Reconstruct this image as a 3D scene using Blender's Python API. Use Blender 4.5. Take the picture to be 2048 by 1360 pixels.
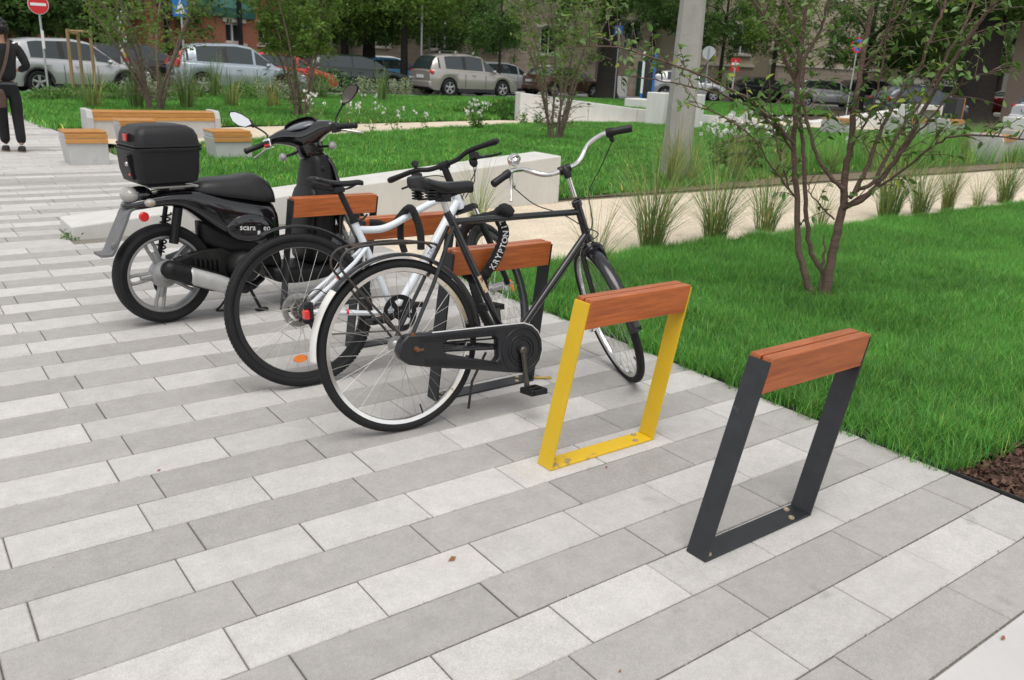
import bpy, bmesh, math, random
import numpy as np
from math import sin, cos, pi, radians, sqrt, atan2, hypot
from mathutils import Vector, Matrix, Euler
random.seed(7); RNG = np.random.default_rng(11)
scene = bpy.context.scene
for o in list(bpy.data.objects): bpy.data.objects.remove(o)
col = scene.collection
# ------------------------------------------------------------------ camera
F_PX, PITCH, ROLL, YAW, CAM_H = 1683.0, 0.31414, 0.05136, 0.6528, 1.4816
_f0 = Vector((sin(YAW), cos(YAW), 0)); _r0 = Vector((cos(YAW), -sin(YAW), 0))
_fw = _f0 * cos(PITCH) - Vector((0, 0, 1)) * sin(PITCH); _up = _r0.cross(_fw)
CR = _r0 * cos(ROLL) + _up * sin(ROLL); CU = -_r0 * sin(ROLL) + _up * cos(ROLL); CF = _fw
cam = bpy.data.cameras.new('camera'); camo = bpy.data.objects.new('camera', cam); col.objects.link(camo)
camo.matrix_world = Matrix(((CR.x, CU.x, -CF.x, 0), (CR.y, CU.y, -CF.y, 0), (CR.z, CU.z, -CF.z, CAM_H), (0, 0, 0, 1)))
cam.sensor_width = 36; cam.lens = F_PX / 2048 * 36; cam.clip_start = 0.05; cam.clip_end = 600
cam.dof.use_dof = True; cam.dof.focus_distance = 3.9; cam.dof.aperture_fstop = 5.6
scene.camera = camo
# ------------------------------------------------------------------ sky and sun: bright overcast day
SUN_EL, SUN_AZ = radians(72), radians(215)      # azimuth measured from +Y towards +X
w = bpy.data.worlds.new('World'); scene.world = w; w.use_nodes = True
nt = w.node_tree; nt.nodes.clear()
sky = nt.nodes.new('ShaderNodeTexSky'); sky.sky_type = 'NISHITA'; sky.sun_disc = False
sky.sun_elevation = SUN_EL; sky.sun_rotation = SUN_AZ; sky.air_density = 1.0; sky.dust_density = 1.0; sky.ozone_density = 1.0
hs = nt.nodes.new('ShaderNodeHueSaturation'); hs.inputs['Saturation'].default_value = 0.10
bg = nt.nodes.new('ShaderNodeBackground'); bg.inputs['Strength'].default_value = 0.145
wo = nt.nodes.new('ShaderNodeOutputWorld')
nt.links.new(sky.outputs[0], hs.inputs['Color']); nt.links.new(hs.outputs[0], bg.inputs[0]); nt.links.new(bg.outputs[0], wo.inputs[0])
sun = bpy.data.lights.new('sun', 'SUN'); sun.energy = 1.5; sun.angle = radians(42); sun.color = (1, 0.955, 0.89)
suno = bpy.data.objects.new('sun', sun); col.objects.link(suno); suno.location = (0, 0, 30)
_sd = Vector((sin(SUN_AZ) * cos(SUN_EL), cos(SUN_AZ) * cos(SUN_EL), sin(SUN_EL)))
suno.rotation_euler = _sd.to_track_quat('Z', 'Y').to_euler()
vs = scene.view_settings; vs.view_transform = 'Standard'; vs.look = 'None'; vs.gamma = 1.0; vs.exposure = 0.42; vs.use_curve_mapping = False
scene.cycles.use_denoising = True; scene.cycles.max_bounces = 6; scene.cycles.transparent_max_bounces = 8; scene.cycles.caustics_reflective = False; scene.cycles.caustics_refractive = False

def at(px, py, dist):
    """world point seen at a photo pixel, at a horizontal distance from the camera"""
    d = CR * ((px - 1024) / F_PX) - CU * ((py - 680) / F_PX) + CF
    t = dist / hypot(d.x, d.y)
    return Vector((0, 0, CAM_H)) + d * t

# ------------------------------------------------------------------ materials
MATS = {}
def lin(c):
    return tuple(((x / 255) / 12.92 if x / 255 <= 0.04045 else ((x / 255 + 0.055) / 1.055) ** 2.4) for x in c)
def mat(name, base, rough=0.5, metal=0.0, var=0.0, vscale=8.0, bump=0.0, bscale=40.0, spec=0.5, coat=0.0, rnd=0.0, trans=0.0, alpha=1.0, emit=None, attr=None, sss=0.0, second=None, thr=(0.5, 0.6), sscale=6.0, stretch=None, rvar=0.0, ior=1.5, translucent=0.0, world=False):
    """procedural Principled material: noise colour variation, optional second colour in patches, bump, per-object random"""
    if name in MATS: return MATS[name]
    m = bpy.data.materials.new(name); m.use_nodes = True; MATS[name] = m
    t = m.node_tree; N = t.nodes; L = t.links
    b = N['Principled BSDF']
    b.inputs['Base Color'].default_value = (*base, 1); b.inputs['Roughness'].default_value = rough; b.inputs['Metallic'].default_value = metal
    b.inputs['Specular IOR Level'].default_value = spec; b.inputs['Coat Weight'].default_value = coat; b.inputs['Coat Roughness'].default_value = 0.06
    b.inputs['Transmission Weight'].default_value = trans; b.inputs['Alpha'].default_value = alpha; b.inputs['IOR'].default_value = ior
    if emit: b.inputs['Emission Color'].default_value = (*emit[0], 1); b.inputs['Emission Strength'].default_value = emit[1]
    tc = N.new('ShaderNodeTexCoord'); vec = tc.outputs['Object']
    if world: gp = N.new('ShaderNodeNewGeometry'); vec = gp.outputs['Position']
    if stretch:
        mp = N.new('ShaderNodeMapping'); mp.inputs['Scale'].default_value = stretch; L.new(vec, mp.inputs[0]); vec = mp.outputs[0]
    cur = None
    if var > 0:
        n = N.new('ShaderNodeTexNoise'); n.inputs['Scale'].default_value = vscale; n.inputs['Detail'].default_value = 6; n.inputs['Roughness'].default_value = 0.62
        L.new(vec, n.inputs['Vector'])
        r = N.new('ShaderNodeMapRange'); r.inputs['From Min'].default_value = 0.3; r.inputs['From Max'].default_value = 0.7
        r.inputs['To Min'].default_value = 1 - var; r.inputs['To Max'].default_value = 1 + var; L.new(n.outputs['Fac'], r.inputs['Value'])
        hsv = N.new('ShaderNodeHueSaturation'); hsv.inputs['Color'].default_value = (*base, 1); L.new(r.outputs[0], hsv.inputs['Value']); cur = hsv.outputs[0]
        if rvar > 0:
            rr = N.new('ShaderNodeMapRange'); rr.inputs['From Min'].default_value = 0.3; rr.inputs['From Max'].default_value = 0.7
            rr.inputs['To Min'].default_value = max(0.02, rough - rvar); rr.inputs['To Max'].default_value = min(1, rough + rvar)
            L.new(n.outputs['Fac'], rr.inputs['Value']); L.new(rr.outputs[0], b.inputs['Roughness'])
    if second:
        n2 = N.new('ShaderNodeTexNoise'); n2.inputs['Scale'].default_value = sscale; n2.inputs['Detail'].default_value = 8; n2.inputs['Roughness'].default_value = 0.7; L.new(vec, n2.inputs['Vector'])
        r2 = N.new('ShaderNodeMapRange'); r2.inputs['From Min'].default_value = thr[0]; r2.inputs['From Max'].default_value = thr[1]; L.new(n2.outputs['Fac'], r2.inputs['Value'])
        mx = N.new('ShaderNodeMix'); mx.data_type = 'RGBA'; mx.inputs[6].default_value = (*base, 1); mx.inputs[7].default_value = (*second, 1)
        if cur: L.new(cur, mx.inputs[6])
        L.new(r2.outputs[0], mx.inputs[0]); cur = mx.outputs[2]
    if attr:
        a = N.new('ShaderNodeAttribute'); a.attribute_name = attr
        mx = N.new('ShaderNodeMix'); mx.data_type = 'RGBA'; mx.blend_type = 'MULTIPLY'; mx.inputs[0].default_value = 1.0; mx.inputs[6].default_value = (*base, 1)
        if cur: L.new(cur, mx.inputs[6])
        L.new(a.outputs['Color'], mx.inputs[7]); cur = mx.outputs[2]
    if rnd > 0:
        oi = N.new('ShaderNodeObjectInfo'); ge = N.new('ShaderNodeNewGeometry')
        ad = N.new('ShaderNodeMath'); ad.operation = 'ADD'; L.new(oi.outputs['Random'], ad.inputs[0]); L.new(ge.outputs['Random Per Island'], ad.inputs[1])
        fr = N.new('ShaderNodeMath'); fr.operation = 'FRACT'; L.new(ad.outputs[0], fr.inputs[0])
        r = N.new('ShaderNodeMapRange'); r.inputs['To Min'].default_value = 1 - rnd; r.inputs['To Max'].default_value = 1 + rnd; L.new(fr.outputs[0], r.inputs['Value'])
        hsv = N.new('ShaderNodeHueSaturation'); hsv.inputs['Color'].default_value = (*base, 1)
        if cur: L.new(cur, hsv.inputs['Color'])
        L.new(r.outputs[0], hsv.inputs['Value']); cur = hsv.outputs[0]
    if cur: L.new(cur, b.inputs['Base Color'])
    if bump > 0:
        n = N.new('ShaderNodeTexNoise'); n.inputs['Scale'].default_value = bscale; n.inputs['Detail'].default_value = 5; L.new(vec, n.inputs['Vector'])
        bp = N.new('ShaderNodeBump'); bp.inputs['Strength'].default_value = bump; bp.inputs['Distance'].default_value = 0.01; L.new(n.outputs['Fac'], bp.inputs['Height']); L.new(bp.outputs[0], b.inputs['Normal'])
    if translucent > 0:
        tr = N.new('ShaderNodeBsdfTranslucent'); ms = N.new('ShaderNodeMixShader'); ms.inputs[0].default_value = translucent
        if cur: L.new(cur, tr.inputs['Color'])
        else: tr.inputs['Color'].default_value = (*base, 1)
        L.new(b.outputs[0], ms.inputs[1]); L.new(tr.outputs[0], ms.inputs[2]); L.new(ms.outputs[0], N['Material Output'].inputs['Surface'])
    return m

# ------------------------------------------------------------------ mesh builder
def V(*a): return Vector(a)
class MB:
    def __init__(s): s.v = []; s.f = []; s.m = []
    def add(s, vs, fs, mi=0):
        o = len(s.v); s.v += [tuple(x) for x in vs]; s.f += [tuple(i + o for i in f) for f in fs]; s.m += [mi] * len(fs); return s
    def box(s, c, d, M=None, ch=0.0, mi=0):
        """box centre c, size d; ch chamfers the vertical and top edges a little"""
        x, y, z = d[0] / 2, d[1] / 2, d[2] / 2
        if ch > 0:
            k = ch; vs = []
            for zz, i in ((-z, 0), (z - k, 0), (z, k)):
                for sx, sy in ((-1, -1), (1, -1), (1, 1), (-1, 1)): vs.append(V(sx * (x - i), sy * (y - i), zz))
            fs = [(3, 2, 1, 0)]
            for r in (0, 4):
                for j in range(4): fs.append((r + j, r + (j + 1) % 4, r + 4 + (j + 1) % 4, r + 4 + j))
            fs.append((8, 9, 10, 11))
        else:
            vs = [V(sx * x, sy * y, sz * z) for sz in (-1, 1) for sx, sy in ((-1, -1), (1, -1), (1, 1), (-1, 1))]
            fs = [(3, 2, 1, 0), (4, 5, 6, 7)] + [(j, (j + 1) % 4, 4 + (j + 1) % 4, 4 + j) for j in range(4)]
        c = V(*c); vs = [(M @ p if M else p) + c for p in vs]
        return s.add(vs, fs, mi)
    def hexa(s, p, mi=0):
        """eight corners: bottom ring 0-3 (ccw from above), top ring 4-7"""
        return s.add([V(*q) for q in p], [(3, 2, 1, 0), (4, 5, 6, 7)] + [(j, (j + 1) % 4, 4 + (j + 1) % 4, 4 + j) for j in range(4)], mi)
    def tube(s, pts, r, n=8, cap=True, mi=0, closed=False, flat=None):
        """tube along pts; r a number or a list; flat=(vector, ratio) squashes the section along that vector"""
        P = [V(*p) for p in pts]; k = len(P); R = [r] * k if not hasattr(r, '__len__') else list(r)
        T = []
        for i in range(k):
            a = P[i - 1] if i > 0 or closed else P[i]; b = P[(i + 1) % k] if i < k - 1 or closed else P[i]
            t = b - a; T.append(t.normalized() if t.length > 1e-9 else V(0, 0, 1))
        ref = V(0, 0, 1) if abs(T[0].z) < 0.9 else V(1, 0, 0)
        nrm = (ref - T[0] * ref.dot(T[0])).normalized(); vs = []
        for i in range(k):
            nrm = nrm - T[i] * nrm.dot(T[i]); nrm = nrm.normalized() if nrm.length > 1e-6 else T[i].orthogonal().normalized()
            bn = T[i].cross(nrm)
            for j in range(n):
                a = 2 * pi * j / n; o = (nrm * cos(a) + bn * sin(a)) * R[i]
                if flat: fv = V(*flat[0]); o = o - fv * o.dot(fv) * (1 - flat[1])
                vs.append(P[i] + o)
        fs = []
        for i in range(k if closed else k - 1):
            for j in range(n):
                a, b = i * n + j, i * n + (j + 1) % n; c = ((i + 1) % k) * n
                fs.append((a, b, c + (j + 1) % n, c + j))
        if cap and not closed: fs.append(tuple(range(n - 1, -1, -1))); fs.append(tuple((k - 1) * n + j for j in range(n)))
        return s.add(vs, fs, mi)
    def lathe(s, prof, c=(0, 0, 0), axis='y', n=24, mi=0, M=None, caps=False, arc=2 * pi):
        """prof: (radius, along axis) pairs"""
        vs = []; full = abs(arc - 2 * pi) < 1e-6; c = V(*c)
        for j in range(n if full else n + 1):
            a = arc * j / n
            for r, h in prof:
                p = {'y': V(r * cos(a), h, r * sin(a)), 'z': V(r * cos(a), r * sin(a), h), 'x': V(h, r * cos(a), r * sin(a))}[axis]
                vs.append((M @ p if M else p) + c)
        k = len(prof); fs = []; J = n if full else n
        for j in range(J):
            a, b = j * k, ((j + 1) % n if full else j + 1) * k
            for i in range(k - 1): fs.append((a + i, a + i + 1, b + i + 1, b + i))
        if caps and full:
            fs.append(tuple(j * k for j in range(n))); fs.append(tuple(j * k + k - 1 for j in range(n - 1, -1, -1)))
        return s.add(vs, fs, mi)
    def ball(s, c, r, n=10, mi=0, M=None):
        r = (r, r, r) if not hasattr(r, '__len__') else r; c = V(*c); m = n // 2 + 1; vs = []; fs = []
        for i in range(m + 1):
            th = pi * i / m
            for j in range(n):
                p = V(r[0] * sin(th) * cos(2 * pi * j / n), r[1] * sin(th) * sin(2 * pi * j / n), r[2] * cos(th)); vs.append((M @ p if M else p) + c)
        for i in range(m):
            for j in range(n): fs.append((i * n + j, (i + 1) * n + j, (i + 1) * n + (j + 1) % n, i * n + (j + 1) % n))
        return s.add(vs, fs, mi)
    def prism(s, poly, y0, y1, ax='y', mi=0, M=None):
        """extrude a polygon (list of 2D) along an axis"""
        n = len(poly); f = {'y': lambda a, b, h: V(a, h, b), 'z': lambda a, b, h: V(a, b, h), 'x': lambda a, b, h: V(h, a, b)}[ax]
        vs = [f(a, b, y0) for a, b in poly] + [f(a, b, y1) for a, b in poly]
        if M: vs = [M @ p for p in vs]
        return s.add(vs, [tuple(range(n)), tuple(range(2 * n - 1, n - 1, -1))] + [(i, n + i, n + (i + 1) % n, (i + 1) % n) for i in range(n)], mi)
    def loft(s, rings, closed=True, cap=True, mi=0):
        n = len(rings[0]); vs = [V(*p) for r in rings for p in r]; fs = []
        for i in range(len(rings) - 1):
            for j in range(n if closed else n - 1):
                a, b = i * n + j, i * n + (j + 1) % n; fs.append((a, b, b + n, a + n))
        if cap and closed: fs.append(tuple(range(n - 1, -1, -1))); fs.append(tuple((len(rings) - 1) * n + j for j in range(n)))
        return s.add(vs, fs, mi)
    def xf(s, M):
        s.v = [tuple(M @ V(*p)) for p in s.v]; return s
    def plate(s, outer, holes, y0, y1, mi=0):
        """flat plate with holes: polygons in (x, z), thickness along y"""
        bm = bmesh.new(); loops = []
        for poly in [outer] + list(holes):
            vs = [bm.verts.new((a, y0, b)) for a, b in poly]; loops.append(vs)
            for i in range(len(vs)): bm.edges.new((vs[i], vs[(i + 1) % len(vs)]))
        bmesh.ops.triangle_fill(bm, use_beauty=True, edges=bm.edges[:])
        bm.verts.index_update(); base = [tuple(v.co) for v in bm.verts]; fs = [tuple(v.index for v in f.verts) for f in bm.faces]; n = len(base)
        allf = fs + [tuple(i + n for i in reversed(f)) for f in fs]
        for vs in loops:
            for i in range(len(vs)): a, b = vs[i].index, vs[(i + 1) % len(vs)].index; allf.append((a, b, b + n, a + n))
        bm.free()
        return s.add([V(*p) for p in base] + [V(p[0], y1, p[2]) for p in base], allf, mi)
    def build(s, name, m, parent=None, smooth=None, sub=0, bevel=0, kind=None, solid=0, recalc=True):
        me = bpy.data.meshes.new(name); me.from_pydata(s.v, [], s.f)
        ms = m if isinstance(m, (list, tuple)) else [m]
        for x in ms: me.materials.append(x)
        if len(ms) > 1: me.polygons.foreach_set('material_index', s.m)
        if recalc:
            b = bmesh.new(); b.from_mesh(me); bmesh.ops.recalc_face_normals(b, faces=b.faces); b.to_mesh(me); b.free()
        o = bpy.data.objects.new(name, me); col.objects.link(o)
        if parent: o.parent = parent
        if solid: md = o.modifiers.new('s', 'SOLIDIFY'); md.thickness = solid; md.offset = 0
        if bevel: md = o.modifiers.new('b', 'BEVEL'); md.width = bevel; md.segments = 2; md.limit_method = 'ANGLE'
        if sub: md = o.modifiers.new('u', 'SUBSURF'); md.levels = sub; md.render_levels = sub
        if smooth is None: smooth = 35
        if smooth:
            me.polygons.foreach_set('use_smooth', [True] * len(me.polygons))
            if smooth < 170 and not sub: me.set_sharp_from_angle(angle=radians(smooth))
        if kind: o['kind'] = kind
        return o
def tag(o, label, cat=None, group=None, kind=None):
    o['label'] = label
    if cat: o['category'] = cat
    if group: o['group'] = group
    if kind: o['kind'] = kind
    return o
def thing(name, label, cat, loc=(0, 0, 0), rz=0.0, group=None):
    o = bpy.data.objects.new(name, None); o.empty_display_size = 0.1; col.objects.link(o); o.location = loc; o.rotation_euler = (0, 0, rz)
    return tag(o, label, cat, group)
def struct(o): o['kind'] = 'structure'; return o
def copy_tree(o, parent=None):
    c = o.copy(); col.objects.link(c); c.parent = parent
    for ch in o.children: copy_tree(ch, c)
    return c
def cr(P, n=6, closed=False):
    """Catmull-Rom through points"""
    P = [V(*p) for p in P]; out = []; k = len(P)
    for i in range(k if closed else k - 1):
        p0 = P[i - 1] if (i > 0 or closed) else P[0] * 2 - P[1]; p1 = P[i]; p2 = P[(i + 1) % k]; p3 = P[(i + 2) % k] if (i + 2 < k or closed) else p2 * 2 - p1
        for j in range(n):
            t = j / n; out.append(0.5 * ((2 * p1) + (p2 - p0) * t + (2 * p0 - 5 * p1 + 4 * p2 - p3) * t * t + (3 * p1 - p0 - 3 * p2 + p3) * t ** 3))
    if not closed: out.append(P[-1])
    return out

_glyph = {}
def glyphs(text, size, bold=0.0):
    """outline letters as flat triangles in the xy plane: verts, faces, width"""
    k = (text, bold)
    if k not in _glyph:
        c = bpy.data.curves.new('t', 'FONT'); c.body = text; c.size = 1.0; c.offset = bold; c.resolution_u = 3; c.fill_mode = 'FRONT'
        o = bpy.data.objects.new('t', c); col.objects.link(o); dg = bpy.context.evaluated_depsgraph_get(); me = o.evaluated_get(dg).to_mesh()
        vs = [tuple(v.co) for v in me.vertices]; fs = [tuple(p.vertices) for p in me.polygons]
        bpy.data.objects.remove(o); bpy.data.curves.remove(c); _glyph[k] = (vs, fs)
    vs, fs = _glyph[k]; v2 = [V(p[0] * size, p[1] * size, 0) for p in vs]
    return v2, fs, (max((p.x for p in v2), default=0))
def write(mb, text, size, origin, ux, uy, bold=0.0, mi=0):
    vs, fs, wd = glyphs(text, size, bold); o = V(*origin); ux = V(*ux).normalized(); uy = V(*uy).normalized()
    mb.add([o + ux * p.x + uy * p.y for p in vs], fs, mi); return wd
# ================================================================== the setting
m_light = mat('slab_light', (0.500, 0.484, 0.470), 0.85, world=True, var=0.05, vscale=14, bump=0.25, bscale=240, rnd=0.095, spec=0.3, second=(0.45, 0.425, 0.38), thr=(0.56, 0.80), sscale=5)
m_dark = mat('slab_dark', (0.366, 0.351, 0.337), 0.85, world=True, var=0.05, vscale=14, bump=0.25, bscale=240, rnd=0.06, spec=0.3, second=(0.345, 0.33, 0.30), thr=(0.55, 0.8), sscale=5)
m_bed = mat('joint_sand', (0.23, 0.21, 0.18), 0.95, var=0.5, vscale=120, bump=0.6, bscale=300)
def speckle(m, k=0.16, scale=900):
    """fine salt-and-pepper grain of exposed aggregate, multiplied into the slab colour"""
    t = m.node_tree; b = t.nodes['Principled BSDF']; src = b.inputs['Base Color'].links[0].from_socket
    tc = t.nodes.new('ShaderNodeNewGeometry'); n = t.nodes.new('ShaderNodeTexNoise'); n.inputs['Scale'].default_value = scale; n.inputs['Detail'].default_value = 2
    t.links.new(tc.outputs['Position'], n.inputs['Vector'])
    r = t.nodes.new('ShaderNodeMapRange'); r.inputs['From Min'].default_value = 0.3; r.inputs['From Max'].default_value = 0.7; r.inputs['To Min'].default_value = 1 - k; r.inputs['To Max'].default_value = 1 + k
    t.links.new(n.outputs['Fac'], r.inputs['Value']); h = t.nodes.new('ShaderNodeHueSaturation'); t.links.new(src, h.inputs['Color']); t.links.new(r.outputs[0], h.inputs['Value']); t.links.new(h.outputs[0], b.inputs['Base Color'])
def stain(m):
    """scattered small spots: gum, drips and scuffs"""
    t = m.node_tree; b = t.nodes['Principled BSDF']; src = b.inputs['Base Color'].links[0].from_socket
    g = t.nodes.new('ShaderNodeNewGeometry')
    for sc_, lo, hi, dk in ((5.5, 0.69, 0.76, 0.80), (26, 0.73, 0.78, 0.74), (1.7, 0.60, 0.75, 0.93)):
        n = t.nodes.new('ShaderNodeTexNoise'); n.inputs['Scale'].default_value = sc_; n.inputs['Detail'].default_value = 4; t.links.new(g.outputs['Position'], n.inputs['Vector'])
        r = t.nodes.new('ShaderNodeMapRange'); r.inputs['From Min'].default_value = lo; r.inputs['From Max'].default_value = hi; r.inputs['To Min'].default_value = 1.0; r.inputs['To Max'].default_value = dk
        t.links.new(n.outputs['Fac'], r.inputs['Value']); h = t.nodes.new('ShaderNodeHueSaturation'); t.links.new(src, h.inputs['Color']); t.links.new(r.outputs[0], h.inputs['Value']); src = h.outputs[0]
    t.links.new(src, b.inputs['Base Color'])
speckle(m_light, 0.16, 300); speckle(m_dark, 0.16, 300)
for _m in (m_light, m_dark): speckle(_m, 0.035, 7); speckle(_m, 0.05, 60); stain(_m)
m_soil = mat('soil', (0.06, 0.045, 0.03), 0.95, var=0.4, vscale=30)
m_asph = mat('asphalt', (0.21, 0.208, 0.205), 0.9, var=0.15, vscale=3, bump=0.3, bscale=200, rnd=0)
m_gravelpath = mat('bound_gravel', (0.66, 0.565, 0.44), 0.95, var=0.09, vscale=4, bump=0.5, bscale=150, second=(0.56, 0.47, 0.36), thr=(0.5, 0.8), sscale=1.6)
speckle(m_gravelpath, 0.2, 150); speckle(m_gravelpath, 0.12, 40); stain(m_gravelpath)
m_conc = mat('concrete_cast', (0.58, 0.57, 0.54), 0.8, var=0.07, vscale=3.5, stretch=(1.6, 1.6, 0.35), bump=0.08, bscale=90, second=(0.47, 0.455, 0.42), thr=(0.55, 0.85), sscale=2.5)
m_lawn = mat('lawn_soil', (0.035, 0.085, 0.015), 0.95, var=0.4, vscale=25)

def sheet(name, poly, z, m, kind='structure'):
    mb = MB(); mb.add([V(x, y, z) for x, y in poly], [tuple(range(len(poly)))]); o = mb.build(name, m, smooth=0); o['kind'] = kind; return o
struct(sheet('ground', [(-300, -60), (400, -60), (400, 400), (-300, 400)], -0.09, m_soil))

# --- paving: alternating rows of short light and long dark slabs
pav = sheet('paving', [(-6, 0.3), (3.325, 0.3), (3.325, 7.9), (2.8, 7.9), (2.8, 13.0), (2.6, 20.0), (2.35, 26), (2.2, 29.2), (-14, 27.2), (-14, 8)], -0.010, m_bed)
V0, ROW, GAP, TH = 0.7745, 0.2, 0.0042, 0.05
_smesh = {}
def slab_mesh(lx, ly, m, lk):
    k = (round(lx, 3), round(ly, 3), lk)
    if k not in _smesh:
        mb = MB(); mb.box((0, 0, -TH / 2), (lx, ly, TH), ch=0.0035); me = bpy.data.meshes.new('paving_slab'); me.from_pydata(mb.v, [], mb.f); me.materials.append(m); _smesh[k] = me
    return _smesh[k]
slabs = []   # (x0, x1, y0, y1, light)
def fill_row(y0, y1, xo, L, light, xmin, xmax, jit=0.0, rs=None):
    x = xo + L * math.floor((xmin - xo) / L)
    while x < xmax:
        a, b = max(x, xmin - L), min(x + L, xmax)
        if b - a > 0.03: slabs.append((a, b, y0, y1, light))
        x += L
def xright(y): return 3.325 if y < 7.34 else (1.16 if y < 7.9 else (2.8 if y < 13 else 2.8 - (y - 13) * 0.03))
for j in range(0, 33):
    y0 = V0 + ROW * j
    if y0 + ROW > 7.34: break
    d = -0.0058 * (j + 0.5)
    if j % 2: fill_row(y0, y0 + ROW, 1.806 + d, 0.4, True, -3.0, 3.322)
    else: fill_row(y0, y0 + ROW, 1.906 + d, 0.6, False, -3.0, 3.322)
yb = y0
fill_row(yb, yb + 0.27, 0.55, 0.8, True, -3.0, xright(7.5)); y = yb + 0.27
rr = random.Random(4); j = 0
while y < 26.5:
    L, lt = rr.choice(((0.4, True), (0.4, True), (0.6, False), (0.4, True))) if y > 9 else ((0.4, True) if j % 2 else (0.6, False))
    fill_row(y, y + ROW, rr.random() * L, L, lt if y < 11 else rr.random() < 0.8, -3.0 if y < 14 else -4.5, xright(y + 0.1)); y += ROW; j += 1
def camd(s): return hypot((s[0] + s[1]) / 2, (s[2] + s[3]) / 2)
def inview(s):
    x, yy = (s[0] + s[1]) / 2, (s[2] + s[3]) / 2
    return x + 0.45 > yy * 0.085 - 0.25
order = sorted([i for i in range(len(slabs)) if inview(slabs[i])], key=lambda i: camd(slabs[i]) / (1 if slabs[i][4] else 1.05))
near = set(order[:300]); far = MB()
for i, (x0, x1, y0, y1, lt) in enumerate(slabs):
    lx, ly = x1 - x0 - GAP, y1 - y0 - GAP; c = ((x0 + x1) / 2, (y0 + y1) / 2, rr.uniform(-0.0012, 0.0008))
    if i in near:
        o = bpy.data.objects.new('paving_slab', slab_mesh(lx, ly, m_light if lt else m_dark, lt)); col.objects.link(o); o.parent = pav
        o.location = (c[0] + rr.uniform(-.0008, .0008), c[1] + rr.uniform(-.0008, .0008), c[2]); o.rotation_euler = (rr.gauss(0, .0016), rr.gauss(0, .0012), rr.gauss(0, .0012))
    else: far.box((c[0], c[1], c[2] - TH / 2), (lx, ly, TH), mi=0 if lt else 1)
o = far.build('far_paving_slabs', [m_light, m_dark], pav, smooth=0, kind='stuff', recalc=False)
# big pale slab strip in the near corner
cs = MB(); cs.box((1.6, 0.39, -0.03), (7.0, 0.76, 0.06), ch=0.003); so = struct(cs.build('concrete_strip', mat('strip_concrete', (0.52, 0.51, 0.50), 0.85, var=0.05, vscale=4, bump=0.15, bscale=150), smooth=0))
# --- paths
struct(sheet('gravel_path', [(3.325, 5.13), (13, 5.25), (30, 5.4), (30, 8.0), (12.6, 7.72), (6.4, 7.66), (3.325, 7.6)], -0.012, m_gravelpath))
p2n = [(3.6, 14.1), (4.78, 14.59), (6.48, 15.33), (8.71, 16.36), (13.12, 18.13), (16.41, 18.95), (20.3, 18.85), (24, 17.2), (27, 16.6), (33, 17.4)]
p2f = [(33, 21.5), (27, 20.6), (20.0, 19.25), (14.6, 20.3), (9.5, 18.9), (5.93, 17.9), (3.2, 16.9), (2.7, 15.5)]
struct(sheet('curved_gravel_path', p2n + p2f, -0.014, m_gravelpath))
# --- street and kerb behind
struct(sheet('street', [(-60, 27.0), (3.2, 29.0), (12, 31.2), (24, 33.6), (33, 35.0), (46, 33.2), (62, 26.0), (80, 10), (120, 60), (60, 90), (-60, 80)], -0.03, m_asph))
m_kerb = mat('kerb_stone', (0.42, 0.40, 0.37), 0.9, var=0.2, vscale=3)
kb = MB(); kp = [(-14, 27.1), (2.2, 28.8), (3.2, 29.0), (12, 31.2), (24, 33.6), (33, 35.0), (46, 33.2), (62, 26.0)]
for (xa, ya), (xb, yb_) in zip(kp, kp[1:]):
    n = max(1, int(hypot(xb - xa, yb_ - ya)))
    for q in range(n):
        a0, a1 = q / n, (q + 1) / n; p = V(xa + (xb - xa) * a0, ya + (yb_ - ya) * a0, 0); qv = V(xa + (xb - xa) * a1, ya + (yb_ - ya) * a1, 0); d = qv - p
        kb.box((p + qv) / 2 + V(0, 0, -0.01), (d.length - 0.01, 0.16, 0.16), M=Matrix.Rotation(atan2(d.y, d.x), 3, 'Z'))
struct(kb.build('kerb', m_kerb, smooth=0))
# --- lawns
LAWNS = {
 'lawn': [(3.318, 1.38), (9, 1.37), (16, 1.37), (16, 5.06), (9.8, 5.10), (6.7, 5.05), (4.2, 5.02), (3.318, 5.04)],
 'middle_lawn': [(2.82, 7.95), (6.4, 7.95), (6.4, 7.8), (12.6, 8.6), (20, 9.2), (30, 9), (30, 13.5), (24, 17.0), (20.3, 18.6), (16.41, 18.8), (13.12, 18.0), (8.71, 16.2), (6.48, 15.2), (4.78, 14.45), (3.6, 13.95), (2.9, 13.6)],
 'far_lawn': [(2.6, 20.0), (2.7, 17.2), (3.4, 17.2), (5.93, 18.05), (9.5, 19.0), (14.6, 20.5), (15.4, 21.5), (20, 22), (30, 24), (38, 25), (46, 33.0), (33, 34.8), (24, 33.4), (12, 31.0), (3.2, 28.8), (2.4, 25)],
 'mound_lawn': [(15.3, 20.3), (20.2, 19.3), (27, 20.9), (40, 24), (33, 31), (22, 27), (16, 24), (12.6, 22.6)],
}
LZ = {'lawn': -0.005, 'middle_lawn': -0.003, 'far_lawn': -0.004, 'mound_lawn': 0.0}
m_grass = mat('grass_blade', (0.140, 0.400, 0.078), 0.45, var=0.28, vscale=1.1, world=True, attr='tint', rnd=0.22, spec=0.25, translucent=0.35)
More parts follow.
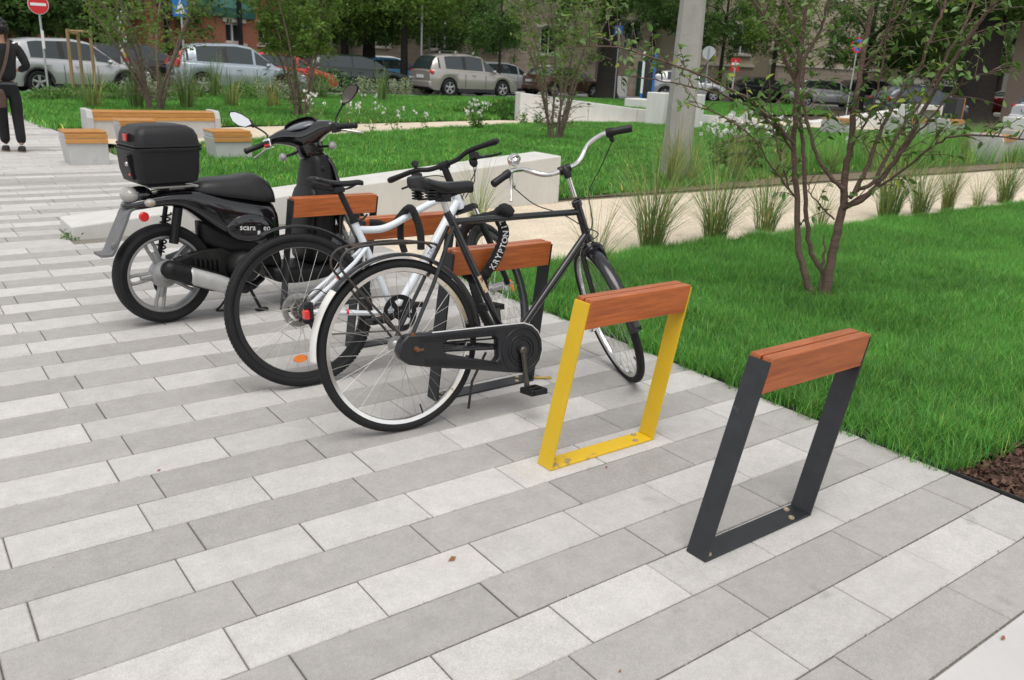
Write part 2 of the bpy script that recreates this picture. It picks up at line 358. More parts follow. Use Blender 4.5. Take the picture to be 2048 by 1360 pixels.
def blade_mesh(name, n, rad, h, wd, lean, dry=0.06, seed=0, seg=3, m=None, spread=1.0, droop=1.0, dryt=(4.0, 1.6, 2.2)):
    """a tuft of bent tapering blades with a per-blade tint"""
    r = random.Random(seed); vs = []; fs = []; tint = []
    for i in range(n):
        a = r.uniform(0, 2 * pi); q = rad * sqrt(r.random()); bx, by = q * cos(a), q * sin(a)
        d = r.uniform(0, 2 * pi) if spread >= 1 else a + r.gauss(0, spread); hh = h * r.uniform(0.45, 1.15); ln = lean * r.uniform(0.2, 1.3); w_ = wd * r.uniform(0.6, 1.2)
        px, py = -sin(d + r.uniform(-.6, .6)) * w_ / 2, cos(d + r.uniform(-.6, .6)) * w_ / 2
        o = len(vs); k = r.random()
        t = (0.5 + 0.95 * r.random() ** 1.3,) * 3
        t = (t[0] * r.uniform(0.8, 1.35), t[1], t[2] * r.uniform(0.7, 1.2))
        if k < dry: t = (dryt[0] * t[0], dryt[1] * t[1], dryt[2] * t[2])
        for sI in range(seg + 1):
            u = sI / seg; out = ln * u ** 1.8; z = hh * (u - 0.28 * droop * (ln / max(hh, 1e-3)) * u * u); ww = (1 - u ** 1.6) if sI < seg else 0
            x, y = bx + cos(d) * out, by + sin(d) * out
            if sI < seg: vs += [(x - px * ww, y - py * ww, z), (x + px * ww, y + py * ww, z)]; tint += [t, t]
            else: vs.append((x, y, z)); tint.append(t)
        for sI in range(seg - 1): b = o + 2 * sI; fs.append((b, b + 1, b + 3, b + 2))
        b = o + 2 * (seg - 1); fs.append((b, b + 1, b + 2))
    me = bpy.data.meshes.new(name); me.from_pydata(vs, [], fs); me.materials.append(m or m_grass)
    at_ = me.attributes.new('tint', 'FLOAT_COLOR', 'POINT'); at_.data.foreach_set('color', np.array([(*t, 1) for t in tint], dtype=np.float32).ravel())
    me.polygons.foreach_set('use_smooth', [True] * len(me.polygons))
    return me
def scatter(name, poly, z, tufts, dens, smin, smax, seed=1, nscale=0.8, label='', locs=None, tilt=0.18, faces=None):
    """one grass object: points on the lawn sheet, a real tuft at each"""
    mb = MB(); mb.add([V(p[0], p[1], p[2] if len(p) > 2 else z) for p in poly], faces or [tuple(range(len(poly)))]); me = bpy.data.meshes.new(name); me.from_pydata(mb.v, [], mb.f)
    b = bmesh.new(); b.from_mesh(me); bmesh.ops.triangulate(b, faces=b.faces)
    b.normal_update()
    for f in b.faces:
        if f.normal.z < 0: f.normal_flip()
    b.to_mesh(me); b.free()
    me.materials.append(m_lawn)
    o = bpy.data.objects.new(name, me); col.objects.link(o); o['kind'] = 'stuff'; o['label'] = label; o['category'] = 'grass'
    src = []
    for i, tm in enumerate(tufts):
        t = bpy.data.objects.new('grass_tuft', tm); col.objects.link(t); t.parent = o; t.location = (*locs[i], z); src.append(t)
    g = bpy.data.node_groups.new(name, 'GeometryNodeTree'); N = g.nodes; L = g.links
    g.interface.new_socket('Geometry', in_out='INPUT', socket_type='NodeSocketGeometry'); g.interface.new_socket('Geometry', in_out='OUTPUT', socket_type='NodeSocketGeometry')
    gi = N.new('NodeGroupInput'); go = N.new('NodeGroupOutput')
    dp = N.new('GeometryNodeDistributePointsOnFaces'); dp.distribute_method = 'RANDOM'; dp.inputs['Density'].default_value = dens; dp.inputs['Seed'].default_value = seed
    L.new(gi.outputs[0], dp.inputs['Mesh'])
    jn = N.new('GeometryNodeJoinGeometry')
    for t in src:
        oi = N.new('GeometryNodeObjectInfo'); oi.inputs['Object'].default_value = t; oi.transform_space = 'ORIGINAL'
        gt = N.new('GeometryNodeGeometryToInstance'); L.new(oi.outputs['Geometry'], gt.inputs[0]); L.new(gt.outputs[0], jn.inputs[0])
    ip = N.new('GeometryNodeInstanceOnPoints'); L.new(dp.outputs['Points'], ip.inputs['Points']); L.new(jn.outputs[0], ip.inputs['Instance']); ip.inputs['Pick Instance'].default_value = True
    rv = N.new('FunctionNodeRandomValue'); rv.data_type = 'FLOAT_VECTOR'; rv.inputs[0].default_value = (-tilt, -tilt, 0); rv.inputs[1].default_value = (tilt, tilt, 6.283); L.new(rv.outputs[0], ip.inputs['Rotation'])
    ps = N.new('GeometryNodeInputPosition'); nz = N.new('ShaderNodeTexNoise'); nz.inputs['Scale'].default_value = nscale; nz.inputs['Detail'].default_value = 3; L.new(ps.outputs[0], nz.inputs['Vector'])
    mr = N.new('ShaderNodeMapRange'); mr.inputs['From Min'].default_value = 0.3; mr.inputs['From Max'].default_value = 0.7; mr.inputs['To Min'].default_value = smin; mr.inputs['To Max'].default_value = smax
    L.new(nz.outputs[0], mr.inputs['Value'])
    r2 = N.new('FunctionNodeRandomValue'); r2.data_type = 'FLOAT'; r2.inputs[2].default_value = 0.75; r2.inputs[3].default_value = 1.2; r2.inputs['Seed'].default_value = 5
    mu = N.new('ShaderNodeMath'); mu.operation = 'MULTIPLY'; L.new(mr.outputs[0], mu.inputs[0]); L.new(r2.outputs[1], mu.inputs[1]); L.new(mu.outputs[0], ip.inputs['Scale'])
    j2 = N.new('GeometryNodeJoinGeometry'); L.new(gi.outputs[0], j2.inputs[0]); L.new(ip.outputs[0], j2.inputs[0]); L.new(j2.outputs[0], go.inputs[0])
    md = o.modifiers.new('grass', 'NODES'); md.node_group = g
    return o
T_near = [blade_mesh('grass_tuft', 60, 0.06, 0.108, 0.0034, 0.075, 0.03, s) for s in (1, 2, 3)]
T_far = [blade_mesh('grass_tuft', 60, 0.17, 0.10, 0.012, 0.06, 0.02, s, seg=2) for s in (4, 5)]
scatter('lawn', LAWNS['lawn'], -0.005, T_near, 480, 0.8, 1.2, 1, 0.9, 'thick unmown green lawn beside the bike racks', [(3.6, 2.0), (3.8, 3.0), (4.0, 4.0)])
_e = [(3.315, 1.40), (3.36, 1.40), (3.36, 5.02), (3.315, 5.02)]
scatter('middle_lawn', LAWNS['middle_lawn'], -0.003, T_far, 95, 0.9, 1.2, 2, 0.5, 'green lawn behind the sloping concrete wall', [(4.5, 9.5), (5.0, 11.0)])
scatter('far_lawn', LAWNS['far_lawn'], -0.004, T_far, 52, 1.1, 1.5, 3, 0.4, 'far green lawn between curved path and street', [(7.0, 22.0), (9.0, 24.0)])
_mf = [(15.45, 20.45, -.03), (15.7, 20.28, .60), (17.4, 19.8, .50), (20.2, 19.05, .30), (23.8, 19.3, .15), (27.4, 20.5, .02)]; _mb = [(14.0, 23.0, -.03), (15.0, 26, -.03), (16, 28, -.03), (22, 30, -.03), (28, 29, -.03), (33, 25, -.03)]
scatter('mound_lawn', _mf + _mb, 0.5, T_far, 60, 1.0, 1.4, 4, 0.4, 'grass mound rising behind the low white retaining wall', [(17.5, 21.0), (19.5, 21.0)], faces=[(i, i + 1, i + 7, i + 6) for i in range(5)])
T_tall = [blade_mesh('grass_tuft', 46, 0.16, 0.62, 0.010, 0.26, 0.05, s, seg=4) for s in (7, 8)]
scatter('tall_grass', [(12.0, 8.45), (16, 8.5), (22, 8.6), (28, 9.0), (28, 12.5), (22, 12.0), (16, 10.6), (12.5, 9.4)], -0.002, T_tall, 9, 0.6, 1.15, 6, 0.7, 'tall wispy grass growing in front of the far benches', [(14.0, 9.2), (17.0, 9.6)])
# ================================================================== concrete wedge walls
rw = MB()
rw.hexa([(1.18, 7.37, -0.02), (6.36, 7.56, -0.02), (6.36, 8.06, -0.02), (1.18, 7.87, -0.02), (1.18, 7.37, 0.10), (6.36, 7.56, 0.53), (6.36, 8.06, 0.53), (1.18, 7.87, 0.10)])
o = rw.build('wedge_wall', m_conc, bevel=0.012, smooth=0); tag(o, 'pale concrete wedge wall rising from the paving behind the scooter', 'wall')
m_conc2 = mat('concrete_white', (0.66, 0.65, 0.63), 0.8, var=0.08, vscale=2, stretch=(1.6, 1.6, 0.35), second=(0.5, 0.49, 0.47), thr=(0.58, 0.9), sscale=1.2)
def wall_seg(pts, th, name, label, jt=()):
    """tapering wall along pts (x, y, z_top); one panel between joints"""
    root = thing(name, label, 'wall', (pts[0][0], pts[0][1], 0)); b = V(pts[0][0], pts[0][1], 0)
    for (xa, ya, za), (xb, yb_, zb) in zip(pts, pts[1:]):
        d = V(xb - xa, yb_ - ya, 0); n = V(-d.y, d.x, 0).normalized() * th; e = d.normalized() * 0.006
        q = [V(xa, ya, -.05) + e, V(xb, yb_, -.05) - e, V(xb, yb_, -.05) - e + n, V(xa, ya, -.05) + e + n]; t = [V(xa, ya, za) + e, V(xb, yb_, zb) - e, V(xb, yb_, zb) - e + n, V(xa, ya, za) + e + n]
        mb = MB(); mb.hexa([p - b for p in q + t]); mb.build('wall_panel', m_conc2, root, bevel=0.02, smooth=0)
    return root
wall_seg([(15.16, 20.03, 0.78), (17.3, 19.45, 0.58), (18.9, 19.02, 0.44), (20.2, 18.68, 0.36)], 0.4, 'retaining_wall', 'long low white wall sloping down beside the curved path')
wall_seg([(20.6, 18.15, 0.36), (23.6, 19.0, 0.22), (27.4, 20.1, 0.06)], 0.4, 'retaining_wall', 'low wall tapering into the ground beyond the lamp post')
wall_seg([(27.3, 18.6, 0.10), (31.6, 16.9, 0.80)], 0.5, 'wedge_wall', 'white wedge wall rising towards the parked cars')
# ================================================================== bicycle racks
m_anth = mat('anthracite_steel', (0.019, 0.021, 0.025), 0.42, var=0.25, vscale=20, bump=0.03, bscale=300, second=(0.06, 0.06, 0.062), thr=(0.66, 0.72), sscale=18)
m_yel = mat('yellow_steel', (0.67, 0.435, 0.013), 0.40, var=0.04, vscale=10, second=(0.30, 0.20, 0.06), thr=(0.70, 0.72), sscale=30)
m_yelworn = mat('yellow_steel_worn', (0.74, 0.48, 0.012), 0.42, second=(0.34, 0.24, 0.14), thr=(0.58, 0.64), sscale=14)
def wood(name, c, c2):
    m = mat(name, c, 0.42, var=0.22, vscale=9, stretch=(0.9, 9, 14), bump=0.12, bscale=22, second=c2, thr=(0.45, 0.68), sscale=3, rnd=0.10, coat=0.15)
    return m
m_wood = wood('red_brown_wood', (0.43, 0.115, 0.028), (0.28, 0.064, 0.016))
m_bolt = mat('bolt_steel', (0.5, 0.42, 0.28), 0.4, metal=0.7, var=0.3, vscale=60)
def rack(y, label, m_fr, m_base, x0=1.925, x1=2.495, lean=0.165, h=0.70, wd=0.082):
    r = thing('bike_rack', label, 'bike rack', (x0, y, 0), 0, 'bike racks in a row'); t = 0.0085; L = x1 - x0
    b = MB(); b.box((L / 2, 0, t / 2 + 0.001), (L - 2 * t - 0.004, wd, t)); b.build('base_plate', m_base, r, smooth=0, bevel=0.001)
    for k, (xa, sx) in enumerate(((0, 0.0), (L - t, 0.0))):
        p = MB(); hh = h; a = wd / 2; xt = xa + lean
        p.hexa([(xa, -a, 0.001), (xa + t, -a, 0.001), (xa + t, a, 0.001), (xa, a, 0.001), (xt, -a, hh), (xt + t, -a, hh), (xt + t, a, hh), (xt, a, hh)])
        p.build('upright', m_fr, r, smooth=0, bevel=0.001)
    for s in (-1, 1):                                       # two planks on edge, one each side of the uprights, overhanging them
        hb = 0.112; zt = h + 0.012; zb = zt - hb; k = lean / h
        xa0, xa1 = lean + 0.0, L - t + lean - 0.001; y0, y1 = (s * 0.047 - 0.0185, s * 0.047 + 0.0185)
        p = MB(); sh = -k * hb
        # plank rails run beside each other with a slot between
        y0, y1 = (0.004, 0.043) if s > 0 else (-0.043, -0.004)
        p.hexa([(xa0 + sh + 0.012, y0, zb), (xa1 + sh, y0, zb), (xa1 + sh, y1, zb), (xa0 + sh + 0.012, y1, zb), (xa0 + 0.012, y0, zt), (xa1, y0, zt), (xa1, y1, zt), (xa0 + 0.012, y1, zt)])
        p.build('wood_rail', m_wood, r, smooth=0, bevel=0.003)
    for (bx, by) in ((0.035, -0.022), (0.065, 0.024), (L - 0.055, 0.024), (L - 0.09, -0.022)):
        bo = MB(); bo.lathe([(0.0, 0.0045), (0.0045, 0.0035), (0.006, 0.006), (0.0105, 0.005), (0.0115, 0.0)], (bx, by, t + 0.001), 'z', 14); bo.build('bolt', m_bolt, r)
    return r
rack(1.513, 'dark grey steel bike rack standing empty nearest the lawn corner', m_anth, m_anth, 1.95, 2.515, 0.183, 0.648)
rack(2.272, 'yellow steel bike rack with worn base plate', m_yel, m_yelworn, 1.925, 2.49, 0.132, 0.655)
rack(3.085, 'dark grey bike rack that the black bicycle is chained to', m_anth, m_anth, 1.91, 2.475, 0.068, 0.685)
rack(3.93, 'dark grey bike rack behind the white bicycle frame', m_anth, m_anth, 1.90, 2.465, 0.08, 0.685)
rack(4.74, 'dark grey bike rack between scooter and white bicycle saddle', m_anth, m_anth, 1.86, 2.42, 0.07, 0.672)
# ================================================================== bicycles
m_rub = mat('tyre_rubber', (0.011, 0.011, 0.012), 0.72, var=0.3, vscale=12, spec=0.35, bump=0.15, bscale=120)
m_blk = mat('black_paint', (0.012, 0.0125, 0.015), 0.22, var=0.3, vscale=25, coat=0.4, second=(0.10, 0.09, 0.08), thr=(0.70, 0.74), sscale=30)
m_blkpl = mat('black_plastic', (0.009, 0.009, 0.010), 0.42, var=0.25, vscale=15, bump=0.05, bscale=200, spec=0.35)
m_wht = mat('white_paint', (0.72, 0.76, 0.80), 0.28, var=0.03, vscale=10, coat=0.4)
m_wworn = mat('worn_white_paint', (0.70, 0.69, 0.66), 0.5, var=0.06, vscale=15, second=(0.25, 0.22, 0.18), thr=(0.66, 0.70), sscale=22)
m_chr = mat('chrome', (0.78, 0.77, 0.75), 0.14, metal=1.0, var=0.08, vscale=20, second=(0.30, 0.19, 0.11), thr=(0.63, 0.72), sscale=25)
m_alu = mat('brushed_aluminium', (0.62, 0.61, 0.59), 0.38, metal=1.0, var=0.12, vscale=25)
m_spk = mat('spoke_steel', (0.42, 0.41, 0.39), 0.45, metal=0.8)
m_rust = mat('rusty_steel', (0.17, 0.075, 0.035), 0.7, metal=0.3, var=0.4, vscale=50)
m_rod = mat('rusted_black_rod', (0.035, 0.030, 0.028), 0.5, second=(0.13, 0.06, 0.03), thr=(0.55, 0.65), sscale=35)
m_ora = mat('orange_reflector', (0.85, 0.22, 0.01), 0.25, coat=0.5, bump=0.3, bscale=400)
m_red = mat('red_reflector', (0.65, 0.02, 0.015), 0.25, coat=0.5, bump=0.2, bscale=300)
m_fab = mat('black_fabric', (0.014, 0.014, 0.015), 0.95, var=0.3, vscale=60, bump=0.8, bscale=90)
m_skin_saddle = mat('saddle_vinyl', (0.011, 0.011, 0.0125), 0.32, var=0.2, vscale=18, bump=0.05, bscale=150)
m_print = mat('white_print', (0.68, 0.68, 0.68), 0.6)
def bike_root(name, label, cat, x, y, head, lean):
    r = thing(name, label, cat, (x, y, 0)); r.rotation_euler = (Matrix.Rotation(head, 3, 'Z') @ Matrix.Rotation(-lean, 3, 'X')).to_euler(); return r
def wheel(root, M, R, rt, m_rim, nsp=36, hubw=0.05, hubr=0.02, rim_w=0.026, rim_h=0.016, knob=False, rimR=None, valve=pi * 1.63):
    """spoked wheel about local y, baked with M: rim > tyre, spokes, hub"""
    Rr = rimR or (R - 2 * rt + 0.004)
    p = MB(); p.lathe([(Rr, -rim_w / 2), (Rr - rim_h, -rim_w / 2 + 0.003), (Rr - rim_h - 0.003, 0), (Rr - rim_h, rim_w / 2 - 0.003), (Rr, rim_w / 2), (Rr - 0.004, 0), (Rr, -rim_w / 2)], n=72); rim = p.xf(M).build('wheel', m_rim, root, smooth=50)
    t = MB(); sec = [(R - rt + rt * cos(a) * (1 if cos(a) < 0.6 or not knob else 1), rt * sin(a)) for a in [2 * pi * i / 14 for i in range(15)]]; t.lathe(sec, n=84)
    if knob:
        for i in range(120):
            a = 2 * pi * i / 120
            for s in (-1, 1): t.box((cos(a) * (R - 0.004), s * rt * 0.62, sin(a) * (R - 0.004)), (0.004, 0.005, 0.009), M=Matrix.Rotation(-a, 3, 'Y'))
    t.xf(M).build('tyre', m_rub, rim, smooth=50)
    h = MB(); h.lathe([(0.0, -hubw - 0.035), (0.007, -hubw - 0.035), (0.007, -hubw), (hubr * 1.9, -hubw + 0.004), (hubr * 1.9, -hubw + 0.008), (hubr, -hubw + 0.012), (hubr, hubw - 0.012), (hubr * 1.9, hubw - 0.008), (hubr * 1.9, hubw - 0.004), (0.007, hubw), (0.007, hubw + 0.035), (0, hubw + 0.035)], n=16); h.xf(M).build('hub', m_alu, rim)
    sp = MB()
    for i in range(nsp):
        a = 2 * pi * i / nsp; s = 1 if i % 2 else -1; off = (0.62 if (i // 2) % 2 else -0.62); ha = a + off
        sp.tube([(hubr * 1.75 * cos(ha), s * (hubw - 0.006), hubr * 1.75 * sin(ha)), ((Rr - rim_h) * cos(a), s * 0.003, (Rr - rim_h) * sin(a))], 0.0009, 4, cap=False)
    sp.xf(M).build('spokes', m_spk, rim)
    if valve is not None:
        vb = MB(); vb.tube([((Rr - rim_h) * cos(valve), 0, (Rr - rim_h) * sin(valve)), ((Rr - 0.055) * cos(valve), 0, (Rr - 0.055) * sin(valve))], 0.0035, 6); vb.xf(M).build('valve', m_blkpl, rim)
    return rim
def guard(root, M, R, a0, a1, wd, m, name='mudguard', th=0.012, n=40):
    mb = MB(); rings = []
    for i in range(n + 1):
        a = a0 + (a1 - a0) * i / n
        rings.append([((R + th * (1 - (2 * q / 8 - 1) ** 2)) * cos(a), (q / 8 - 0.5) * wd, (R + th * (1 - (2 * q / 8 - 1) ** 2)) * sin(a)) for q in range(9)])
    mb.loft(rings, closed=False); return mb.xf(M).build(name, m, root, solid=0.002, smooth=60)
def saddle_mesh(L, hw, h, rear_lift=0.01, nose=0.022):
    rings = []; N = 16
    for i in range(N + 1):
        t = i / N; x = L * t
        w_ = hw * (1 - t) ** 0.9 * (1.0 if t > 0.12 else 0.62 + 0.38 * sqrt(t / 0.12)) if t < 0.55 else 0
        base = nose + (hw - nose) * max(0, (1 - t / 0.62)) ** 1.3 if t < 0.62 else nose
        w_ = base * (sqrt(min(1, t / 0.10)) * 0.45 + 0.55) * (1 if t < 0.93 else sqrt(max(0.05, 1 - ((t - 0.93) / 0.07) ** 2)))
        zt = rear_lift * (1 - t) ** 2 * 2 - 0.012 * sin(pi * t) + (-0.012 * ((t - 0.85) / 0.15) ** 2 if t > 0.85 else 0)
        hh = h * (0.9 if t < 0.5 else 0.9 - 0.25 * (t - 0.5))
        ring = []
        for q in range(13):
            a = pi * q / 12; y = w_ * cos(a); z = zt + (0.018 if t < .6 else 0.014) * (sin(a) ** 0.6 - 1)
            ring.append((x, y, z))
        ring += [(x, -w_ * 0.99, zt - hh * 0.6), (x, -w_ * 0.85, zt - hh), (x, w_ * 0.85, zt - hh), (x, w_ * 0.99, zt - hh * 0.6)]
        rings.append(ring)
    return rings
def steerM(A0, K, s): A = V(*A0); return Matrix.Translation(A) @ Matrix.Rotation(s, 4, V(*K).normalized()) @ Matrix.Translation(-A)
def tube_part(name, pts, r, m, root, n=10, M=None, **k):
    mb = MB(); mb.tube(pts, r, n, **k)
    if M: mb.xf(M)
    return mb.build(name, m, root)

# ------------------------------------------------------------------ the black roadster
B = bike_root('bicycle', 'black upright city bicycle with full chain case chained to rack', 'bicycle', 1.635, 2.846, -0.0527, 0.1436)
RA = Matrix.Translation((0, 0, 0.362))
wheel(B, RA, 0.362, 0.0195, m_chr, 36, rimR=0.327, valve=-pi / 2 + 0.28)
guard(B, RA, 0.374, radians(5), radians(138), 0.06, m_blk)
guard(B, RA, 0.3755, radians(137), radians(182), 0.06, m_wworn, name='mudguard_tail')
fr = MB()
fr.tube([(0.245, 0, 0.902), (0.272, 0, 0.853), (0.534, 0, 0.287)], [0.016, 0.0165, 0.0165], 12)
fr.tube([(0.268, 0, 0.858), (0.945, 0, 0.866)], 0.0145, 12)
fr.tube([(0.980, 0, 0.760), (0.534, 0, 0.290)], 0.0165, 12)
fr.tube([(0.928, 0, 0.915), (0.998, 0, 0.725)], 0.019, 12)
for zc in (0.905, 0.74): t_ = (0.915 - zc) / 0.19; fr.lathe([(0.019, -0.014), (0.024, -0.012), (0.024, 0.012), (0.019, 0.014)], (0.928 + 0.07 * t_, 0, zc), 'z', 12, M=Matrix.Rotation(-0.36, 3, 'Y'))
fr.lathe([(0, -0.045), (0.024, -0.045), (0.024, 0.045), (0, 0.045)], (0.534, 0, 0.287), 'y', 14)
for s in (-1, 1):
    fr.tube([(0.262, s * 0.022, 0.84), (0.14, s * 0.05, 0.61), (0.0, s * 0.064, 0.372)], 0.0085, 8)
    fr.tube([(0.50, s * 0.03, 0.29), (0.36, s * 0.05, 0.315), (0.0, s * 0.064, 0.362)], 0.0095, 8)
fr.build('frame', m_blk, B)
# seat post and sprung saddle
tube_part('seat_post', [(0.255, 0, 0.88), (0.226, 0, 0.962)], 0.0128, m_alu, B, 12)
sd = MB(); sd.loft(saddle_mesh(0.285, 0.108, 0.066, 0.012, 0.030)); sd.xf(Matrix.Translation((0.095, 0, 1.032))); so_ = sd.build('saddle', m_skin_saddle, B, sub=1)
sp = MB()
for s in (-1, 1):
    for k in range(2):
        pts = [(0.135 + 0.02 * k + 0.014 * cos(a), s * 0.058 + 0.014 * sin(a), 0.955 + 0.045 * a / (8 * pi)) for a in [2 * pi * i / 10 for i in range(41)]]
        sp.tube(pts, 0.0035, 5)
    sp.tube([(0.14, s * 0.05, 0.955), (0.235, s * 0.022, 0.958), (0.33, s * 0.02, 0.985)], 0.0045, 6)
sp.box((0.232, 0, 0.958), (0.045, 0.055, 0.03)); sp.build('saddle_springs', m_blkpl, so_)
# carrier: two bent rods each side joined by cross rods
ca = MB()
for s in (-1, 1):
    ca.tube(cr([(0.185, s * 0.03, 0.752), (0.15, s * 0.045, 0.778), (0.0, s * 0.05, 0.795), (-0.17, s * 0.05, 0.788), (-0.235, s * 0.05, 0.768), (-0.257, s * 0.05, 0.722), (-0.232, s * 0.052, 0.672), (-0.12, s * 0.058, 0.535), (0.0, s * 0.07, 0.385)], 6), 0.0052, 8)
for x, z in ((0.15, 0.778), (-0.17, 0.788)): ca.tube([(x, -0.05, z), (x, 0.05, z)], 0.0045, 6)
ca.tube([(0.14, -0.012, 0.781), (-0.17, -0.012, 0.79)], 0.004, 6); ca.tube([(0.14, 0.012, 0.781), (-0.17, 0.012, 0.79)], 0.004, 6)
ca.build('luggage_carrier', m_rod, B)
# rear lamp on the white tail
tl = MB(); tl.box((-0.395, -0.012, 0.545), (0.022, 0.032, 0.04), ch=0.006); lo = tl.build('tail_lamp', m_red, B, bevel=0.004)
tl = MB(); tl.box((-0.394, -0.012, 0.577), (0.024, 0.03, 0.022), ch=0.006); tl.box((-0.378, -0.012, 0.558), (0.014, 0.036, 0.062)); tl.build('lamp_housing', m_blkpl, lo)
# chain case with slot, ridges and white edge line
yc0, yc1 = -0.100, -0.052
out = [(-0.045, 0.395), (-0.01, 0.425), (0.10, 0.418), (0.40, 0.408), (0.53, 0.404)]
out += [(0.534 + 0.117 * cos(a), 0.287 + 0.117 * sin(a)) for a in [radians(80 - 22 * i) for i in range(8)]]
out += [(0.46, 0.196), (0.30, 0.232), (0.10, 0.272), (-0.01, 0.300), (-0.045, 0.327), (-0.058, 0.36)]
hole = [(0.17, 0.378), (0.40, 0.366), (0.418, 0.35), (0.418, 0.268), (0.40, 0.252), (0.17, 0.318), (0.15, 0.335), (0.15, 0.362)]
cc = MB(); cc.plate(out, [hole], yc0, yc1); cco = cc.build('chain_case', mat('chain_case_black', (0.012, 0.0135, 0.017), 0.35, var=0.25, vscale=10, second=(0.11, 0.10, 0.085), thr=(0.66, 0.8), sscale=6), B, bevel=0.008, smooth=50)
rg = MB()
for rr_ in (0.098, 0.066, 0.05): rg.tube([(0.534 + rr_ * cos(a), yc0 - 0.001, 0.287 + rr_ * sin(a)) for a in [2 * pi * i / 32 for i in range(32)]], 0.004, 6, closed=True)
for dz in (0.0, -0.014): rg.tube([(0.04, yc0 - 0.001, 0.405 + dz), (0.41, yc0 - 0.001, 0.393 + dz)], 0.003, 6)
rg.tube([(0.06, yc0 - 0.001, 0.298), (0.30, yc0 - 0.001, 0.256), (0.43, yc0 - 0.001, 0.236)], 0.003, 6); rg.tube([(0.06, yc0 - 0.001, 0.312), (0.30, yc0 - 0.001, 0.272), (0.43, yc0 - 0.001, 0.246)], 0.003, 6)
rg.build('case_ridges', MATS['chain_case_black'], cco)
tube_part('white_edge_line', [(x, yc0 + 0.004, z + 0.002) for x, z in out[2:11]], 0.0028, m_print, cco, 6)
ch = MB(); ch.tube([(0.50, -0.07, 0.345), (0.05, -0.07, 0.372)], 0.004, 6); ch.tube([(0.5, -0.07, 0.30), (0.05, -0.07, 0.345)], 0.0085, 8); ch.build('chain_stay', m_blk, B)
ax_ = MB(); ax_.lathe([(0.0, -0.02), (0.008, -0.02), (0.010, -0.012), (0.013, 0), (0.013, 0.006)], (0.02, -0.1, 0.362), 'y', 8); ax_.box((0.035, -0.104, 0.358), (0.035, 0.008, 0.009)); ax_.build('axle_nut', m_rust, B)
ax_ = MB(); ax_.lathe([(0, -0.014), (0.011, -0.014), (0.013, 0.01), (0, 0.01)], (0.015, -0.085, 0.418), 'y', 8); ax_.build('stay_bolt', m_rust, B)
# cranks and pedals
def crank(root, bb, ang, side, m, yo, L=0.17, ped=m_blkpl):
    ex, ez = bb[0] + L * cos(ang), bb[1] + L * sin(ang); mb = MB()
    mb.tube([(bb[0], side * yo, bb[1]), (bb[0] + (ex - bb[0]) * .5, side * (yo + 0.006), bb[1] + (ez - bb[1]) * .5), (ex, side * (yo + 0.012), ez)], [0.014, 0.0105, 0.0125], 8)
    mb.lathe([(0, -0.014), (0.012, -0.014), (0.019, -0.008), (0.019, 0.01)] if side < 0 else [(0, 0.014), (0.012, 0.014), (0.019, 0.008), (0.019, -0.01)], (bb[0], side * yo, bb[1]), 'y', 12)
    c = mb.build('crank', m, root)
    p = MB(); y = side * (yo + 0.062)
    for dx in (-0.032, 0.032): p.box((ex + dx, y, ez), (0.02, 0.09, 0.026), ch=0.004)
    for dy in (-0.042, 0, 0.042): p.box((ex, y + dy, ez), (0.055, 0.012, 0.024), ch=0.003)
    p.tube([(ex, side * (yo + 0.01), ez), (ex, side * (yo + 0.1), ez)], 0.006, 8); p.build('pedal', ped, c)
crank(B, (0.534, 0.287), radians(-87), -1, m_rust if False else mat('crank_dark', (0.10, 0.09, 0.08), 0.4, metal=0.8, var=0.3, vscale=30), 0.112)
crank(B, (0.534, 0.287), radians(93), 1, MATS['crank_dark'], 0.06)
tube_part('kickstand', [(0.43, 0.03, 0.27), (0.37, 0.06, 0.14), (0.36, 0.085, 0.012)], 0.006, m_rod, B, 8)
# steering assembly, bars turned far to the left
SM = steerM((0.998, 0, 0.73), (-0.354, 0, 0.935), radians(70))
FW = SM @ Matrix.Translation((1.222, 0, 0.362))
wheel(B, FW, 0.362, 0.0195, m_chr, 36, rimR=0.327, hubw=0.045, valve=-pi / 2 - 0.6)
gf = guard(B, FW, 0.376, radians(62), radians(196), 0.062, m_blk)
for a in (182, 176):
    gb = MB(); gb.ball(tuple(SM @ V(1.222 + 0.389 * cos(radians(a)), (0.012 if a == 182 else -0.012), 0.362 + 0.389 * sin(radians(a)))), 0.006, 6); gb.build('guard_bolt', m_alu, gf)
fk = MB()
for s in (-1, 1): fk.tube(cr([(1.004, s * 0.012, 0.708), (1.018, s * 0.040, 0.69), (1.035, s * 0.05, 0.645), (1.13, s * 0.054, 0.45), (1.175, s * 0.055, 0.395), (1.222, s * 0.056, 0.365)], 5), [0.014] * 6 + [0.013] * 10 + [0.0095] * 10, 8)
fk.tube([(1.018, -0.04, 0.69), (1.018, 0.04, 0.69)], 0.014, 8); fk.xf(SM).build('fork', m_blk, B)
tube_part('mudguard_stay', [(1.222, -0.06, 0.362), (1.222 - 0.385, -0.02, 0.362)], 0.0025, m_rod, gf, 5, M=SM); tube_part('mudguard_stay', [(1.222, 0.06, 0.362), (1.222 - 0.385, 0.02, 0.362)], 0.0025, m_rod, gf, 5, M=SM)
dy = MB(); dy.lathe([(0, -0.018), (0.024, -0.018), (0.032, 0.0), (0.032, 0.02), (0, 0.02)], (1.19, 0.10, 0.352), 'y', 12); dy.tube([(1.222, 0.05, 0.362), (1.19, 0.09, 0.352)], 0.008, 6); dy.xf(SM).build('axle_lamp', m_chr, B)
tube_part('stem', [(0.920, 0, 0.935), (0.880, 0, 1.045)], 0.0115, m_chr, B, 12, M=SM)
